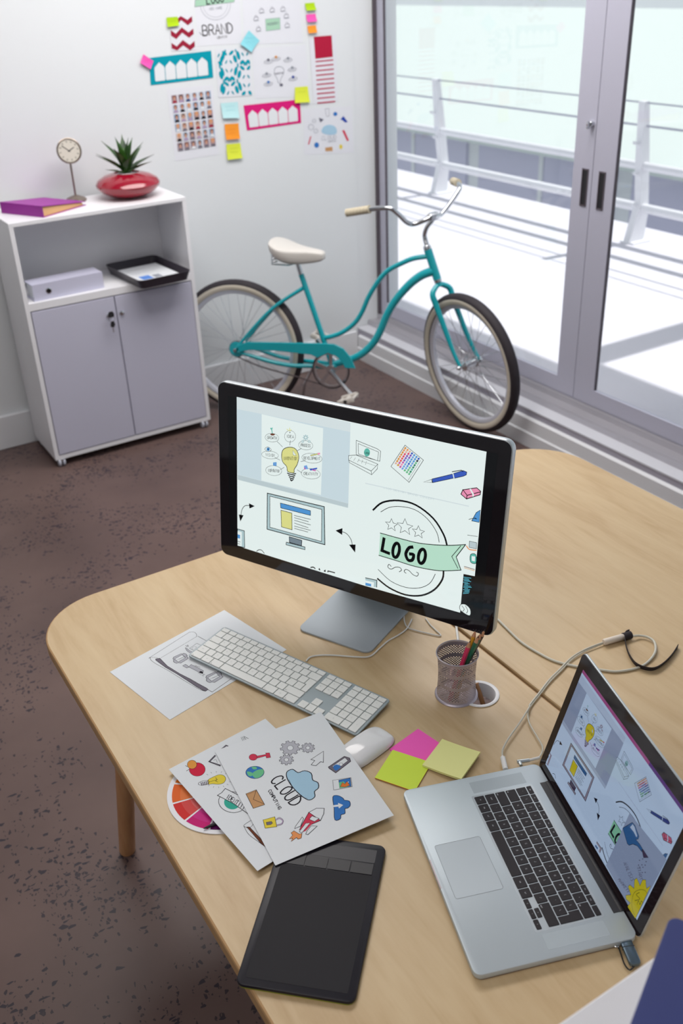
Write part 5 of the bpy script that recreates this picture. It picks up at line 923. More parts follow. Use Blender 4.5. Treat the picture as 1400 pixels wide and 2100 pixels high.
G|K|0.6|-72.2,-89.8,-76.2,-99.1,-84.5,-99.2,-88.8,-90.1,-84.8,-80.8,-76.5,-80.7
G|k2|0.6|-74.9,-93.7,-77.6,-102.1,-83.1,-102.2,-86,-93.9,-83.3,-85.6,-77.8,-85.5
F|f2|0.6|-61,-78.3,-34,-77.8,-33.7,-113.3,-60.6,-113.7
F|h|0.6|-58.6,-113.7,-54.7,-102.3,-39.8,-102,-35.7,-113.3
G|N|0.6|-39,-89.2,-43.1,-98.5,-51.5,-98.7,-55.8,-89.5,-51.7,-80.3,-43.3,-80.1
G|k2|0.6|-41.8,-93.2,-44.5,-101.6,-50,-101.7,-52.9,-93.4,-50.2,-85,-44.7,-84.9
F|f2|0.6|-27.7,-77.7,-0.6,-77.3,-0.3,-112.8,-27.4,-113.2
F|W|0.6|-25.4,-113.2,-21.5,-101.7,-6.4,-101.5,-2.3,-112.8
G|K|0.6|-5.6,-88.7,-9.8,-98,-18.2,-98.1,-22.5,-89,-18.4,-79.7,-10,-79.5
G|k2|0.6|-8.4,-92.6,-11.1,-101,-16.8,-101.1,-19.6,-92.8,-16.9,-84.5,-11.3,-84.3
F|f1|0.6|5.8,-77.2,33,-76.7,33.3,-112.2,6.1,-112.6
F|h|0.6|8.1,-112.6,12,-101.2,27.1,-100.9,31.3,-112.2
G|K|0.6|28,-88.1,23.8,-97.4,15.3,-97.6,11,-88.4,15.2,-79.1,23.6,-79
G|k2|0.6|25.2,-92.1,22.4,-100.5,16.7,-100.6,13.9,-92.3,16.6,-83.9,22.3,-83.8
F|f2|0.6|39.5,-76.6,66.9,-76.1,67.1,-111.6,39.7,-112.1
F|h|0.6|41.7,-112.1,45.7,-100.6,60.9,-100.4,65,-111.7
G|N|0.6|61.8,-87.5,57.6,-96.8,49,-97,44.7,-87.9,48.9,-78.6,57.4,-78.4
G|k2|0.6|58.9,-91.5,56.1,-99.9,50.5,-100,47.6,-91.7,50.4,-83.3,56,-83.2
F|f2|0.6|73.4,-76,101,-75.5,101.1,-111.1,73.5,-111.5
F|h|0.6|75.6,-111.5,79.6,-100,94.9,-99.8,99.1,-111.1
G|t|0.6|95.8,-87,91.5,-96.3,83,-96.4,78.6,-87.3,82.9,-78,91.5,-77.8
G|k2|0.6|93,-90.9,90.1,-99.3,84.4,-99.4,81.5,-91.1,84.3,-82.7,90.1,-82.6''',
'w_note_cyan': '''T|c3|0.7|-23.8,20.3,-16.1,15.8,-7.4,20.2,0.3,15.6,9,20,16.8,15.5,25.5,19.9
T|c3|0.7|-25.5,4,-17.8,-0.6,-9.1,3.8,-1.4,-0.7,7.3,3.6,15.1,-0.9,23.9,3.5''',
'w_note_orange': '''T|o|0.7|-22.2,12.5,-15.9,7.8,-8.6,12.2,-2.3,7.5,5,11.9,11.4,7.2,18.6,11.7
T|o|0.7|-23.9,-4.2,-17.6,-8.9,-10.3,-4.5,-4,-9.2,3.2,-4.8,9.6,-9.5,16.9,-5.1''',
'w_note_yellow2': '''T|g3|0.7|-18.3,16.9,-12,12,-4.6,16.5,1.8,11.7,9.1,16.1,15.5,11.3,22.9,15.7
T|g3|0.7|-20.1,-0.1,-13.7,-5,-6.4,-0.5,-0,-5.4,7.4,-0.9,13.8,-5.8,21.2,-1.3''',
'w_cloud': '''G|s|0.6|-42.3,-1.5,-31,21.6,-2.4,29.2,32.6,20.7,47,1.2,41,-18.5,-4.8,-17.7
X|g2|1.5|-44.4,-39.6,42.9,-43.3,-43.4,-21.7|CLOUD
X|g2|1|-6.6,-53.5,39.3,-55.3,-6.3,-47|COMPUTING
F|D|0.6|71.5,47.6,90.5,62,114.9,31.1,99.5,30.2,84.6,42.2
F|r|0.6|79.4,-6.1,92.9,-5.1,118.7,-57.3,108.2,-61.2
G|B|0.6|-60.7,-60.7,-64.4,-68.7,-73,-72.2,-82.3,-69.6,-88.1,-62.1,-87.6,-53.2,-81,-47.1,-71.5,-46.6,-63.5,-51.9
F|N2|0.6|-25.1,-77,17.7,-77.7,18.7,-98.5,-24,-95.3
G|Y|0.6|78.2,-84.4,75.1,-92.3,68.4,-95,62,-90.8,59.6,-82.4,62.7,-74.5,69.4,-71.8,75.8,-75.9
F|r|0.6|-110,-14.6,-103,-13.7,-117.2,-50.3,-125.3,-51.9
C|h2|1.2|-16.6,104.2,6.5,106.1,6.7,70.1,-10.4,70.2
G|B|0.6|54.4,75.1,50.6,68.7,41.9,66.7,33.5,70.2,30.2,77.5,34.1,83.9,42.8,85.9,51.2,82.2
F|h2|0.6|-55.5,68.2,-26.1,57.2,-46.8,44.9
C|g2|1.2|-89.3,29.9,-84.8,29.2,-85,24.8,-89.6,25.2,-91.6,22,-88.6,19,-92.7,16.2,-95.9,19.1,-100.2,18.1,-100.5,14.4,-106.1,15,-106,18.7,-110.1,20.5,-113.6,18.4,-117.3,21.9,-114,24.2,-115.6,27.9,-120.1,28.4,-119.8,32.9,-115.3,32.6,-113.3,35.8,-116.3,38.8,-112.1,41.5,-109,38.7,-104.7,39.7,-104.4,43.2,-98.8,42.8,-98.9,39.1,-94.8,37.2,-91.3,39.4,-87.6,35.9,-90.9,33.5
C|g2|1.2|-66.3,8.4,-63,7.9,-63.2,4.7,-66.5,4.9,-67.9,2.6,-65.8,0.4,-68.8,-1.6,-71.1,0.5,-74.2,-0.2,-74.4,-2.9,-78.5,-2.5,-78.4,0.2,-81.4,1.6,-83.9,-0,-86.6,2.6,-84.3,4.2,-85.4,6.9,-88.7,7.2,-88.5,10.6,-85.2,10.2,-83.8,12.7,-85.9,14.8,-82.9,16.9,-80.7,14.8,-77.5,15.5,-77.3,18.1,-73.3,17.7,-73.3,15,-70.3,13.7,-67.8,15.2,-65.1,12.7,-67.4,11
C|g2|1.2|-74.9,57.2,-72.2,56.8,-72.3,54.1,-75.1,54.2,-76.3,52.2,-74.5,50.5,-77,48.8,-78.9,50.6,-81.6,50,-81.8,47.7,-85.2,48.1,-85.1,50.2,-87.6,51.4,-89.8,50.1,-92,52.2,-90,53.7,-91,55.9,-93.7,56.2,-93.6,59,-90.8,58.7,-89.6,60.7,-91.4,62.5,-88.9,64.2,-87,62.5,-84.4,63.1,-84.2,65.2,-80.8,65,-80.8,62.7,-78.3,61.6,-76.2,63,-73.9,60.8,-75.9,59.4''',
}

sc = bpy.context.scene
for o in list(bpy.data.objects): bpy.data.objects.remove(o)
TZ = 0.725           # desk top height
WY = 4.475           # wall with the posters
# ------------------------------------------------------------------ camera
r9, cz, fpx = G['cam']
cd = bpy.data.cameras.new('camera'); cam = bpy.data.objects.new('camera', cd); sc.collection.objects.link(cam)
M4 = Matrix(((r9[0],r9[1],r9[2],0),(r9[3],r9[4],r9[5],0),(r9[6],r9[7],r9[8],cz),(0,0,0,1)))
cam.matrix_world = M4
cd.sensor_fit = 'VERTICAL'; cd.sensor_height = 36; cd.sensor_width = 24; cd.lens = fpx/2100*36
cd.clip_start = .05; cd.clip_end = 300
cd.dof.use_dof = True; cd.dof.focus_distance = 1.72; cd.dof.aperture_fstop = 5.0
sc.camera = cam
# ------------------------------------------------------------------ light
w = bpy.data.worlds.new('world'); sc.world = w; w.use_nodes = True
bg = w.node_tree.nodes['Background']; bg.inputs[0].default_value = (.86,.94,1.0,1); bg.inputs[1].default_value = .72
def lamp(name, kind, loc, rot, energy, size=None, col=(1,1,1)):
    l = bpy.data.lights.new(name, kind); l.energy = energy; l.color = col
    o = bpy.data.objects.new(name, l); sc.collection.objects.link(o); o.location = loc; o.rotation_euler = rot
    if kind == 'AREA': l.shape = 'RECTANGLE'; l.size, l.size_y = size
    if kind == 'SUN': l.angle = rad(.6)
    return o
sun = lamp('sun', 'SUN', (9,5,9), (0,0,0), 4.0, None, (1,.98,.95))
sun.rotation_euler = V((-.74, .06, -.95)).to_track_quat('-Z','Y').to_euler()
lamp('ceiling_fill', 'AREA', (1.75,3.1,2.98), (0,0,0), 72, (2.6,1.2), (1,.96,.93))  # added fill light under the ceiling, brightens the poster wall; no real fixture
lamp('ceiling_fill', 'AREA', (-1.2,0.6,2.98), (0,0,0), 24, (2.6,1.2), (1,.96,.93))  # second, weaker fill light, added to soften contrast on the near side
pl = lamp('daylight_portal', 'AREA', (3.05,1.45,1.4), (0,rad(90),0), 1, (2.5,5.9)); pl.data.cycles.is_portal = True
sc.view_settings.view_transform = 'Standard'; sc.view_settings.look = 'None'; sc.view_settings.exposure = 0.12; sc.view_settings.gamma = 1
# ------------------------------------------------------------------ materials
def lin(c): return tuple(((x/255)/12.92 if x/255 <= .04045 else ((x/255+.055)/1.055)**2.4) for x in c)
MATS = {}
def mat(name, c, rough=.5, metal=0, spec=.5, emit=None, es=1, coat=0, trans=0, bump=None):
    if name in MATS: return MATS[name]
    m = bpy.data.materials.new(name); m.use_nodes = True; b = m.node_tree.nodes['Principled BSDF']
    b.inputs['Base Color'].default_value = lin(c)+(1,); b.inputs['Roughness'].default_value = rough; b.inputs['Metallic'].default_value = metal
    b.inputs['Specular IOR Level'].default_value = spec; b.inputs['Coat Weight'].default_value = coat
    if emit: b.inputs['Emission Color'].default_value = lin(emit)+(1,); b.inputs['Emission Strength'].default_value = es
    if trans: b.inputs['Transmission Weight'].default_value = trans
    if bump:
        nt = m.node_tree; n = nt.nodes.new('ShaderNodeTexNoise'); tc = nt.nodes.new('ShaderNodeTexCoord'); bp = nt.nodes.new('ShaderNodeBump')
        n.inputs['Scale'].default_value = bump[0]; n.inputs['Detail'].default_value = 3; bp.inputs['Strength'].default_value = bump[1]; bp.inputs['Distance'].default_value = .002
        nt.links.new(tc.outputs['Object'], n.inputs['Vector']); nt.links.new(n.outputs[0], bp.inputs['Height']); nt.links.new(bp.outputs[0], b.inputs['Normal'])
    MATS[name] = m; return m
def ramp(nt, stops):
    r = nt.nodes.new('ShaderNodeValToRGB'); e = r.color_ramp.elements
    for i, (p_, c_) in enumerate(stops):
        x = e[i] if i < 2 else e.new(p_)
        x.position = p_; x.color = (lin(c_) if isinstance(c_, tuple) else (c_,)*3)+(1,)
    return r
def wood(name, cols, scale=(1,1,1), rough=.42):
    m = bpy.data.materials.new(name); m.use_nodes = True; nt = m.node_tree; b = nt.nodes['Principled BSDF']; L = nt.links.new
    tc = nt.nodes.new('ShaderNodeTexCoord')
    def noise(sc_, det, dist, scl):
        mp = nt.nodes.new('ShaderNodeMapping'); mp.inputs['Scale'].default_value = scl; L(tc.outputs['Object'], mp.inputs[0])
        n = nt.nodes.new('ShaderNodeTexNoise'); n.inputs['Scale'].default_value = sc_; n.inputs['Detail'].default_value = det; n.inputs['Distortion'].default_value = dist; L(mp.outputs[0], n.inputs['Vector']); return n.outputs[0]
    a = noise(1.6, 2, .5, (scale[0]*.22, scale[1]*.5, scale[2])); c = noise(5, 6, .8, (scale[0], scale[1], scale[2])); d = noise(26, 3, 0, (scale[0], scale[1]*1.3, scale[2]))
    st = nt.nodes.new('ShaderNodeMath'); st.operation = 'MULTIPLY'; L(a, st.inputs[0]); st.inputs[1].default_value = 26
    sn = nt.nodes.new('ShaderNodeMath'); sn.operation = 'SINE'; L(st.outputs[0], sn.inputs[0])
    m1 = nt.nodes.new('ShaderNodeMath'); m1.operation = 'MULTIPLY_ADD'; L(sn.outputs[0], m1.inputs[0]); m1.inputs[1].default_value = .09; L(c, m1.inputs[2])
    m2 = nt.nodes.new('ShaderNodeMath'); m2.operation = 'MULTIPLY_ADD'; L(d, m2.inputs[0]); m2.inputs[1].default_value = .25; L(m1.outputs[0], m2.inputs[2])
    r = ramp(nt, [(.35, cols[0]), (.95, cols[2]), (.64, cols[1])]); L(m2.outputs[0], r.inputs[0]); L(r.outputs[0], b.inputs['Base Color'])
    b.inputs['Roughness'].default_value = rough; MATS[name] = m; return m
def terrazzo():
    m = bpy.data.materials.new('polished_concrete'); m.use_nodes = True; nt = m.node_tree; b = nt.nodes['Principled BSDF']; L = nt.links.new
    tc = nt.nodes.new('ShaderNodeTexCoord')
    nz = nt.nodes.new('ShaderNodeTexNoise'); nz.inputs['Scale'].default_value = 30; nz.inputs['Detail'].default_value = 3
    mv = nt.nodes.new('ShaderNodeVectorMath'); mv.operation = 'MULTIPLY_ADD'; mv.inputs[1].default_value = (.012,.012,.0); L(nz.outputs[1], mv.inputs[0]); L(tc.outputs['Object'], mv.inputs[2])
    base = nt.nodes.new('ShaderNodeTexNoise'); base.inputs['Scale'].default_value = 2.2; base.inputs['Detail'].default_value = 6; L(tc.outputs['Object'], base.inputs['Vector'])
    rb = ramp(nt, [(.3, (92,75,72)), (.72, (112,92,87))]); L(base.outputs[0], rb.inputs[0])
    last = rb.outputs[0]
    for sc_, th, lim, dcol, strv in ((62, .80, .62, (52,46,54), (1,1.7,1)), (85, .80, .60, (56,48,54), (1.6,1,1)), (170, .82, .58, (64,54,58), (1.2,1,1))):
        mp = nt.nodes.new('ShaderNodeMapping'); mp.inputs['Scale'].default_value = strv; mp.inputs['Rotation'].default_value = (0,0,sc_*.1); L(mv.outputs[0], mp.inputs[0])
        vo = nt.nodes.new('ShaderNodeTexVoronoi'); vo.voronoi_dimensions = '2D'; vo.inputs['Scale'].default_value = sc_; L(mp.outputs[0], vo.inputs['Vector'])
        ve = nt.nodes.new('ShaderNodeTexVoronoi'); ve.voronoi_dimensions = '2D'; ve.feature = 'DISTANCE_TO_EDGE'; ve.inputs['Scale'].default_value = sc_; L(mp.outputs[0], ve.inputs['Vector'])
        sep = nt.nodes.new('ShaderNodeSeparateColor'); L(vo.outputs['Color'], sep.inputs[0])
        dens = nt.nodes.new('ShaderNodeTexNoise'); dens.inputs['Scale'].default_value = 3.2; dens.inputs['Detail'].default_value = 2; L(tc.outputs['Object'], dens.inputs['Vector'])
        s_ = nt.nodes.new('ShaderNodeMath'); s_.operation = 'MULTIPLY_ADD'; L(dens.outputs[0], s_.inputs[0]); s_.inputs[1].default_value = -.55; s_.inputs[2].default_value = th+.425
        a = nt.nodes.new('ShaderNodeMath'); a.operation = 'GREATER_THAN'; L(sep.outputs[0], a.inputs[0]); L(s_.outputs[0], a.inputs[1])
        e_ = nt.nodes.new('ShaderNodeMath'); e_.operation = 'MULTIPLY'; L(sep.outputs[1], e_.inputs[0]); e_.inputs[1].default_value = .28
        c = nt.nodes.new('ShaderNodeMath'); c.operation = 'GREATER_THAN'; L(ve.outputs['Distance'], c.inputs[0]); L(e_.outputs[0], c.inputs[1])
        mm = nt.nodes.new('ShaderNodeMath'); mm.operation = 'MULTIPLY'; L(a.outputs[0], mm.inputs[0]); L(c.outputs[0], mm.inputs[1])
        mix = nt.nodes.new('ShaderNodeMixRGB'); L(mm.outputs[0], mix.inputs[0]); L(last, mix.inputs[1]); mix.inputs[2].default_value = lin(dcol)+(1,); last = mix.outputs[0]
    L(last, b.inputs['Base Color']); b.inputs['Roughness'].default_value = .36; b.inputs['Specular IOR Level'].default_value = .28
    MATS['floor'] = m; return m
def glassmat(name, tint=(1,1,1), refl=1.0):
    m = bpy.data.materials.new(name); m.use_nodes = True; nt = m.node_tree; nt.nodes.clear(); L = nt.links.new
    o = nt.nodes.new('ShaderNodeOutputMaterial'); t = nt.nodes.new('ShaderNodeBsdfTransparent'); g = nt.nodes.new('ShaderNodeBsdfGlossy'); g.inputs['Roughness'].default_value = .0
    t.inputs[0].default_value = tint+(1,); fr = nt.nodes.new('ShaderNodeLayerWeight'); fr.inputs[0].default_value = .5; pw = nt.nodes.new('ShaderNodeMath'); pw.operation = 'POWER'; pw.inputs[1].default_value = 5; L(fr.outputs[1], pw.inputs[0]); ad = nt.nodes.new('ShaderNodeMath'); ad.operation = 'MULTIPLY_ADD'; ad.inputs[1].default_value = .96; ad.inputs[2].default_value = .04; L(pw.outputs[0], ad.inputs[0]); mx = nt.nodes.new('ShaderNodeMixShader')
    mu = nt.nodes.new('ShaderNodeMath'); mu.operation = 'MULTIPLY'; mu.inputs[1].default_value = refl; L(ad.outputs[0], mu.inputs[0]); L(mu.outputs[0], mx.inputs[0]); L(t.outputs[0], mx.inputs[1]); L(g.outputs[0], mx.inputs[2]); L(mx.outputs[0], o.inputs[0])
    return m
WALL = mat('white_wall_paint', (222,226,229), .7, bump=(60,.08))
WHITE = mat('white_paint', (232,232,234), .45)
LAM = mat('white_laminate', (236,236,240), .38)
DOORG = mat('grey_lilac_laminate', (196,196,214), .45)
TRIM = mat('baseboard_paint', (226,228,232), .4)
FRAME = mat('anodised_window_frame', (182,182,198), .45)
FRAMED = mat('dark_frame_seal', (84,76,84), .6)
TRACK = mat('aluminium_track', (190,188,194), .3, .5)
SILL = mat('grey_sill_paint', (178,176,190), .5)
ALU = mat('brushed_aluminium', (196,203,206), .38, .75)
ALUB = mat('pale_aluminium', (188,198,204), .46, .35)
ALUE = mat('aluminium_edge', (150,140,144), .35, .8)
CHROME = mat('chrome', (205,208,212), .14, 1)
BLACK = mat('black_plastic', (30,28,32), .45)
BLACKG = mat('black_gloss', (14,12,16), .05, 0, .5)
TABL = mat('matte_tablet_black', (25,23,29), .6, 0, .25)
TABB = mat('satin_tablet_border', (26,24,33), .4, 0, .35)
KEYK = mat('black_key', (34,29,34), .5, 0, .3)
KEYW = mat('white_key', (232,233,230), .45)
LEGW = mat('pale_key_print', (190,190,195), .5)
LEGG = mat('grey_key_print', (165,168,172), .5)
PAPER = mat('white_paper', (224,228,232), .8, 0, .2)
TEAL = mat('teal_enamel', (12,166,178), .22, 0, .5, coat=.6)
RUBB = mat('black_tyre_rubber', (44,38,44), .7, bump=(220,.5))
CREAM = mat('cream_rubber', (206,198,182), .55)
GRIP = mat('cream_grip', (198,188,164), .6)
SADM = mat('cream_saddle_vinyl', (214,210,204), .4)
CABLE = mat('white_cable', (222,222,218), .4)
CABLEG = mat('off_white_cable', (205,202,188), .45)
DARKP = mat('dark_strap', (40,32,38), .8)
GLASS = glassmat('window_glass', (.97,.98,.98))
DESK = wood('maple_laminate', [(207,182,142), (200,173,132), (187,157,115)], (7,.8,1))
LEGM = wood('beech_leg', [(214,166,122), (204,152,106), (190,136,92)], (6,6,.6), .5)
EDGE = mat('maple_edge_band', (184,146,102), .5)
FLOOR = terrazzo()
# colour letters of the drawings
PC = dict(K=(38,34,42), W=(236,238,242), Y=(226,205,70), B=(58,118,190), b=(95,140,215), D=(40,70,165), D2=(60,75,120), g=(184,185,194), g2=(150,155,166), h=(116,110,122), h2=(96,96,112), E=(60,170,150), N=(110,62,42), N2=(196,150,105),
  R=(205,42,70), r=(208,62,88), R2=(150,34,58), R3=(176,30,62), R4=(186,70,98), o=(222,120,55), o2=(228,150,95), t=(220,150,70), P=(228,110,140), P2=(214,30,120), p=(200,90,170), V=(110,50,160), v=(170,150,180), k=(225,180,160), k2=(196,150,130), n=(40,50,60),
  l=(110,190,140), e=(60,140,110), m=(170,220,195), m2=(165,205,180), s=(165,200,222), c=(90,180,200), c2=(0,150,170), c3=(110,185,200), w1=(226,232,236), w2=(205,216,222), w3=(196,212,220), g3=(150,170,40), f1=(190,200,215), f2=(160,140,150), f3=(205,190,185), f4=(150,170,195),
  nl=(170,205,30), np=(235,90,175), no=(240,150,50), ny=(216,226,70), na=(140,212,224), na2=(186,226,230), G1=(205,232,50))
def pmat(k, mode='P'):
    if mode == 'P': return mat('print_'+k, PC[k], .8, 0, .15) if k != 'W' else PAPER
    c = PC[k]
    if mode == 'M':
        c = dict(Y=(222,222,142), B=(84,152,214), b=(120,165,225), m=(186,226,205), P=(238,150,184), g=(176,202,206), D=(58,92,190), h=(120,136,146), E=(96,186,170), V=(128,84,190), R=(222,70,110), r=(226,90,90), o=(232,150,90), W=(232,244,242), w1=(216,228,230), w2=(190,206,210), w3=(203,221,228), K=(16,20,24)).get(k, c)
        return mat('screen_'+k, (8,8,10), .06, 0, .4, emit=c, es=.86)
    c = dict(W=(158,178,205), w1=(150,166,192), w2=(135,150,176), w3=(118,132,160), K=(14,14,26), m=(110,165,140), Y=(170,160,30), E=(110,150,160), g=(118,112,130), h=(56,46,70), P=(160,70,100), o=(170,110,80)).get(k, tuple(int(x*.68) for x in c))
    return mat('laptop_screen_'+k, (8,8,10), .07, 0, .5, emit=c, es=.72)
# ------------------------------------------------------------------ mesh builder
class MB:
    def __init__(s): s.v=[]; s.f=[]; s.m=[]; s.s=[]; s.T=Matrix.Identity(4); s.mi=0; s.sm=False
    def add(s, vs, fs):
        n=len(s.v); s.v += [tuple(s.T @ V(a)) for a in vs]
        for q in fs: s.f.append([n+i for i in q]); s.m.append(s.mi); s.s.append(s.sm)
    def box(s, x0,x1,y0,y1,z0,z1,b=0):
        if b: return s.slab([(x0,y0),(x1,y0),(x1,y1),(x0,y1)], z0, z1, b)
        s.add([(x,y,z) for z in (z0,z1) for y in (y0,y1) for x in (x0,x1)], [(0,2,3,1),(4,5,7,6),(0,1,5,4),(2,6,7,3),(0,4,6,2),(1,3,7,5)])
    def slab(s, pts, z0, z1, b=0.0, bb=None):
        bb = b if bb is None else bb
        n=len(pts); ins=[]
        A=sum(pts[i][0]*pts[(i+1)%n][1]-pts[(i+1)%n][0]*pts[i][1] for i in range(n))
        if A<0: pts=pts[::-1]
        def inset(d):
            out=[]
            for i in range(n):
                p0,p1,p2=V(pts[i-1]),V(pts[i]),V(pts[(i+1)%n]); e1=(p1-p0).normalized(); e2=(p2-p1).normalized()
                n1=V((-e1.y,e1.x)); n2=V((-e2.y,e2.x)); bi=(n1+n2); k=max(.3,1+n1.dot(n2)); out.append(p1+bi*(d/k))
            return out
        rings=[]
        if bb: rings += [(bb,z0),(bb*.3,z0+bb*.3),(0,z0+bb)]
        else: rings.append((0,z0))
        if b: rings += [(0,z1-b),(b*.3,z1-b*.3),(b,z1)]
        else: rings.append((0,z1))
        vs=[];fs=[]
        for d,z in rings: vs += [(q[0],q[1],z) for q in (inset(d) if d else pts)]
        for k in range(len(rings)-1):
            for i in range(n): j=(i+1)%n; fs.append((k*n+i,k*n+j,(k+1)*n+j,(k+1)*n+i))
        top=[(len(rings)-1)*n+i for i in range(n)]; bot=[i for i in range(n)][::-1]
        tri=tessellate_polygon([[V((pts[i][0],pts[i][1],0)) for i in range(n)]]) if n>4 else None
        if tri and not convex(pts):
            for t in tri: fs.append(tuple(top[0]+i for i in t)); fs.append(tuple(i for i in reversed(t)))
        else: fs.append(top); fs.append(bot)
        s.add(vs,fs)
    def tube(s, path, r, n=10, cap=True, closed=False):
        P=[V(a) for a in path]; k=len(P); R=r if isinstance(r,(list,tuple)) else [r]*k; vs=[];fs=[]; up=None
        for i in range(k):
            if closed: d=(P[(i+1)%k]-P[i-1]).normalized()
            else: d=(P[min(i+1,k-1)]-P[max(i-1,0)]).normalized()
            if up is None: up = V((0,0,1)) if abs(d.z)<.9 else V((1,0,0))
            a=up-d*up.dot(d)
            if a.length<1e-6: a=V((1,0,0))-d*d.x
            a.normalize(); up=a; b=d.cross(a)
            for j in range(n): t=2*pi*j/n; vs.append(tuple(P[i]+(a*cos(t)+b*sin(t))*R[i]))
        for i in range(k if closed else k-1):
            i2=(i+1)%k
            for j in range(n): j2=(j+1)%n; fs.append((i*n+j,i*n+j2,i2*n+j2,i2*n+j))
        if cap and not closed: fs.append(tuple(range(n))[::-1]); fs.append(tuple((k-1)*n+j for j in range(n)))
        s.add(vs,fs)
    def lathe(s, prof, n=32, c=(0,0,0), ax=None, cap=True):
        Q=Matrix.Identity(3) if ax is None else V((0,0,1)).rotation_difference(V(ax)).to_matrix()
        vs=[];fs=[];k=len(prof)
        for r,z in prof:
            for j in range(n): t=2*pi*j/n; vs.append(tuple(V(c)+Q@V((r*cos(t),r*sin(t),z))))
        for i in range(k-1):
            for j in range(n): j2=(j+1)%n; fs.append((i*n+j,i*n+j2,(i+1)*n+j2,(i+1)*n+j))
        if cap and prof[0][0]>1e-6: fs.append(tuple(range(n))[::-1])
        if cap and prof[-1][0]>1e-6: fs.append(tuple((k-1)*n+j for j in range(n)))
        s.add(vs,fs)
    def build(s, name, mats, parent=None, smooth=False):
        me=bpy.data.meshes.new(name); me.from_pydata(s.v,[],s.f); 
        for m in (mats if isinstance(mats,(list,tuple)) else [mats]): me.materials.append(m)
        me.polygons.foreach_set('material_index', s.m)
        me.polygons.foreach_set('use_smooth', [bool(x or smooth) for x in s.s]); me.update()
        if smooth or any(s.s):
            try: me.set_sharp_from_angle(angle=rad(42))
            except Exception: pass
        o=bpy.data.objects.new(name,me); sc.collection.objects.link(o)
        if parent: o.parent=parent
        return o
def convex(p):
    n=len(p)
    for i in range(n):
        a,b,c=p[i-1],p[i],p[(i+1)%n]
        if (b[0]-a[0])*(c[1]-b[1])-(b[1]-a[1])*(c[0]-b[0])<-1e-9: return False
    return True
def rrect(x0,x1,y0,y1,r,n=5):
    out=[]
    for cx,cy,a in ((x1-r,y0+r,-90),(x1-r,y1-r,0),(x0+r,y1-r,90),(x0+r,y0+r,180)):
        for i in range(n+1): t=rad(a+90*i/n); out.append((cx+r*cos(t),cy+r*sin(t)))
    return out
def crom(P, k=5, closed=False):
    P=[V(a) for a in P]; n=len(P); out=[]
    for i in range(n if closed else n-1):
        if closed: a,b,c,d=P[i-1],P[i],P[(i+1)%n],P[(i+2)%n]
        else: a,b,c,d=P[max(i-1,0)],P[i],P[i+1],P[min(i+2,n-1)]
        for j in range(k):
            t=j/k; out.append(.5*((2*b)+(c-a)*t+(2*a-5*b+4*c-d)*t*t+(3*b-a-3*c+d)*t**3))
    if not closed: out.append(P[-1])
    return out
def empty(name, loc=(0,0,0), rz=0, parent=None):
    o=bpy.data.objects.new(name,None); o.empty_display_size=.05; sc.collection.objects.link(o); o.location=loc; o.rotation_euler=(0,0,rz)
    if parent: o.parent=parent
    return o
def tag(o,label,cat,group=None):
    o['label']=label; o['category']=cat
    if group: o['group']=group
    return o
def struct(o): o['kind']='structure'; return o
def sbox(name,x0,x1,y0,y1,z0,z1,m,parent=None,b=0):
    k=MB(); k.box(x0,x1,y0,y1,z0,z1,b); o=k.build(name,m,parent)
    return o if parent else struct(o)
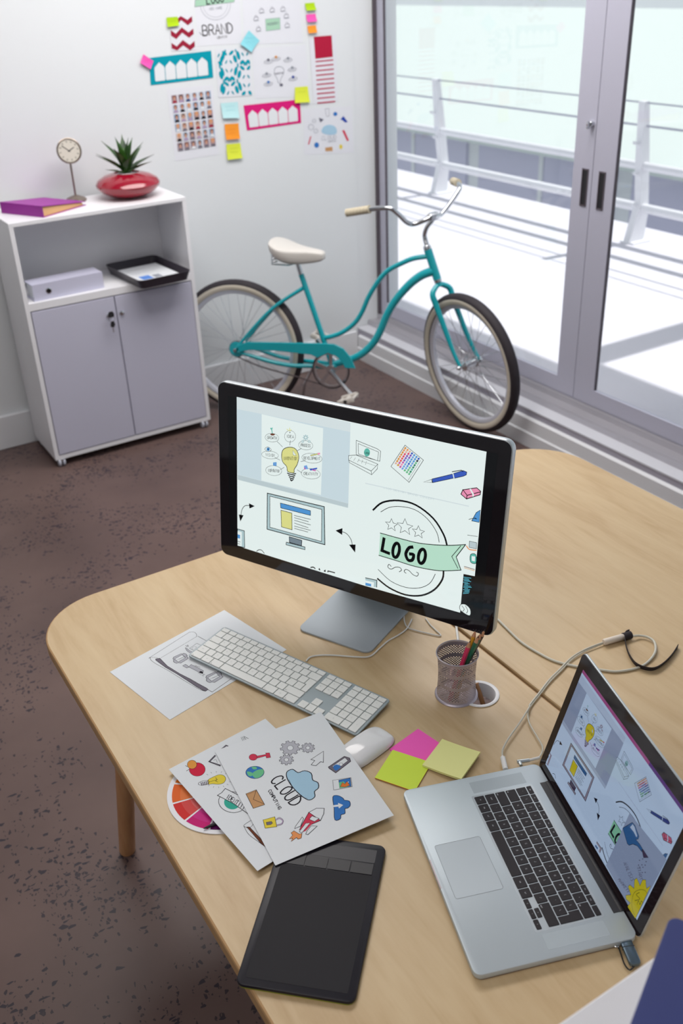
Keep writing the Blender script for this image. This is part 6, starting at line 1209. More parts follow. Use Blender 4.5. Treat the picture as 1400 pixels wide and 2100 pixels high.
# ------------------------------------------------------------------ stroke font (4 x 6 cell)
FONT={'A':'0,0 2,6 4,0;.8,2.2 3.2,2.2','B':'0,0 0,6 2.6,6 3.6,5.2 3.4,3.8 2.4,3.2 0,3.2;2.4,3.2 3.9,2.4 3.7,.7 2.6,0 0,0','C':'3.8,5 2.8,6 1.2,5.8 .2,4 .2,2 1.2,.2 2.8,0 3.8,1','D':'0,0 0,6 2,5.8 3.8,4.2 3.8,1.8 2,.2 0,0','E':'3.6,6 0,6 0,0 3.6,0;0,3.1 2.8,3.1','F':'3.6,6 0,6 0,0;0,3.1 2.8,3.1',
'G':'3.8,5 2.8,6 1.2,5.8 .2,4 .2,2 1.2,.2 2.8,0 3.8,1 3.8,2.6 2.2,2.6','H':'0,0 0,6;4,0 4,6;0,3 4,3','I':'2,0 2,6','J':'3.4,6 3.4,1.4 2.2,0 .8,.3 .2,1.6','K':'0,0 0,6;3.8,6 0,2.6;1.3,3.6 4,0','L':'0,6 0,0 3.4,0','M':'0,0 .4,6 2,2 3.6,6 4,0','N':'0,0 0,6 4,0 4,6','O':'2,6 .4,4.8 .1,2.6 1,.3 2.4,0 3.8,1.4 3.9,3.8 3,5.7 2,6',
'P':'0,0 0,6 2.6,6 3.8,5 3.6,3.4 2.4,2.8 0,2.8','Q':'2,6 .4,4.8 .1,2.6 1,.3 2.4,0 3.8,1.4 3.9,3.8 3,5.7 2,6;2.4,1.6 4,-.4','R':'0,0 0,6 2.6,6 3.8,5 3.6,3.6 2.4,3 0,3;2,3 4,0','S':'3.6,5.2 2.4,6 .8,5.6 .4,4.3 1.4,3.4 3,2.8 3.7,1.6 2.8,.2 1.2,0 .2,.8','T':'0,6 4,6;2,6 2,0','U':'0,6 0,1.6 1.2,0 2.8,0 4,1.6 4,6','V':'0,6 2,0 4,6','W':'0,6 1,0 2,4 3,0 4,6','X':'0,0 4,6;0,6 4,0','Y':'0,6 2,3 4,6;2,3 2,0','Z':'0,6 4,6 0,0 4,0',
'0':'2,6 .6,4.8 .4,1.4 2,0 3.5,1.4 3.5,4.8 2,6','1':'1,5 2,6 2,0','2':'.4,5 1.6,6 3.2,5.6 3.4,4.2 .4,0 3.8,0','3':'.4,6 3.6,6 1.8,3.6 3.4,2.8 3.2,.6 1.6,0 .3,.7','4':'3,0 3,6 .2,2 4,2','5':'3.6,6 .8,6 .6,3.4 2.6,3.8 3.7,2.2 2.8,.2 .4,.3','6':'3.2,6 1,4 .4,1.6 1.6,0 3.2,.6 3.4,2.4 2,3.3 .6,2.4','7':'.3,6 3.8,6 1.5,0','8':'2,3.2 .6,4.4 1,5.8 3,5.8 3.4,4.4 2,3.2 .4,1.8 .8,.2 3.2,.2 3.6,1.8 2,3.2','9':'3.4,3.8 2,2.8 .6,3.8 .8,5.6 2.6,6 3.4,4.6 3,1 1.6,0',
'-':'.8,3 3.2,3','=':'.8,2.2 3.2,2.2;.8,3.8 3.2,3.8','/':'.4,0 3.6,6','.':'1.8,0 2.2,.4',',':'2,.6 1.6,-.8',';':'2,.8 1.6,-.6;2,3.4 2,3.8',"'":'2,6 2,4.6','[':'2.6,6 1.4,6 1.4,0 2.6,0',']':'1.4,6 2.6,6 2.6,0 1.4,0','\\':'.4,6 3.6,0','*':'2,1.5 2,4.5;.8,2.2 3.2,3.8;.8,3.8 3.2,2.2','+':'2,1.2 2,4.8;.4,3 3.6,3','<':'3,5 1,3 3,1','>':'1,5 3,3 1,1','^':'1,2 2,4 3,2','v':'1,4 2,2 3,4','~':'1,2.4 3,2.4 3,4 1,4 1,2.4','`':'1.4,6 2.4,4.8'}
def glyph(ch): return [[tuple(float(x) for x in p.split(',')) for p in st.split(' ')] for st in FONT.get(ch,'').split(';') if st]
def textstrokes(txt, p0, p1, p2):
    p0,p1,p2=V(p0),V(p1),V(p2); n=len(txt); ex=(p1-p0)/(n*5.2-1.2); ey=(p2-p0)/6; out=[]
    for i,ch in enumerate(txt):
        for st in glyph(ch): out.append([p0+ex*(x+i*5.2)+ey*y for x,y in st])
    return out
# ------------------------------------------------------------------ flat artwork on a surface
class Art:
    def __init__(s, tf, sc_=.001, step=6e-6, z0=5e-5, mode='P'):
        s.b=MB(); s.tf=tf; s.k=sc_; s.step=step; s.z=z0; s.mode=mode; s.mats=[]; s.names=[]; s.ymin=None
    def mi(s,c):
        if c not in s.names: s.names.append(c); s.mats.append(pmat(c,s.mode))
        return s.names.index(c)
    def fill(s,c,pts):
        pts=[(float(a[0]),float(a[1])) for a in pts]
        s.b.mi=s.mi(c); tri=tessellate_polygon([[V((a,b,0)) for a,b in pts]])
        A=sum(pts[i-1][0]*pts[i][1]-pts[i][0]*pts[i-1][1] for i in range(len(pts)))
        vs=[s.tf(a*s.k,b*s.k,s.z) for a,b in pts]; fs=[]
        for t in tri:
            a,b_,c_=[pts[i] for i in t]
            ar=(b_[0]-a[0])*(c_[1]-a[1])-(b_[1]-a[1])*(c_[0]-a[0]); fs.append(t if ar>0 else t[::-1])
        s.b.add(vs,fs); s.z+=s.step
    def stroke(s,c,w,pts,closed=False):
        if s.ymin and min(p[1] for p in pts)<s.ymin(min(p[0] for p in pts)):
            P=[V((p[0],p[1])) for p in pts]+([V((pts[0][0],pts[0][1]))] if closed else []); run=[]
            for i in range(len(P)-1):
                for j in range(8):
                    q=P[i].lerp(P[i+1],j/8)
                    if q.y>=s.ymin(q.x)+w*.5: run.append(q)
                    else:
                        if len(run)>1: s.stroke_raw(c,w,run)
                        run=[]
            if len(run)>1: s.stroke_raw(c,w,run)
            return
        s.stroke_raw(c,w,pts,closed)
    def stroke_raw(s,c,w,pts,closed=False):
        P=[V((a[0],a[1])) for a in pts]; Q=[P[0]]
        for q in P[1:]:
            if (q-Q[-1]).length>1e-3: Q.append(q)
        P=Q; n=len(P)
        if n<2: return
        if closed and (P[0]-P[-1]).length<1e-3: P=P[:-1]; n-=1
        s.b.mi=s.mi(c); vs=[];fs=[]
        for i in range(n):
            a=P[i-1] if (closed or i>0) else P[i]; b=P[(i+1)%n] if (closed or i<n-1) else P[i]
            e1=(P[i]-a); e2=(b-P[i]); e1=e1.normalized() if e1.length>0 else e2.normalized(); e2=e2.normalized() if e2.length>0 else e1
            m=V((-(e1.y+e2.y),e1.x+e2.x)); 
            if m.length<.3: m=V((-e1.y,e1.x))
            m.normalize(); kk=min(1.8,1/max(.55,m.dot(V((-e1.y,e1.x)))))
            ext=V((0,0))
            if not closed and i==0: ext=-e2*w*.3
            if not closed and i==n-1: ext=e1*w*.3
            for sg in (1,-1): q=P[i]+ext+m*(sg*w*.5*kk); vs.append(s.tf(q.x*s.k,q.y*s.k,s.z))
        for i in range(n if closed else n-1): j=(i+1)%n; fs.append((2*i+1,2*j+1,2*j,2*i))
        s.b.add(vs,fs); s.z+=s.step*.5
    def run(s,data,wk=1):
        for ln in data.split('\n'):
            if not ln: continue
            q=ln.split('|',4); k,c,w=q[0],q[1],float(q[2])*wk; n=[float(x) for x in q[3].split(',')]; pts=list(zip(n[::2],n[1::2]))
            if k=='F': s.fill(c,pts)
            elif k=='G': s.fill(c,crom(pts,3,True))
            elif k=='S': s.stroke(c,w,pts)
            elif k=='T': s.stroke(c,w,crom(pts,4))
            elif k=='C': s.stroke(c,w,pts,True)
            elif k=='D': s.stroke(c,w,crom(pts,3,True),True)
            elif k=='X':
                z=s.z
                for st in textstrokes(q[4],pts[0],pts[1],pts[2]): s.stroke(c,w,crom(st,2) if len(st)>4 else st)
                s.z=z+s.step
        return s
    def build(s,name,parent=None): return s.b.build(name,s.mats,parent)
# ================================================================== the room
b=MB(); b.box(-3.5,2.83,-2.5,4.6,-.12,0); struct(b.build('floor',FLOOR))
sbox('ceiling',-3.5,3.1,-2.5,4.6,3.0,3.1,WALL)
sbox('wall_left',-3.5,2.835,WY,WY+.15,0,3.0,WALL)
sbox('wall_left_return',2.835,3.1,WY+.006,WY+.15,0,3.0,WALL)
sbox('wall_back',-3.5,3.1,-2.6,-2.5,0,3.0,WALL)
sbox('wall_right',-3.6,-3.5,-2.5,4.6,0,3.0,WALL)
sbox('wall_window_lower',2.815,3.1,-2.5,WY,0,.175,SILL)
sbox('wall_window_upper',2.9,3.1,-2.5,WY,2.65,3.0,WALL)
sbox('wall_window_side',2.9,3.1,-2.5,-1.5,.175,2.65,WALL)
b=MB(); b.slab([(-3.5,WY-.018),(2.8,WY-.018),(2.8,WY),(-3.5,WY)],0,.165,.004); struct(b.build('baseboard_left',TRIM))
b=MB()
prof=[(2.8,0),(2.797,.068),(2.803,.075),(2.803,.135),(2.815,.145),(2.815,0)]
vs=[(x,y,z) for y in (-2.5,WY-.018) for x,z in prof]; n=len(prof)
b.add(vs,[(i,(i+1)%n,n+(i+1)%n,n+i) for i in range(n)]+[tuple(range(n))[::-1],tuple(range(n,2*n))]); struct(b.build('baseboard_window',TRIM))
sbox('trim_1',2.812,2.884,-2.5,WY,.173,.181,mat('sill_ledge',(204,205,212),.4))
b=MB(); b.box(2.884,2.950,-1.5,WY,.175,.206); b.box(2.890,2.896,-1.5,WY,.206,.210); b.box(2.950,3.05,-1.5,WY,.175,.232); b.box(2.955,2.960,-1.5,WY,.232,.237)
struct(b.build('trim_2',TRACK))
sbox('trim_3',2.95,3.06,-1.5,WY,2.52,2.65,FRAME)
sbox('trim_4',2.955,2.99,WY-.02,WY+.006,.23,2.52,FRAMED)
def leaf(name,y0,y1,stl,str_,handle_y,lock_y=None,xo=0):
    x0,x1=2.965+xo,2.985+xo
    root=struct(empty(name,(x0,y0,.235)))
    k=MB(); k.T=Matrix.Translation((-x0,-y0,-.235))
    k.box(x0,x1,y0,y0+str_,.236,2.52); k.box(x0,x1,y1-stl,y1,.236,2.52); k.box(x0,x1,y0+str_,y1-stl,.236,.309); k.box(x0,x1,y0+str_,y1-stl,2.45,2.52); fo=k.build('door_frame',FRAME,root)
    k=MB(); k.T=Matrix.Translation((-x0,-y0,-.235)); k.box(x0+.004,x0+.016,y0+str_-.001,y0+str_+.003,.309,2.45); k.box(x0+.004,x0+.016,y1-stl-.003,y1-stl+.001,.309,2.45); k.build('glazing_seal',FRAMED,root)
    k=MB(); k.T=Matrix.Translation((-x0,-y0,-.235)); k.box(x0+.007,x0+.012,y0+str_,y1-stl,.309,2.45); k.build('glass_pane',GLASS,root)
    k=MB(); k.T=Matrix.Translation((-x0,-y0,-.235)); hz=.42+TZ; k.slab([(handle_y-.018,hz-.074),(handle_y+.018,hz-.074),(handle_y+.018,hz+.074),(handle_y-.018,hz+.074)],0,.004,.001)
    k.v=[]; k.f=[];k.m=[];k.s=[]
    for (a,bq,c,d) in ((-.018,-.013,-.074,.074),(.013,.018,-.074,.074),(-.013,.013,-.074,-.068),(-.013,.013,.068,.074)): k.box(x0-.003,x0,handle_y+a,handle_y+bq,hz+c,hz+d)
    k.mi=1; k.box(x0-.001,x0,handle_y-.013,handle_y+.013,hz-.068,hz+.068); k.build('pull_handle',[FRAMED,BLACK],root)
    if lock_y:
        k=MB(); k.T=Matrix.Translation((-x0,-y0,-.235)); k.lathe([(.012,0),(.012,.014),(.009,.018)],16,(x0,lock_y,.665+TZ),(-1,0,0)); k.box(x0-.03,x0-.017,lock_y-.004,lock_y+.004,.648+TZ,.675+TZ,.001); k.build('thumb_lock',CHROME,root,True)
    return root
leaf('door_1',2.915,WY-.02,.05,.108,2.952,2.936)
leaf('door_2',1.1,2.912,.118,.105,2.858)
leaf('door_3',-.8,1.098,.1,.1,1.02)
# ================================================================== outside
sbox('balcony_floor',3.1,6.35,-6,16,-.2,0.0,mat('pale_balcony_screed',(214,212,220),.8))
OW=mat('white_render',(236,238,240),.7)
sbox('facade_ground',6.35,60,-40,60,-3.4,-3.2,mat('asphalt_grey',(150,150,158),.9))
b=MB(); b.box(3.1,6.36,-6,3.45,3.25,3.4); b.box(3.1,6.18,3.45,16,3.25,3.4); b.box(6.36,8.4,3.36,3.56,3.25,3.4)
tag(b.build('canopy_slab',OW),'white canopy slab above the balcony outside the sliding doors','canopy')
POST_M=mat('railing_white_steel',(236,236,240),.5)
rail=empty('railing',(5.9,2.85,0)); RC=mat('steel_cable',(170,172,188),.4,.6)
for i,y in enumerate((-2.1,.35,2.85,5.32,7.85,10.35)):
    y-=2.85; k=MB(); k.box(-.05,.14,y-.07,y+.07,0,.012)
    n_=[(-.06,.0),(.10,.0),(.12,.22),(.07,.6),(.0,1.03),(-.05,1.03),(-.02,.6),(.02,.3)]
    vs=[(x,y+yy,z) for yy in (-.03,.03) for x,z in n_]; m=len(n_)
    k.add(vs,[(j,(j+1)%m,m+(j+1)%m,m+j) for j in range(m)]+[tuple(range(m)),tuple(range(m,2*m))[::-1]])
    po=k.build('post',POST_M,rail)
    for z,x in ((.25,.09),(.48,.08),(.70,.05)): k=MB(); k.tube([(x,y,z),(x-.14,y,z+.05)],.012,8); k.build('bracket',POST_M,po)
for z,x,rr,mm in ((1.02,-.02,.006,RC),(.86,0,.008,RC),(.57,.03,.032,POST_M),(.26,.06,.036,POST_M)):
    k=MB(); k.tube([(x,-8,z),(x,13,z)],rr,8); k.build('rail' if rr>.01 else 'cable',mm,rail,True)
tag(rail,'balcony railing outside with tapered white posts, thick rails and thin cables','railing')
bl=empty('white_roofed_building',(14,4,-3.2))
def Tl(): k=MB(); k.T=Matrix.Translation((-14,-4,3.2)); return k
k=Tl(); k.add([(9.0,-20,-.12),(9.0,34,-.12),(18,34,.95),(18,-20,.95),(9.0,-20,-.24),(9.0,34,-.24),(18,34,.7),(18,-20,.7)],[(0,1,2,3),(7,6,5,4),(0,4,5,1),(1,5,6,2),(2,6,7,3),(3,7,4,0)]); k.build('roof',mat('pale_roof_sheet',(198,207,204),.7),bl)
k=Tl(); k.box(9.6,18,-20,34,-3.2,-.22); k.build('wall',OW,bl)
WIN=mat('lavender_glass',(206,204,226),.4)
for i in range(17):
    y=-18+i*3.0; k=Tl(); k.box(9.55,9.62,y,y+2.7,-1.7,-.32); wo=k.build('window',WIN,bl); k=Tl(); k.box(9.53,9.56,y+1.3,y+1.38,-1.7,-.32); k.build('window_bar',OW,wo)
tag(bl,'long building opposite with a sloping white roof and a strip of windows','building')
bb=empty('distant_block',(30,16,-3.2)); k=MB(); k.box(-3,3,-14,6,0,6.5); k.build('wall',mat('pale_blue_wall',(170,182,205),.8),bb)
k=MB()
for i in range(6): k.box(-3.05,-2.98,-13+i*3.1,-11.4+i*3.1,4.3,5.6)
k.build('windows',WIN,bb); tag(bb,'pale blue distant block rising behind the white roof','building')
# ================================================================== posters on the wall
PL=dict(note_lime=('sticky_note','lime sticky note on the top left corner of the red chevron print','sticky note'),
 chevron=('poster','small print with dark red zigzag chevrons','poster'),
 brand=('poster','white sheet reading BRAND under a green LOGO ribbon, top of the wall','poster'),
 mind=('poster','white sheet with a green box amid grey doodles at the top of the wall','poster'),
 note_aqua=('sticky_note','aqua sticky note turned on its corner below the brand sheet','sticky note'),
 note_lime2=('sticky_note','small lime note, topmost of the three above the red strip','sticky note'),
 note_pink2=('sticky_note','small pink note between the lime and orange ones','sticky note'),
 note_orange2=('sticky_note','small orange note just above the red striped sheet','sticky note'),
 strip=('poster','tall narrow sheet with a solid red square over red stripes','poster'),
 teal=('poster','teal banner with five white tag shapes','poster'),
 note_pink=('sticky_note','pink sticky note at the left end of the teal banner','sticky note'),
 damask=('poster','white print with teal damask ornament','poster'),
 bulb=('poster','white sheet with a pale light bulb idea map, centre of the wall','poster'),
 note_yellow=('sticky_note','yellow sticky note at the right end of the pink banner','sticky note'),
 pink=('poster','magenta banner with five white tag shapes','poster'),
 faces=('poster','white sheet with a six by six grid of portrait photos','poster'),
 note_cyan=('sticky_note','very pale cyan note above the orange note','sticky note'),
 note_orange=('sticky_note','orange sticky note above the lowest yellow one','sticky note'),
 note_yellow2=('sticky_note','yellow sticky note at the bottom of the column of three','sticky note'),
 cloud=('poster','white cloud computing sheet, lowest on the right','poster'))
for i,(k_,d) in enumerate(POST.items()):
    nm,lb,ct=PL[k_]; small=nm=='sticky_note'; lift=.0036 if small else (.0018 if k_ in('chevron','damask','teal','pink','strip') else .0008)
    o=empty(nm,(d['c'][0],WY,d['c'][1])); k=MB(); q=d['q']; y1=-lift-.0004
    if small:  # curled lower edge
        a,b_,c_,e=[(x/1000,z/1000) for x,z in q]; vs=[];N=5
        for i_ in range(N+1):
            t=i_/N
            for s_,(p,r_) in ((0,(a,e)),(1,(b_,c_))): vs.append((p[0]+(r_[0]-p[0])*t, -lift-.010*t*t, p[1]+(r_[1]-p[1])*t))
        k.add(vs,[(2*i_,2*i_+2,2*i_+3,2*i_+1) for i_ in range(N)]); k.sm=True
    else: k.add([(x/1000,-lift,z/1000) for x,z in q]+[(x/1000,-lift+.0003,z/1000) for x,z in q],[(3,2,1,0),(4,5,6,7),(0,1,5,4),(1,2,6,5),(2,3,7,6),(3,0,4,7)])
    m_=PAPER if d['bg']=='W' else pmat(d['bg'])
    if d['bg']=='W': m_=mat('poster_paper',(222,224,231),.7)
    k.build('sheet',m_,o)
    if ART['w_'+k_]:
        def tf(x,y,z,q=q,small=small,lift=lift):
            h=.010*max(0,min(1,(q[0][1]/1000-y)/max(.001,(q[0][1]-q[3][1])/1000)))**2 if small else 0
            return (x,-lift-z*3-h-(.0006 if small else .0001),y)
        a_=Art(tf,z0=.0002).run(ART['w_'+k_]); a_.build('printed_artwork' if not small else 'handwriting',o)
    tag(o,lb,ct,'sticky notes on the wall' if small else 'posters on the wall')
# ================================================================== white cabinet
def cabinet(name,x,y,w=.781,d=.33,h=1.107):
    c=empty(name,(x,y,0))   # origin at front left, front faces -y
    t=.018
    k=MB(); k.box(0,w,0,d,h-t,h,.002); k.box(0,t,0,d,.037,h-t); k.box(w-t,w,0,d,.037,h-t); k.box(t,w-t,0,d,.037,.037+t); k.box(t,w-t,d-.008,d-.002,.055,h-t); k.build('body',LAM,c)
    k=MB(); k.box(t,w-t,.0,d-.008,.737,.770,.001); k.build('shelf',LAM,c)
    for i in range(2):
        x0=t+.004+i*(w/2-t-.001); x1=x0+w/2-t-.006
        k=MB(); k.slab([(x0,-.001),(x1,-.001),(x1,.017),(x0,.017)],.060,.732,.0015); dr=k.build('door',DOORG,c)
        lx=x1-.035 if i==0 else x0+.02; lz=.655
        k=MB(); k.lathe([(.010,0),(.010,.006),(.007,.008)],16,(lx,-.001,lz),(0,-1,0)); k.build('lock',CHROME,dr,True)
    for cx in (.03,w-.03):
        for cy in (.012,d-.035):
            k=MB(); k.lathe([(.016,.030),(.016,.037)],14,(cx,cy,0)); k.mi=0; k.lathe([(.008,.018),(.010,.031)],10,(cx,cy,0))
            k.mi=1; k.lathe([(.013,-.014),(.0195,-.011),(.0195,-.002),(.013,-.001)],18,(cx-.006,cy,.0195),(1,0,0)); k.lathe([(.013,.001),(.0195,.002),(.0195,.011),(.013,.014)],18,(cx+.0,cy,.0195),(1,0,0)); k.build('caster',[CHROME,mat('clear_grey_wheel',(190,194,206),.2)],c,True)
    return c
tag(cabinet('storage_cabinet',.926,4.107),'white storage cabinet with two lilac doors and open shelf against the wall','cabinet')
key=empty('key',(1.288,4.10,.655+.0)); key.location=(.926+.781/2-.036,4.098,.655)
k=MB(); k.slab([(-.0035,-.012),(.0035,-.012),(.0035,-.002),(-.0035,-.002)],-.001,.001); k.v=[];k.f=[];k.m=[];k.s=[]
k.box(-.001,.001,-.022,-.008,-.004,.004); k.build('blade',CHROME,key)
k=MB(); k.T=Matrix.Rotation(rad(90),4,'X'); k.slab([(-.011,-.002),(.011,-.002),(.014,.012),(.008,.024),(-.008,.024),(-.014,.012)],.020,.026,.002); k.build('bow',BLACK,key)
k=MB(); k.tube([(.014*cos(t),-.024,-.008+.014*sin(t)) for t in [2*pi*i/16 for i in range(16)]],.001,6,closed=True); k.build('ring',CHROME,key)
k=MB(); k.T=Matrix.Rotation(rad(90),4,'X'); k.slab([(-.010,-.045),(.006,-.047),(.012,-.034),(.007,-.02),(-.005,-.02),(-.010,-.034)],.021,.027,.002); k.build('spare_bow',BLACK,key)
k=MB(); k.box(-.003,.001,-.025,-.023,-.07,-.045); k.build('spare_blade',CHROME,key)
tag(key,'black-headed key with a spare on a ring in the left cabinet door','key')
# purple binder (wedge)
bd=empty('ring_binder',(1.080,4.122,1.107),rad(28.5)); BL_=.245; PUR=mat('purple_card',(152,28,150),.45); PAGE=mat('cream_page_edges',(214,170,120),.8)
k=MB(); k.slab([(0,.0),(.25,.0),(.25,BL_),(0,BL_)],0,.002); k.box(-.002,0,0,BL_,0,.046); vs=[(0,0,.044),(.25,0,.014),(.25,BL_,.014),(0,BL_,.044),(0,0,.046),(.25,0,.016),(.25,BL_,.016),(0,BL_,.046)]; k.add(vs,[(3,2,1,0),(4,5,6,7),(0,1,5,4),(1,2,6,5),(2,3,7,6),(3,0,4,7)]); k.build('cover',PUR,bd)
k=MB(); k.add([(.002,.006,.0025),(.235,.006,.0025),(.235,.239,.0025),(.002,.239,.0025),(.002,.006,.041),(.235,.006,.013),(.235,.239,.013),(.002,.239,.041)],[(3,2,1,0),(4,5,6,7),(0,1,5,4),(1,2,6,5),(2,3,7,6),(3,0,4,7)]); k.build('pages',PAGE,bd)
tag(bd,'purple ring binder lying on the left end of the white cabinet','binder')
# clock
ck=empty('table_clock',(1.297,4.365,1.107)); BR=mat('brushed_nickel',(150,138,128),.3,.9)
k=MB(); k.lathe([(.046,0),(.046,.006),(.040,.012),(.02,.02),(.008,.024),(0,.024)],32); k.build('base',BR,ck,True)
k=MB(); k.tube([(0,0,.02),(.001,0,.165)],.0045,10); k.build('stem',BR,ck,True)
k=MB(); k.T=Matrix.Translation((.003,0,.208)); k.lathe([(.046,-.012),(.051,-.008),(.053,.004),(.053,.012),(.049,.014),(.047,.008),(0,.008)][:6]+[(.0,.006)],36,(0,0,0),(-.12,-1,.22)); k.build('case',BR,ck,True)
k=MB(); k.T=Matrix.Translation((.003,0,.208)); ax=V((-.12,-1,.22)).normalized(); k.lathe([(.046,.009),(0,.0095)],32,(0,0,0),ax); k.build('dial',mat('ivory_dial',(205,200,188),.5),ck)
Q=V((0,0,1)).rotation_difference(ax).to_matrix(); zz=Q.inverted()@V((0,0,1)); xx=V((zz.x,zz.y,0)).normalized()
def dial(a,l,w_,nm,h=.0105,l0=0):
    k=MB(); k.T=Matrix.Translation((.003,0,.208)); upd=xx; rt=V((xx.y,-xx.x,0)); d=upd*cos(a)+rt*sin(a)*-1; e=V((-d.y,d.x,0)); k.add([tuple(Q@(d*l0+e*w_+V((0,0,h)))),tuple(Q@(d*l0-e*w_+V((0,0,h)))),tuple(Q@(d*l-e*w_+V((0,0,h)))),tuple(Q@(d*l+e*w_+V((0,0,h))))],[(0,1,2,3)]); return k.build(nm,BLACK,ck)
dial(rad(-62),.026,.0016,'hour_hand',l0=-.006); dial(rad(50),.036,.0012,'minute_hand',.0108,l0=-.006)
k=MB(); k.T=Matrix.Translation((.003,0,.208))
for i in range(12):
    d=V((cos(i*pi/6),sin(i*pi/6),0)); e=V((-d.y,d.x,0))*.0011; k.add([tuple(Q@(d*.034+e+V((0,0,.0103)))),tuple(Q@(d*.034-e+V((0,0,.0103)))),tuple(Q@(d*.041-e+V((0,0,.0103)))),tuple(Q@(d*.041+e+V((0,0,.0103))))],[(3,2,1,0)])
k.build('hour_marks',BLACK,ck)
tag(ck,'small round table clock on a slim stem and disc base','clock')
# plant
pt=empty('potted_plant',(1.516,4.285,1.107)); RED=mat('red_glaze',(150,8,38),.12,0,.5,coat=.5)
k=MB(); k.lathe([(.05,0),(.075,.006),(.115,.024),(.138,.046),(.141,.058),(.130,.076),(.10,.093),(.062,.104),(.056,.104),(.052,.096),(0,.094)],48); k.build('pot',RED,pt,True)
k=MB(); k.lathe([(.051,.0965),(.03,.100),(0,.101)],24); k.build('gravel',mat('white_gravel',(205,203,206),.9,bump=(400,1)),pt,True)
def plmat():
    m=bpy.data.materials.new('succulent_leaf'); m.use_nodes=True; nt=m.node_tree; b_=nt.nodes['Principled BSDF']; tc=nt.nodes.new('ShaderNodeTexCoord'); n=nt.nodes.new('ShaderNodeTexNoise'); n.inputs['Scale'].default_value=30
    r_=ramp(nt,[(.35,(22,52,24)),(.7,(62,104,36))]); nt.links.new(tc.outputs['Object'],n.inputs['Vector']); nt.links.new(n.outputs[0],r_.inputs[0]); nt.links.new(r_.outputs[0],b_.inputs['Base Color']); b_.inputs['Roughness'].default_value=.4; return m
LEAF=plmat(); random.seed(4)
lv=[(-.125,0,.10,.018),(-.02,.03,.155,.024),(.095,.0,.125,.02),(.135,-.01,.07,.02),(.11,.06,.10,.02),(-.10,-.02,.035,.014),(-.07,.07,.14,.022),(.05,-.05,.11,.022),(-.06,-.05,.12,.022),(.02,.05,.16,.022),(.06,.03,.145,.02),(-.11,.05,.085,.018),(.0,-.07,.08,.022),(.10,-.06,.05,.018),(-.03,-.02,.13,.024),(.03,0,.15,.02)]
for dx,dy,hz,wd in lv:
    k=MB(); k.sm=True; d=V((dx,dy,0)); dn=d.normalized() if d.length>0 else V((1,0,0)); sd=V((-dn.y,dn.x,0)); vs=[];N=8
    for i in range(N+1):
        t=i/N; p=V((0,0,.095))+d*(t**1.15)+V((0,0,hz*(t**.8)+.0)); wv=wd*(sin(pi*min(1,(t*.78+.22)))**.8)*(1-t**4)+.0004; th=.004*(1-t)+.0006
        nrm=(dn*hz-V((0,0,1))*d.length).normalized()
        vs += [tuple(p+sd*wv-nrm*wv*.35),tuple(p+nrm*th),tuple(p-sd*wv-nrm*wv*.35),tuple(p-nrm*th)]
    fs=[(4*i+a,4*i+(a+1)%4,4*i+4+(a+1)%4,4*i+4+a) for i in range(N) for a in range(4)]; k.add(vs,fs); k.build('leaf',LEAF,pt)
tag(pt,'spiky green succulent in a squat glossy red pot','potted plant')
# lever arch file, tray
lf=empty('lever_arch_file',(.975,4.122,.7705),rad(3)); 
k=MB(); k.box(0,.315,0,.10,0,.003); k.box(0,.315,0,.10,.067,.070); k.box(0,.315,0,.003,.003,.067); k.build('cover',mat('lilac_white_card',(196,196,216),.5),lf)
k=MB(); k.box(.008,.307,.006,.098,.0032,.066); k.build('pages',PAPER,lf)
k=MB(); k.lathe([(.0125,0),(.0125,.002),(.009,.0025)],20,(.068,0,.036),(0,-1,0)); k.mi=1; k.lathe([(.009,.0026),(0,.0026)],16,(.068,0,.036),(0,-1,0)); k.build('finger_hole',[CHROME,BLACK],lf)
tag(lf,'pale lilac lever arch file lying on the open shelf','file')
ty=empty('letter_tray',(1.405,3.995,.770),rad(4)); BT=mat('dark_tray_plastic',(52,46,56),.35)
W_,D_=.25,.37
k=MB(); k.slab(rrect(.01,W_-.01,.01,D_-.01,.02),.0,.004); k.build('tray_floor',BT,ty)
def frus(k,a0,z0,a1,z1,th):
    r0=rrect(a0,W_-a0,a0,D_-a0,.025); r1=rrect(a1,W_-a1,a1,D_-a1,.03); r2=rrect(a1+th,W_-a1-th,a1+th,D_-a1-th,.028); r3=rrect(a0+th,W_-a0-th,a0+th,D_-a0-th,.023); n=len(r0)
    vs=[(x,y,z0) for x,y in r0]+[(x,y,z1) for x,y in r1]+[(x,y,z1) for x,y in r2]+[(x,y,z0+.002) for x,y in r3]
    k.add(vs,[(a*n+i,a*n+(i+1)%n,(a+1)*n+(i+1)%n,(a+1)*n+i) for a in range(3) for i in range(n)])
k=MB(); frus(k,.01,.0,-.004,.040,.004); k.build('rim_wall',BT,ty,True)
tag(ty,'dark letter tray with papers at the right of the open shelf','tray')
sp=empty('printed_sheets',(1.435,4.022,.7745),rad(4)); k=MB(); k.box(0,.195,0,.29,0,.012); k.build('paper_stack',PAPER,sp)
a_=Art(lambda x,y,z:(x,y,.012+z))
for i in range(5): a_.stroke('g2',1.6,[(20,250-i*9),(120+(i*37)%50,250-i*9)])
a_.fill('b',[(25,60),(75,60),(75,120),(25,120)]); a_.fill('g2',[(85,60),(120,60),(120,110),(85,110)])
for i in range(8): a_.stroke('D2' if i<3 else 'g2',1.4,[(20,195-i*9),(170-(i*29)%60,195-i*9)])
a_.build('printed_text',sp); tag(sp,'stack of printed sheets lying in the dark letter tray','paper')
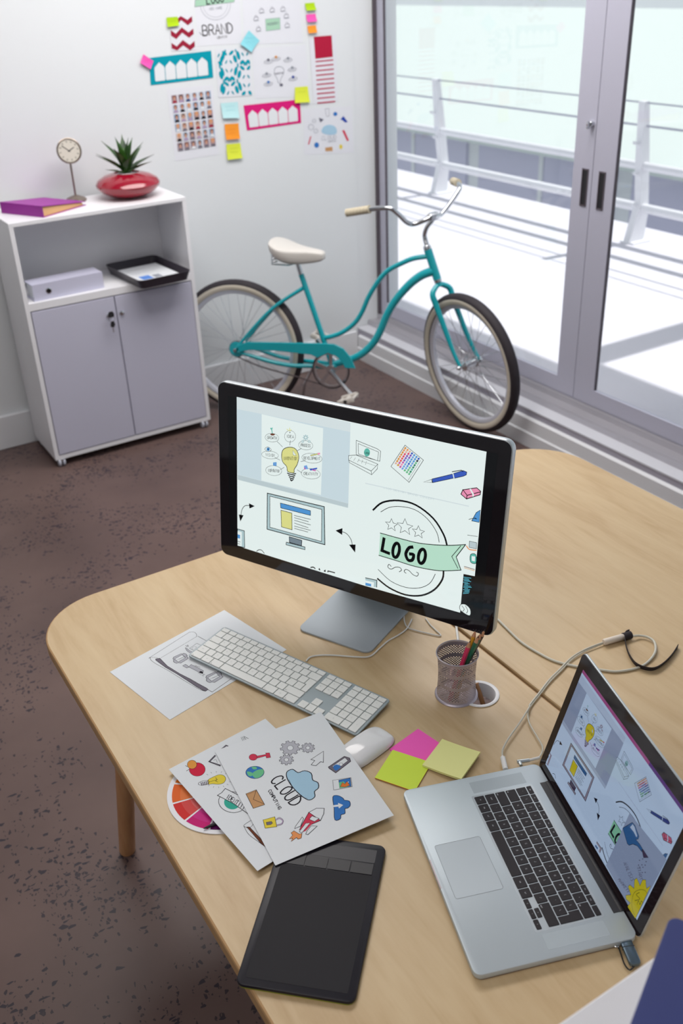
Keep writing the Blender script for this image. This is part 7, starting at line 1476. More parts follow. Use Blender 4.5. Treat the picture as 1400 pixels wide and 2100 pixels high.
# ================================================================== bicycle
Bk=G['bike']; O=V(Bk['hR']); FW,UP,NL=V(Bk['fw']),V(Bk['up']),V(Bk['nl'])
TH=.026; C0=V(Bk['hF'])+V((-.02,-.051,0)); D0=V((O.x-.02,O.y-.051,0))-C0; D0.z=0
bike=empty('bicycle',(C0.x+D0.x*cos(TH)-D0.y*sin(TH),C0.y+D0.x*sin(TH)+D0.y*cos(TH),0),TH); BO=V((O.x,O.y,0))
def W3(l,off=0): return O+FW*l[0]+UP*l[1]+NL*(l[2] if len(l)>2 else off)-BO
def tubeo(name,path,r,m,parent=bike,n=12,sm=4):
    k=MB(); p=crom(path,sm) if sm>1 else path
    if isinstance(r,(list,tuple)): # interpolate radii
        rr=[]
        for i in range(len(p)):
            t=i/(len(p)-1)*(len(r)-1); a=int(min(t,len(r)-2)); rr.append(r[a]+(r[a+1]-r[a])*(t-a))
        r=rr
    k.tube(p,r,n); return k.build(name,m,parent,True)
tubeo('top_tube',[W3(q) for q in Bk['tt']],.0115,TEAL)
tubeo('down_tube',[W3(q) for q in Bk['dt']],[.021,.019,.018,.018,.018,.018],TEAL)
st=Bk['st']; s0,s1=V(st[0]),V(st[2]); sdir=(s1-s0).normalized(); bbp=Bk['ring']
tubeo('seat_tube',[W3(st[0]),W3(st[2]),W3((bbp[0]-.012,bbp[1]+.02))],.0135,TEAL,sm=1)
k=MB(); k.T=Matrix.Translation(W3(bbp)) ; k.lathe([(.02,-.036),(.021,-.034),(.021,.034),(.02,.036)],20,(0,0,0),NL); k.build('bottom_bracket',TEAL,bike,True)
for s_ in (1,-1):
    q=Bk['cs']; tubeo('chainstay',[W3(q[0],s_*.058),W3(q[1],s_*.054),W3(q[2],s_*.050),W3(q[3],s_*.046),W3(q[4],s_*.034),W3((bbp[0],bbp[1]+.005),s_*.02)],[.007,.010,.011,.011,.011,.012],TEAL)
    q=Bk['ss']; tubeo('seatstay',[W3(q[0],s_*.012),W3(q[1],s_*.038),W3(q[2],s_*.052),W3(q[3],s_*.060),W3((.01,.0),s_*.062)],[.010,.0085,.008,.007,.008],TEAL)
k=MB(); hd=Bk['head']; a,c_=W3(hd[0]),W3(hd[1]); k.tube([a,c_],.0185,18); k.build('head_tube',TEAL,bike,True)
k=MB(); dd=(a-c_).normalized(); k.tube([a,a+dd*.012,a+dd*.02],[.0175,.0175,.013],18); k.build('upper_headset',CHROME,bike,True); k=MB(); k.tube([c_,c_-dd*.012],.018,18); k.build('lower_headset',CHROME,bike,True)
def wheel(C,fwd,up,nrm,name):
    Mx=Matrix((( fwd.x,up.x,nrm.x,C.x),(fwd.y,up.y,nrm.y,C.y),(fwd.z,up.z,nrm.z,C.z),(0,0,0,1)))
    def ring(R0,prof,mt,nm,par,sm=True):
        k=MB(); k.T=Mx; n=72; m=len(prof); vs=[];fs=[]
        for i in range(n):
            t=2*pi*i/n
            for dr,dz in prof: vs.append(((R0+dr)*cos(t),(R0+dr)*sin(t),dz))
        for i in range(n):
            for j in range(m): i2=(i+1)%n;j2=(j+1)%m; fs.append((i*m+j,i*m+j2,i2*m+j2,i2*m+j))
        k.add(vs,fs); return k.build(nm,mt,par,sm)
    rim=ring(.276,[(-.010,-.008),(-.010,.008),(-.002,.014),(.010,.015),(.012,0),(.010,-.015),(-.002,-.014)],mat('pale_rim',(214,216,226),.3,.3),name,bike)
    ring(.309,[(.0255*cos(a),.0262*sin(a)) for a in [2*pi*j/16 for j in range(16)]],RUBB,'tyre',rim)
    for s_ in (1,-1): ring(.300,[(-.014,s_*.0205),(-.004,s_*.0262),(.008,s_*.0272),(.012,s_*.0255),(.006,s_*.022),(-.008,s_*.017)][::s_],CREAM,'whitewall',rim)
    k=MB(); k.T=Mx; k.lathe([(.006,-.068),(.006,-.05),(.02,-.037),(.024,-.034),(.017,-.03),(.015,0),(.017,.03),(.024,.034),(.02,.037),(.006,.05),(.006,.068)],20); k.build('hub',CHROME,rim,True)
    for i in range(36):
        s_=1 if i%2 else -1; t=2*pi*i/36; t2=t+(.95 if (i//2)%2 else -.95); k=MB(); k.T=Mx; k.tube([(.02*cos(t2),.02*sin(t2),s_*.033),(.268*cos(t),.268*sin(t),s_*.002)],.0011,5); k.build('spoke',CHROME,rim)
    return rim
wheel(O-BO,FW,UP,NL,'rear_wheel')
HF=V(Bk['hF'])-BO; FF,WF,NF=V(Bk['fF']),V(Bk['wF']),V(Bk['nF'])
wheel(HF,FF,WF,NF,'front_wheel')
# fork
hb=V(Bk['hb'])-BO; ht=V(Bk['ht'])-BO; ax=(ht-hb).normalized(); cr=hb-ax*.02
k=MB(); k.tube([hb-ax*.008,cr-ax*.012],.015,14); k.build('fork_crown',TEAL,bike,True)
for s_ in (1,-1):
    e=HF+NF*(s_*.057)
    m1=cr-ax*.05+NF*(s_*.050)-FF*0; 
    p=[cr-ax*.004,cr-ax*.012+NF*(s_*.022),m1+ax*.012,m1-ax*.04,cr+(e-cr)*.55+NF*(s_*.020)-FF*.012,cr+(e-cr)*.82+NF*(s_*.008)-FF*.010,e+WF*.006]
    tubeo('fork_blade',p,[.0105,.012,.0135,.014,.0125,.010,.0085],TEAL)
    k=MB(); k.lathe([(.011,-.003),(.011,.003),(.0075,.009),(.005,.012)],14,HF+NF*(s_*.062),NF*s_); k.build('axle_nut',CHROME,bike,True)
# handlebar
cl=V(Bk['clamp'])-BO
tubeo('stem',[V(q)-BO for q in Bk['stem']],.0105,CHROME)
k=MB(); k.lathe([(.017,-.022),(.019,-.016),(.019,.016),(.017,.022)],18,cl,NF); k.build('stem_clamp',CHROME,bike,True)
def hbp(q,s_): return cl+NF*(-q[0]*-s_)*1.0+FF*q[1]+V((0,0,q[2]))
bs=Bk['bars']; path=[hbp(q,1) for q in bs[::-1]]+[cl]+[hbp((q[0],q[1],q[2]),-1) for q in bs]
hb_o=tubeo('handlebar',path,.0105,CHROME,n=12,sm=4)
for s_ in (1,-1):
    a,c_=hbp(bs[-2],s_),hbp(bs[-1],s_); k=MB(); d=c_-a; N=28; p=[a+d*(i/N) for i in range(N+1)]; k.tube(p,[.0165+(.0016 if i%4<2 else 0) for i in range(N+1)],14); k.build('grip',GRIP,bike,True)
# chain guard, chainring, cranks
def plate(name,pts,off,th,m,sm=3,mask=None):
    k=MB(); P=[V((a[0],a[1])) for a in pts]; P=[tuple(q) for q in P]
    T=Matrix(((FW.x,UP.x,NL.x,0),(FW.y,UP.y,NL.y,0),(FW.z,UP.z,NL.z,0),(0,0,0,1))); T.translation=O-BO+NL*off; k.T=T; k.slab(P,-th/2,th/2,th*.3); return k.build(name,m,bike)
cg=[tuple(q) for q in Bk['cg']]; plate('chain_guard',cg,-.066,.010,TEAL)
rg=V((Bk['ring'][0],Bk['ring'][1]))
k=MB(); T=Matrix(((FW.x,UP.x,NL.x,0),(FW.y,UP.y,NL.y,0),(FW.z,UP.z,NL.z,0),(0,0,0,1))); T.translation=W3((rg.x,rg.y),-.05); k.T=T; n=48
prof=[(.078,-.002),(.090,-.002),(.090,.002),(.078,.002)]; vs=[];fs=[]
for i in range(n):
    t=2*pi*i/n; vs += [(r_*cos(t),r_*sin(t),z) for r_,z in prof]
fs=[(i*4+j,i*4+(j+1)%4,((i+1)%n)*4+(j+1)%4,((i+1)%n)*4+j) for i in range(n) for j in range(4)]; k.add(vs,fs)
for i in range(5):
    t=2*pi*i/5+.3; d=V((cos(t),sin(t),0)); e=V((-d.y,d.x,0)); P=[d*.01+e*.006,d*.08+e*.010,d*.08-e*.010,d*.01-e*.006]; k.slab([(q.x,q.y) for q in P],-.0018,.0018)
k.lathe([(.024,-.004),(.024,.004)],20); k.build('chainring',CHROME,bike)
k=MB(); k.T=T; k.tube([(.0905*cos(t),.0905*sin(t),0) for t in [2*pi*i/40 for i in range(40)]],.004,6,closed=True); k.build('chain_on_ring',RUBB,bike)
ch=[W3(q,-.05) for q in Bk['chain']]; tubeo('chain',[W3((.0,-.036),-.05)]+ch[1:-1]+[W3((rg.x-.01,rg.y-.09),-.05)],.0038,mat('dark_chain',(70,60,62),.5,.4),n=6)
k=MB(); k.T=Matrix.Translation(W3((0,0),-.05)); k.lathe([(.036,-.004),(.038,0),(.036,.004),(.02,.012)],24,(0,0,0),NL); k.build('sprocket_cover',TEAL,bike,True)
k=MB(); k.T=Matrix.Translation(W3((0,0),-.045)); k.lathe([(.040,-.003),(.041,0),(.040,.003)],24,(0,0,0),NL); k.build('sprocket',BLACK,bike,True)
k=MB(); k.lathe([(.010,-.004),(.0105,.004),(.007,.010)],12,W3((0,0),-.066),-NL); k.build('rear_axle_nut',CHROME,bike,True)
ar=V(Bk['arm']); 
for s_ in (-1,1):
    e=ar if s_==-1 else rg*2-ar; off=s_*.082; k=MB(); a,c_=W3((rg.x,rg.y),s_*.062),W3((e.x,e.y),off); k.tube([a,a+(c_-a)*.15,a+(c_-a)*.85,c_],[.0135,.010,.009,.012],10); k.build('crank_arm',CHROME,bike,True)
    k=MB(); pa=W3((e.x,e.y),off+s_*.012); pb=W3((e.x,e.y),off+s_*.105); d=(pb-pa).normalized(); fx=FW; uz=d.cross(fx).normalized(); T=Matrix(((fx.x,uz.x,d.x,pa.x),(fx.y,uz.y,d.y,pa.y),(fx.z,uz.z,d.z,pa.z),(0,0,0,1))); k.T=T@Matrix.Rotation(rad(20),4,'Z')
    k.slab([(-.040,-.012),(.040,-.012),(.040,.012),(-.040,.012)],0.004,.022,.003); k.slab([(-.040,-.012),(.040,-.012),(.040,.012),(-.040,.012)],.076,.094,.003); k.tube([(0,0,-.012),(0,0,.09)],.009,10)
    for y_ in (-.036,.036): k.tube([(y_,0,.0),(y_,0,.09)],.007,8)
    k.mi=1; k.lathe([(.009,.0945),(.009,.097)],12); k.build('pedal',[mat('white_pedal',(214,208,200),.5),BLACK],bike,True)
# saddle
sd=Bk['sad']; nose=V(sd['n']); rt=V(sd['rt'])
secs=[(0,.05,.03,.03),(.04,.095,.03,.055),(.16,.118,.012,.075),(.32,.112,-.01,.085),(.5,.082,-.008,.085),(.7,.048,.004,.075),(.9,.036,.01,.055),(1,.026,.004,.03)]
k=MB(); k.sm=True; vs=[];fs=[];n=16
for t,hw,dz,th in secs:
    cx=rt.x+(nose.x-rt.x)*t; cz=rt.y+(nose.y-rt.y)*t-.008+dz*.4
    for j in range(n):
        a=2*pi*j/n; lx=cos(a)*hw; u_=sin(a); zz=(.014*u_ if u_>0 else th*.8*u_*(abs(cos(a))**.5 if True else 1)) ; 
        if u_<0: zz=-th*1.05*(abs(u_)**.6)*(.5+.5*abs(cos(a)))
        vs.append(tuple(W3((cx,cz+zz),lx)))
m=len(secs)
for i in range(m-1):
    for j in range(n): fs.append((i*n+j,i*n+(j+1)%n,(i+1)*n+(j+1)%n,(i+1)*n+j))
fs.append(tuple(range(n))[::-1]); fs.append(tuple((m-1)*n+j for j in range(n))); k.add(vs,fs); so=k.build('saddle',SADM,bike); so.modifiers.new('sub','SUBSURF').levels=2; so.modifiers['sub'].render_levels=2
k=MB(); k.tube([W3(st[0]),W3((st[0][0]-.022,st[0][1]+.075))],.012,12); k.build('seat_post',CHROME,bike,True)
k=MB()
for s_ in (1,-1):
    k.tube([W3((rt.x+.01,rt.y-.095),s_*.05),W3((rt.x+.09,rt.y-.10),s_*.035),W3((rt.x+.15,rt.y-.085),s_*.02),W3((nose.x-.03,nose.y-.035),s_*.01)],.0035,7)
    sp_=[W3((rt.x+.025+.014*cos(t),rt.y-.045-.05*t/(2*pi*4)),s_*.05+.014*sin(t)) for t in [2*pi*i/10 for i in range(41)]]; k.tube(sp_,.0035,6)
k.build('saddle_springs',CHROME,bike,True)
k=MB(); k.tube([W3((.40,-.03),.03),W3((.30,-.20),.10),W3((.27,-.31),.13)],.007,8); k.build('kickstand',CHROME,bike,True)
tag(bike,'turquoise cruiser bicycle with whitewall tyres parked in the corner by the glass doors','bicycle')
# ================================================================== desks
def desk(name,x0,x1,y0,y1,lab,r_tl,r_tr,gromm=False):
    d=empty(name,(x0,y0,0)); w_,l_=x1-x0,y1-y0; r=.15
    out=[(0.0,0.0),(w_,0.0)]
    for cx,cy,a,rr in ((w_-r_tr,l_-r_tr,0,r_tr),(r_tl,l_-r_tl,90,r_tl)):
        for i in range(13): t=rad(a+90*i/12); out.append((cx+rr*cos(t),cy+rr*sin(t)))
    k=MB(); z1=TZ
    if gromm: # top with a round hole: build strips around it
        gx,gy,gr=.957-x0,1.120-y0,.036
        n=len(out); N=48; hole=[(gx+gr*cos(2*pi*i/N),gy+gr*sin(2*pi*i/N)) for i in range(N)]
        bev=.004
        def ring(pts,z): return [(a,b_,z) for a,b_ in pts]
        def ins(dv):
            res=[]
            for i in range(n):
                p0,p1,p2=V(out[i-1]),V(out[i]),V(out[(i+1)%n]); e1=(p1-p0).normalized(); e2=(p2-p1).normalized(); n1=V((-e1.y,e1.x)); n2=V((-e2.y,e2.x)); res.append(tuple(p1+(n1+n2)*(dv/max(.3,1+n1.dot(n2)))))
            return res
        i1=ins(bev)
        for zz,flip in ((z1,False),(z1-.026,True)):
            o2=i1 if not flip else out
            tri=tessellate_polygon([[V((a,b_,0)) for a,b_ in o2],[V((a,b_,0)) for a,b_ in hole]]); allp=o2+hole; fs=[]
            for t in tri:
                a,b_,c_=[allp[i] for i in t]; ar=(b_[0]-a[0])*(c_[1]-a[1])-(b_[1]-a[1])*(c_[0]-a[0]); fs.append(t if (ar>0)!=flip else t[::-1])
            k.add(ring(allp,zz),fs)
        k.mi=1
        vs=ring(out,z1-.026)+ring(out,z1-bev)+ring([tuple(V(a)+(V(b_)-V(a))*.3) for a,b_ in zip(out,i1)],z1-bev*.3)+ring(i1,z1); k.add(vs,[(q*n+i,q*n+(i+1)%n,(q+1)*n+(i+1)%n,(q+1)*n+i) for q in range(3) for i in range(n)])
        vs=ring(hole,z1-.026)+ring(hole,z1); k.add(vs,[(i,N+i,N+(i+1)%N,(i+1)%N) for i in range(N)])
        k.build('desktop',[DESK,EDGE],d)
        g=MB(); g.T=Matrix.Translation((gx,gy,0)); g.lathe([(.035,z1-.03),(.035,z1),(.039,z1+.0005),(.0395,z1+.002),(.037,z1+.003),(.0325,z1+.002),(.031,z1-.002),(.031,z1-.03),(.035,z1-.03)],40,cap=False); go=g.build('cable_grommet',mat('white_grommet',(228,228,230),.4),d,True)
    else:
        k.slab(out,z1-.026,z1,.004); k.build('desktop',DESK,d)
    for sx,sy in ((0,1),(0,0),(1,1),(1,0)):
        fx,tx=((.088,.138) if sx==0 else (w_-.088,w_-.138)); fy,ty=((l_-.093,l_-.197) if sy else (.093,.197))
        k=MB(); k.tube([(tx,ty,z1-.026),(fx,fy,.006),(fx,fy,0)],[.0235,.0205,.0185],20); k.build('leg',LEGM,d,True)
    k=MB(); k.box(.15,w_-.15,l_-.21,l_-.18,z1-.066,z1-.026); k.box(.15,w_-.15,.18,.21,z1-.066,z1-.026); k.build('apron',LEGM,d)
    return tag(d,lab,'desk')
desk('desk',.300,1.054,.395,1.897,'maple desk carrying the monitor, keyboard and laptop',.15,.006,True)
desk('desk',1.061,1.84,.395,1.915,'bare maple desk by the window wall, crossed by white cables',.006,.17)
# ================================================================== things on the desk
def zT(z): return TZ+z
# --- loose sheets
def sheet(name,o,th,w_,h_,art,lab,bump=None,ofs=(0,0),cat='paper'):
    e=empty(name,o,th); nx,ny=16,20
    def zf(x,y): return bump(x,y) if bump else 0
    k=MB(); k.sm=True; x0,y0=ofs
    vs=[];
    for q in (0,1):
        for j in range(ny+1):
            for i in range(nx+1): x=x0+w_*i/nx;y=y0+h_*j/ny; vs.append((x,y,zf(x,y)-q*.0003))
    m=(nx+1)*(ny+1); fs=[]
    for j in range(ny):
        for i in range(nx): a=j*(nx+1)+i; fs += [(a,a+1,a+nx+2,a+nx+1),(m+a+nx+1,m+a+nx+2,m+a+1,m+a)]
    k.add(vs,fs); k.build('sheet',PAPER,e)
    A=Art(lambda x,y,z:(x,y,zf(x,y)+z)); A.run(art,1.25); A.build('printed_drawing',e)
    return tag(e,lab,cat,'printed sheets on the desk')
sheet('printed_sheet',G['p1']['o'],G['p1']['th'],.297,.21,ART['P1'],'white sheet with a grey brochure sketch, under the keyboard corner',ofs=(0,-.21))
w2,h2=G['p2']['s']; sheet('printed_sheet',G['p2']['o'],G['p2']['th'],w2,h2,ART['P2'],'white sheet with a bulb and IDENTITY badge, over the colour wheel',ofs=(0,-h2))
w3,h3=G['p3']['s']
def bump3(x,y): return .0005+.0048*x/w3
sheet('printed_sheet',G['p3']['o'],G['p3']['th'],w3,h3,ART['P3'],'white CLOUD COMPUTING sheet on top, over the black tablet',bump3)
# --- colour wheel
cx,cy,cr_=G['cw']; cw=empty('colour_wheel',(cx,cy,TZ))
k=MB(); k.lathe([(cr_,0),(cr_,.0018),(0,.0018)],72); k.build('disc',mat('white_card',(226,226,230),.5),cw)
hues=[(224,120,30),(222,98,28),(205,40,36),(196,0,110),(88,8,82),(60,30,120),(30,60,150),(20,120,170),(30,150,110),(90,170,50),(190,200,40),(235,190,30)]
for i in range(12):
    a0=rad(107.7+i*30+1.2);a1=rad(107.7+(i+1)*30-1.2); k=MB()
    for j,(r0,r1) in enumerate(((.091,.077),(.077,.061),(.061,.046),(.046,.012))):
        k.mi=j; vs=[];N=6
        for q in range(N+1):
            a=a0+(a1-a0)*q/N; vs += [(cr_*0+r0*cos(a),r0*sin(a),.00195),(r1*cos(a),r1*sin(a),.00195)]
        k.add(vs,[(2*q,2*q+2,2*q+3,2*q+1) for q in range(N)])
    h=hues[i]; k.build('colour_segment',[mat('wheel_%d_%d'%(i,j),tuple(int(c+(225-c)*j*.17) for c in h),.6,0,.2) for j in range(4)],cw)
tag(cw,'round colour wheel card half hidden under the bulb sheet','colour wheel')
a,b_=[V(q) for q in G['sty']]; d=(b_-a).normalized(); st_=empty('stylus',(a.x,a.y,TZ)); k=MB(); p0=V((0,0,.0045)); k.tube([p0,p0+d*.003,p0+d*.022,p0+d*.03,p0+d*.13],[.0006,.0014,.0036,.004,.004],14); k.build('barrel',BLACK,st_,True)
tag(st_,'black stylus tip poking out over the magenta part of the colour wheel','stylus')
# --- tablet
x,y,th,aw,ah=G['tb']; tb=empty('graphics_tablet',(x,y,TZ),th)
k=MB(); k.slab(rrect(.0,aw,0,ah,.012),.0025,.0085,.0022,.001); k.build('shell',TABB,tb,True)
k=MB(); k.slab(rrect(.0008,aw-.0008,.0004,ah-.001,.012),.0003,.0026,.0006); k.build('green_underside',mat('lime_underside',(150,160,30),.5),tb)
k=MB(); k.slab(rrect(.012,aw-.012,.012,ah-.062,.002),.0084,.0088,.0002); k.build('drawing_surface',TABL,tb)
for i in range(4):
    bw=(aw-.026)/4; k=MB(); x0=.013+i*bw; k.slab(rrect(x0+.0006,x0+bw-.0006,ah-.061,ah-.040,.001),.0084,.0093,.0004); k.build('express_button',mat('tablet_button',(27,25,31),.4, 0, .3),tb)
k=MB(); k.slab(rrect(.013,aw-.013,ah-.038,ah-.012,.002),.0084,.0087,.0002); k.build('top_panel',TABB,tb)
tag(tb,'black graphics tablet at the near edge of the desk','graphics tablet')
# --- sticky note pads
def pad(o,th,c,lab,h=.001,curl=0,grp=None,side=None,z0=0):
    e=empty('sticky_note_pad',(o[0],o[1],TZ+z0),th); s_=.076; k=MB(); N=10; k.sm=True
    f=lambda x,y:(h+curl*((x/s_)**2)*.9+curl*.6*((1-y/s_)**2)*0)
    vs=[(s_*i/N,s_*j/N,f(s_*i/N,s_*j/N)) for j in range(N+1) for i in range(N+1)]; m=len(vs); vs+=[(s_*i/N,s_*j/N,max(0,f(s_*i/N,s_*j/N)-h)) for j in range(N+1) for i in range(N+1)]
    fs=[]
    for j in range(N):
        for i in range(N): a=j*(N+1)+i; fs += [(a,a+1,a+N+2,a+N+1),(m+a+N+1,m+a+N+2,m+a+1,m+a)]
    k.add(vs,fs); k.mi=1; k.sm=False; fs=[]
    for i in range(N): 
        for a,b__ in ((i,i+1),(m-1-i,m-2-i),((i+1)*(N+1),i*(N+1)),(i*(N+1)+N,(i+1)*(N+1)+N)): fs.append((a+m,b__+m,b__,a))
    k.add(vs,fs); k.build('note_block',[mat('note_'+lab[:4],c,.6),mat('note_side_'+lab[:4],side or c,.7)],e); return tag(e,lab,'sticky notes','sticky note pads on the desk')
pad(G['pk'][:2],G['pk'][2]-pi/2+rad(0),(255,92,196),'pink sticky note pad under the lime and yellow pads',.0012)
pad(G['gr'][:2],G['gr'][2],(212,236,66),'lime green sticky note pad with an orange lower edge',.0016,side=(236,130,60),z0=.0013)
pad(G['ye'][:2],G['ye'][2],(238,238,158),'pale yellow sticky note pad with a curled corner, beside the laptop',.0042,.005,z0=.0030)
# --- mouse
ms=empty('computer_mouse',(.692,1.116,TZ),rad(12)); k=MB(); k.sm=True; n=28; L_,Wd=.0565,.0305
vs=[];fs=[];rings=[(1,.0015),(1.0,.004),(.985,.0075),(.93,.0115),(.8,.0152),(.6,.0178),(.35,.0190),(0.02,.0194)]
for s_,z in rings:
    for j in range(n):
        t=2*pi*j/n; c_,s2=cos(t),sin(t); e_=.5; x=L_*s_*math.copysign(abs(c_)**e_,c_); y=Wd*s_*math.copysign(abs(s2)**e_,s2); zz=z*(1-.42*(abs(x)/L_)**2.6*(z/.0195)); vs.append((x,y,zz+.0008))
m=len(rings)
for i in range(m-1):
    for j in range(n): fs.append((i*n+j,i*n+(j+1)%n,(i+1)*n+(j+1)%n,(i+1)*n+j))
fs.append(tuple((m-1)*n+j for j in range(n))); k.add(vs,fs); k.build('top_shell',mat('white_gloss',(232,232,234),.12,0,.5),ms)
k=MB(); k.T=Matrix.Translation((0,0,0)); k.slab([(L_*.97*math.copysign(abs(cos(t))**.62,cos(t)),Wd*.95*math.copysign(abs(sin(t))**.62,sin(t))) for t in [2*pi*j/n for j in range(n)]],0,.0024,.0005); k.build('aluminium_base',ALU,ms)
tag(ms,'white computer mouse between the keyboard and the sticky notes','mouse')
# --- keyboards
def keyrow(k_,x,y,w_,h_,z,hh,txt,lw,leg,pw=.9,rot=None,bev=.0006,r=.0014):
    k_.slab(rrect(x+.0009,x+w_-.0009,y+.0009,y+h_-.0009,r,3),z,z+hh,bev,0)
    if txt:
        k_.mi=1; A=Art(lambda a,b_,c_:(a,b_,z+hh+c_),1,z0=4e-5)
        hgt=.0030 if len(txt)==1 else .0017; wdt=hgt*.62*len(txt); cx,cy=x+w_*.5-wdt/2,y+h_*.5-hgt/2
        if w_>.024 and len(txt)>1: cx,cy=x+.003,y+.003
        Q=MB(); A.b=Q; A.names=['z'];A.mats=[leg]
        for st in textstrokes(txt,(cx*1000,cy*1000),((cx+wdt)*1000,cy*1000),(cx*1000,(cy+hgt)*1000)): A.k=.001; A.stroke('z',.30 if leg is LEGW else .26,st)
        k_.add(Q.v,Q.f); k_.mi=0
def layout(u,rh,fh,x0,y0,row4,row3,row2,row1,row0,fn,ent=True):
    out=[]; y=y0
    for row,hh in ((row0,rh),(row1,rh),(row2,rh),(row3,rh),(row4,rh),(fn,fh)):
        x=x0
        for t,w_ in row:
            if t is not None: out.append((x,y,w_*u,hh,t))
            x+=w_*u
        y+=hh
    if ent: # tall ISO enter
        out.append((x0+13.5*u,y0+2*rh,0,0,'ENT'))
    return out
R4=[('`',1)]+[(c,1) for c in '1234567890-=']+[('DEL',1.5)]
R3=[('TAB',1.5)]+[(c,1) for c in 'QWERTYUIOP[]']
R2=[('CAPS',1.75)]+[(c,1) for c in "ASDFGHJKL;'\\"]
R1=[('SHIFT',1.25)]+[(c,1) for c in '`ZXCVBNM,./']+[('SHIFT',2.25)]
def ent_pts(x,y,u,rh):
    g=.0009; x1=x+u; xl=x+.25*u
    return [(xl+g,y+g),(x1-g,y+g),(x1-g,y+2*rh-g),(x+g,y+2*rh-g),(x+g,y+rh+g),(xl+g,y+rh+g)]
def add_keys(parent,keys,u,rh,z,hh,km,leg,stuff=None,inv=False):
    cnt=0; rest=MB()
    for i,(x,y,w_,h_,t) in enumerate(keys):
        k=rest if (stuff and i in stuff) else MB(); k.mi=0
        if t=='ENT':
            P=ent_pts(x,y,u,rh)
            if inv: P=[(x+.0009,y+rh+.0009),(x+u-.0009,y+rh+.0009),(x+u-.0009,y+2*rh-.0009),(x+.0009,y+2*rh-.0009)] and ent_pts(x,y,u,rh)
            k.slab(P,z,z+hh,.0004,0)
        else: keyrow(k,x,y,w_,h_,z,hh,t,.3,leg)
        if k is not rest: k.build('key',[km,leg],parent)
    if stuff: o=rest.build('key',[km,leg],parent); o['kind']='stuff'
# full size keyboard
x,y,th=G['kb']; kb=empty('keyboard',(x,y,TZ),th); Tk=Matrix.Rotation(rad(2.2),4,'X'); 
k=MB(); k.T=Tk; k.slab(rrect(0,.43,0,.114,.007),.0042,.0075,.0008); k.build('aluminium_plate',mat('keyboard_aluminium',(150,160,165),.45,.3),kb)
k=MB(); k.slab([(.02,.02),(.41,.02),(.41,.10),(.02,.10)],0,.0048); k.build('white_underside',WHITE,kb)
u=.019; keys=layout(u,.0188,.0125,.0045,.0035,R4,R3,R2,R1,[('CTRL',1.5),('ALT',1.25),('CMD',1.5),('',6),('CMD',1.5),('ALT',1.25),('CTRL',1.5)],[(t,14.5/14) for t in ['ESC']+['F%d'%i for i in range(1,13)]+['^']])
rh=.0188; nx=.2865; yy=lambda r_:.0035+rh*r_
for t,i in (('FN',0),('HM',1),('UP',2)): keys.append((nx+i*u,yy(4),u,rh,t))
for t,i in (('DEL',0),('END',1),('DN',2)): keys.append((nx+i*u,yy(3),u,rh,t))
keys.append((nx+u,yy(1),u,rh,'^')); 
for i,t in enumerate('<v'): keys.append((nx+i*u,yy(0),u,rh,t))
px=.3495
for r_,row in ((4,['CL','=','/','*']),(3,['7','8','9','-']),(2,['4','5','6','+']),(1,['1','2','3'])):
    for i,t in enumerate(row): keys.append((px+i*u,yy(r_),u,rh,t))
keys.append((px+3*u,yy(0),u,rh*2,'~')); keys.append((px,yy(0),2*u,rh,'0')); nk=len(keys)
for i in range(3): keys.append((nx+i*u,yy(5),u,.0125,'F%d'%(13+i)))
for i in range(4): keys.append((px+i*u,yy(5),u,.0125,'F%d'%(16+i)))
keys.append((px+2*u,yy(0),u,rh,'.')); keys.append((nx+2*u,yy(0),u,rh,'>'))
kh=empty('keys_tilt',parent=kb) if False else kb
class _T: pass
_old=MB.__init__
def _init(s): _old(s); s.T=Tk
MB.__init__=_init
add_keys(kb,keys,u,rh,.0075,.0022,KEYW,LEGG,stuff=set(range(100,len(keys))))
MB.__init__=_old
tag(kb,'full-size aluminium keyboard with white keys','keyboard')
# --- laptop
g=G['lap']; lp=empty('laptop',(g['o'][0],g['o'][1],TZ),g['th']); Wl,Dl=.359,.2471
k=MB(); k.slab(rrect(0,Wl,0,Dl,.012,8),.0018,.0142,.0012,.004); k.build('base',ALUB,lp,True)
k=MB(); k.slab(rrect(.0015,Wl-.0015,.002,Dl-.002,.012,8),.0006,.0030,.0004); k.build('bottom_cover',ALUE,lp)
zt=.0142; cxl=Wl/2
k=MB(); tp=(cxl-.0525,cxl+.0525,g['tpv'],g['tpv']+.0765); k.slab(rrect(*tp,.004),zt-.0003,zt+.0001); k.mi=1
A=Art(lambda a,b_,c_:(a,b_,zt+.00012+c_),1); A.b=k; A.names=['z'];A.mats=[0]; k.mi=0
k.build('trackpad',mat('trackpad_aluminium',(182,191,197),.5,.35),lp)
k=MB(); o_=rrect(*tp,.004); i_=rrect(tp[0]+.0004,tp[1]-.0004,tp[2]+.0004,tp[3]-.0004,.0036); n=len(o_); k.add([(a,b_,zt+.0002) for a,b_ in o_]+[(a,b_,zt+.0002) for a,b_ in i_],[(i,(i+1)%n,n+(i+1)%n,n+i) for i in range(n)]); k.build('trackpad_groove',mat('groove_grey',(90,95,100),.6),lp)
kx0=cxl-g['kbw']/2; ky0=g['kbv']; uw=g['kbw']/14.5; rhh=(g['kbh'])/5.55; fh=rhh*.55
k=MB(); k.slab(rrect(kx0-.003,kx0+g['kbw']+.003,ky0-.003,ky0+g['kbh']+.003,.003),zt-.0004,zt+.00008); k.build('keyboard_well',mat('well_aluminium',(168,176,182),.4,.5),lp)
keys=layout(uw,rhh,fh,kx0,ky0,R4,R3,R2,R1,[('FN',1),('CTRL',1),('ALT',1),('CMD',1.25),('',5),('CMD',1.25),('ALT',1)],[(t,14.5/14) for t in ['ESC']+['F%d'%i for i in range(1,13)]+['']])
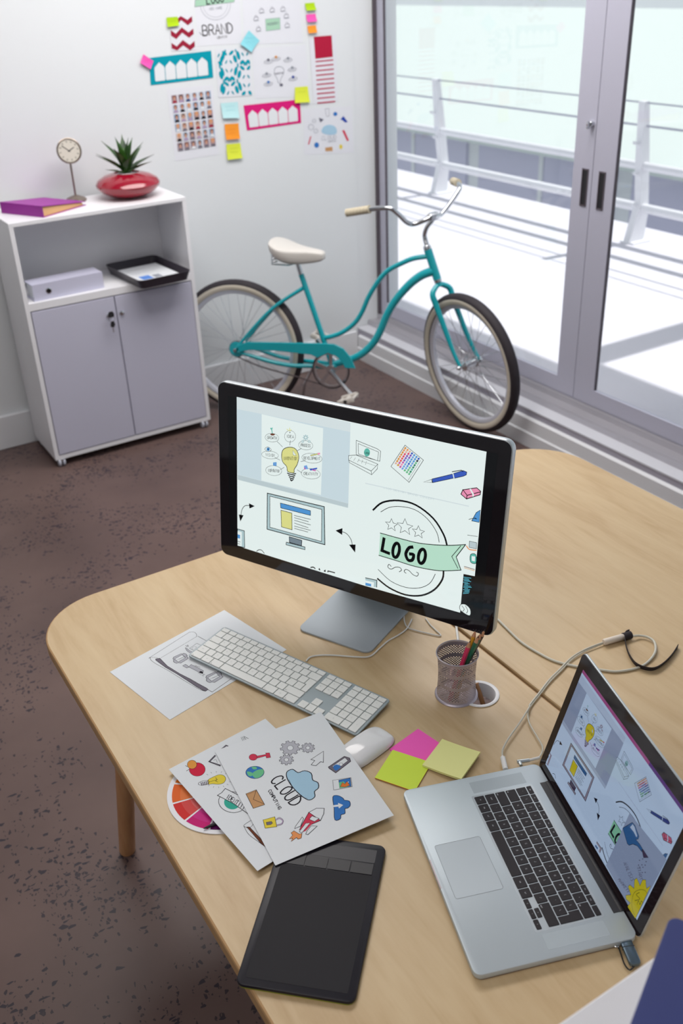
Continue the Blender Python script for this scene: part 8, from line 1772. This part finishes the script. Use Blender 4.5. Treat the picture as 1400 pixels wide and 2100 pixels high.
ax0=kx0+11.5*uw
keys += [(ax0,ky0,uw,rhh*.52,'<'),(ax0+uw,ky0,uw,rhh*.5,'v'),(ax0+uw,ky0+rhh*.5,uw,rhh*.5,'^'),(ax0+2*uw,ky0,uw,rhh*.52,'>')]
add_keys(lp,keys,uw,rhh,zt+.0001,.0009,KEYK,LEGW)
for x0,x1 in ((.013,kx0-.008),(kx0+g['kbw']+.008,Wl-.013)):
    k=MB(); k.slab(rrect(x0,x1,ky0+.004,ky0+g['kbh']-.004,.001),zt-.0003,zt+.00008); k.build('speaker_grille',mat('speaker_perforation',(170,180,186),.5,.3),lp)
k=MB(); k.slab([(cxl-.028,-.0002),(cxl+.028,-.0002),(cxl+.028,.0018),(cxl-.028,.0018)],zt-.003,zt+.0001); k.build('opening_notch',ALUE,lp)
k=MB(); k.tube([(.045,g['hv']-.004,g['hz']-.001),(Wl-.045,g['hv']-.004,g['hz']-.001)],.0062,16); k.box(.045,Wl-.045,Dl-.016,Dl-.004,zt-.001,zt+.0004); k.build('hinge',BLACK,lp,True)
lid=empty('lid',(0,g['hv'],g['hz']),0,lp); lid.rotation_euler=(rad(90)-g['tilt'],0,0)  # local: x right, y up the screen, z towards the user
HL=.2425
k=MB(); k.slab(rrect(0,Wl,-.004,HL,.010,8),-.0052,-.0006,.0012); k.build('lid_shell',ALU,lid,True)
k=MB(); k.slab(rrect(.0012,Wl-.0012,-.003,HL-.0012,.009,8),-.0008,.0004,.0002); k.build('bezel_glass',mat('laptop_bezel',(34,24,28),.07,0,.5),lid)
hy=g['aw']*.2073/.1658/2*1
ah_=g['aw']*.2073/.1658; cyl=g['bz']+ah_/2
A=Art(lambda a,b_,z:(cxl+a,cyl+b_,.00045+z),mode='L'); A.run(ART['LAP']); A.build('screen',lid)
tag(lp,'open silver laptop with a black keyboard, tilted screen facing left','laptop')
# --- monitor
g=G['mon']; mo=empty('monitor',(g['o'][0],g['o'][1],TZ),g['th'])
hd_=empty('display_panel',(0,0,g['o'][2]-TZ),0,mo); hd_.rotation_euler=(rad(90)-g['ti'],0,0)  # x right, y up, z to viewer
B_=.3363/2
k=MB(); k.slab(rrect(-.325,.325,-(B_+.029),B_+.0275,.019,8),-.020,0.0,.002,.006); k.build('aluminium_frame',ALU,hd_,True)
k=MB(); k.slab(rrect(-.3225,.3225,-(B_+.0275),B_+.0258,.017,8),-.001,.0014,.0003); k.build('front_glass',mat('monitor_glass',(26,22,28),.04,0,.5),hd_)
k=MB(); k.lathe([(.16,-.02),(.15,-.035),(.10,-.045),(0,-.048)],40); k.build('rear_housing',ALU,hd_,True)
A=Art(lambda a,b_,z:(a,b_,.00145+z),z0=2e-5,mode='M')
A.fill('w1' if False else 'K',[(-298,-168),(298,-168),(298,168),(-298,168)]); MATS['screen_K'].node_tree.nodes['Principled BSDF'].inputs['Emission Strength'].default_value=.35
A.ymin=lambda x: G['ym'][0]+(x-G['ym'][2])*(G['ym'][1]-G['ym'][0])/(G['ym'][3]-G['ym'][2])
A.run(ART['MON']); A.build('screen',hd_)
k=MB(); k.slab(rrect(-.112,.066,-.053,.150,.018,8),0,.0045,.001); k.build('foot',mat('stand_aluminium',(166,175,182),.62,.1),mo,True)
k=MB(); pr=[(.135,.0),(.150,.004),(.135,.10),(.105,.20),(.085,.28),(.062,.33),(.05,.33),(.072,.27),(.095,.19),(.125,.09)]
vs=[(xx_,y_,z_) for xx_ in (-.112,.066) for y_,z_ in pr]; n=len(pr); k.add(vs,[(i,(i+1)%n,n+(i+1)%n,n+i) for i in range(n)]+[tuple(range(n))[::-1],tuple(range(n,2*n))]); k.build('stand_neck',ALU,mo)
tag(mo,'large silver-framed desktop monitor showing drawings on its screen','monitor')
# --- cables
def cable(name,pts,r,m,lab,cat='cable'):
    e=empty(name,(pts[0][0],pts[0][1],TZ)); k=MB(); k.tube(crom([V(q)-V((pts[0][0],pts[0][1],TZ)) for q in pts],6),r,10); k.build('lead',m,e,True); return tag(e,lab,cat)
c1=cable('power_cable',G['cab1'],.0026,CABLEG,'thick white cable looping across the far desk to the joint sleeve')
a,b_=[V(q)-V((G['cab1'][0][0],G['cab1'][0][1],TZ)) for q in G['adp']]; k=MB(); k.tube([a,a+(b_-a)*.04,b_-(b_-a)*.04,b_],[.0055,.0068,.0068,.0055],16); k.build('sleeve',mat('white_sleeve',(226,214,200),.4),c1,True)
c2=cable('display_cable',G['cab2'],.0017,CABLEG,'thin white cable ending in the straight white laptop plug')
o_=V((G['cab2'][0][0],G['cab2'][0][1],TZ)); a,b_=[V(q)-o_ for q in G['plug1']]; d=(b_-a); k=MB(); k.tube([a-d*.1,a,a+d*.02,b_],[.0025,.003,.0048,.0048],12); k.build('plug',mat('white_plug',(230,230,228),.3),c2,True)
c3=cable('charging_cable',G['cab3'],.0015,CABLEG,'thin white cable ending in the silver L-shaped laptop plug')
o_=V((G['cab3'][0][0],G['cab3'][0][1],TZ)); P=[V(q)-o_ for q in G['plug2']]; d=(P[1]-P[0]).normalized(); e_=V((d.y,-d.x,0)); k=MB(); k.tube([P[0]-d*.002,P[0]+d*.02],.0034,12); k.tube([P[0]+d*.002+e_*.0,P[0]+d*.002+e_*.010],.003,8); k.build('plug',ALU,c3,True); k=MB(); k.tube([P[0]+d*.02,P[2]],.0026,10); k.build('strain_relief',CABLE,c3,True)
# strap
sp_=[V(q) for q in G['strap']]; o_=V((sp_[0].x,sp_[0].y,TZ)); e=empty('cable_tie',o_); P=crom([q-o_ for q in sp_],5); k=MB(); k.sm=True; vs=[];n=len(P)
for i,q in enumerate(P):
    d=(P[min(i+1,n-1)]-P[max(i-1,0)]).normalized(); nn=V((-d.y,d.x,0))*.0007; t=i/(n-1); ln=V((d.y,-d.x,0))*(.004*sin(t*3)); h=.0145*(1-.35*t)
    vs += [tuple(q+nn+V((0,0,.0004))),tuple(q-nn+V((0,0,.0004))),tuple(q-nn+ln+V((0,0,h))),tuple(q+nn+ln+V((0,0,h)))]
k.add(vs,[(4*i+a,4*i+(a+1)%4,4*i+4+(a+1)%4,4*i+4+a) for i in range(n-1) for a in range(4)]+[(0,1,2,3),(4*n-1,4*n-2,4*n-3,4*n-4)]); k.build('band',DARKP,e)
k=MB(); a,b_=[V(q)-o_ for q in G['adp']]; d=(a-b_).normalized(); k.tube([a-d*.001,a+d*.017],.0082,14); k.build('wrap',DARKP,e,True); tag(e,'dark fabric cable tie wrapped at the end of the white sleeve','cable tie')
cable('keyboard_cable',G['kcab'],.0017,CABLE,'white cable running from the back of the keyboard past the monitor foot')
cable('thin_cable',G['cabA'],.0014,CABLE,'thin white cable looped behind the monitor foot')
cable('monitor_cable',G['cabB'],.0028,CABLE,'thick white cable coming down behind the pen pot')
# --- usb stick
a,b_=[V(q) for q in G['usb']]; d=(b_-a); th=math.atan2(d.y,d.x); us=empty('usb_stick',(a.x,a.y,TZ+.004),th)
k=MB(); k.slab(rrect(-.002,.047,-.0085,.0085,.006,6),0,.0075,.002); k.build('cap',mat('blue_grey_metal',(104,122,136),.25,.7),us,True)
k=MB(); k.slab(rrect(.0178,.0186,-.0087,.0087,.0003,2),-.0001,.0077); k.build('seam',BLACK,us)
k=MB(); k.tube(crom([(.046,-.002,.002),(.050,-.010,.001),(.040,-.0135,0),(.022,-.0125,0),(.012,-.012,.0)],5),.0011,6); k.build('strap_loop',BLACK,us,True)
k=MB(); k.tube([(.010+.0035*cos(t),-.014+.0035*sin(t),.0015) for t in [2*pi*i/12 for i in range(12)]],.0008,6,closed=True); k.build('ring',CHROME,us)
tag(us,'blue-grey metal USB stick plugged into the near side of the laptop','usb stick')
# --- pencil pot
px_,py_=.922,1.146; pp=empty('pencil_pot',(px_,py_,TZ)); H=.100
def rad_at(z): t=z/H; return .0385-.0028*sin(pi*t)
MESHM=mat('silver_mesh_metal',(186,178,188),.4,.6)
rows=[]; bands=[(.010,.033),(.041,.064),(.072,.090)]
# perforated wall: triangles-free grid of square rings with diamond holes
NA=84; dz=2*pi*.037/NA; NR=int(H/dz)
k=MB(); k.sm=True
def wp(a,z,o=0): r_=rad_at(z)+o; return (r_*cos(a),r_*sin(a),z)
for r_ in range(NR):
    z0=.002+r_*(H-.004)/NR; z1=.002+(r_+1)*(H-.004)/NR; zc=(z0+z1)/2; perf=any(a<=zc<=b_ for a,b_ in bands)
    for i in range(NA):
        a0=2*pi*i/NA; a1=2*pi*(i+1)/NA; ac=(a0+a1)/2
        if perf and (i+r_)%2==0:
            q=.43; da=(a1-a0)*q; dzz=(z1-z0)*q
            cor=[wp(a0,z0),wp(a1,z0),wp(a1,z1),wp(a0,z1)]; N=8; hole=[wp(ac+da*cos(pi/4+2*pi*j/N+pi),zc+dzz*sin(pi/4+2*pi*j/N+pi)) for j in range(N)]
            vs=cor+hole; fs=[]
            for c_ in range(4): fs += [(c_,(c_+1)%4,4+(2*c_+2)%N,4+2*c_+1),(c_,4+2*c_+1,4+2*c_)]
            k.add(vs,fs)
        else: k.add([wp(a0,z0),wp(a1,z0),wp(a1,z1),wp(a0,z1)],[(0,1,2,3)])
k.build('mesh_wall',MESHM,pp)
k=MB(); k.tube([((.0395)*cos(t),(.0395)*sin(t),H-.001) for t in [2*pi*i/60 for i in range(60)]],.0013,8,closed=True); k.build('rim',MESHM,pp,True)
k=MB(); k.lathe([(.0415,0),(.0418,.0015),(.040,.004),(.038,.0045)],60); k.lathe([(.0375,.002),(0,.002)],40); k.build('base',MESHM,pp,True)
tag(pp,'silver perforated metal pencil pot beside the desk grommet','pencil pot')
pens=[((-.010,-.012,.004),(.026,-.020,.157),(222,160,40),'yellow pencil, tallest in the pot','yellow'),((-.026,-.012,.004),(.010,-.025,.142),(222,50,100),'pink pencil leaning in the pot','pink'),((-.016,-.004,.004),(.024,-.032,.150),(30,110,80),'dark green pencil leaning in the pot','green'),((-.010,.004,.004),(.034,-.028,.152),(60,130,110),'sea green pencil at the right of the pot','sea'),((-.002,.010,.004),(.040,-.030,.157),(70,40,42),'dark brown pencil furthest right in the pot','brown')]
for a,b_,c_,lb,nm in pens:
    e=empty('pencil',(px_+a[0],py_+a[1],TZ+.003)); d=(V(b_)-V(a)); L_=d.length; d.normalize(); k=MB(); k.tube([V((0,0,0)),d*(L_-.016)],.0043,6); k.build('barrel',mat('pencil_'+nm,c_,.35),e)
    k=MB(); k.tube([d*(L_-.016),d*(L_-.005)],[.0043,.0014],6); k.build('sharpened_wood',mat('cedar',(206,150,112),.6),e); k=MB(); k.tube([d*(L_-.005),d*L_],[.0013,.0002],6); k.build('lead_point',BLACK,e); tag(e,lb,'pencil','pencils in the pot')
a,b_=[V(q) for q in G['dow']]; e=empty('wooden_rod',a); k=MB(); k.tube([V((0,0,0)),b_-a],.0048,14); k.build('rod',LEGM,e,True); tag(e,'thin wooden rod leaning inside the white desk grommet','rod')
# ================================================================== near cabinet and blue folder
nc=cabinet('storage_cabinet',.27,.373-.33,.765,.33,TZ+.38); tag(nc,'white storage cabinet at the near end of the desks, only its top showing','cabinet')
a,b_,c_=[V(q) for q in G['fold']]; th=math.atan2(c_.y-a.y,c_.x-a.x); fo=empty('blue_folder',(a.x,a.y,TZ+.38),th)
k=MB(); k.slab(rrect(-.006,.31,0,.24,.010,5),0,.002,.0005); k.slab(rrect(-.006,.31,0,.24,.010,5),.038,.040,.0008); k.box(.0,.304,.236,.24,.002,.038); k.build('cover',mat('blue_card',(58,68,128),.5),fo)
k=MB(); k.box(.004,.30,.012,.236,.0021,.030); k.build('pages',PAPER,fo); tag(fo,'blue folder lying on the near white cabinet, bottom right','folder')
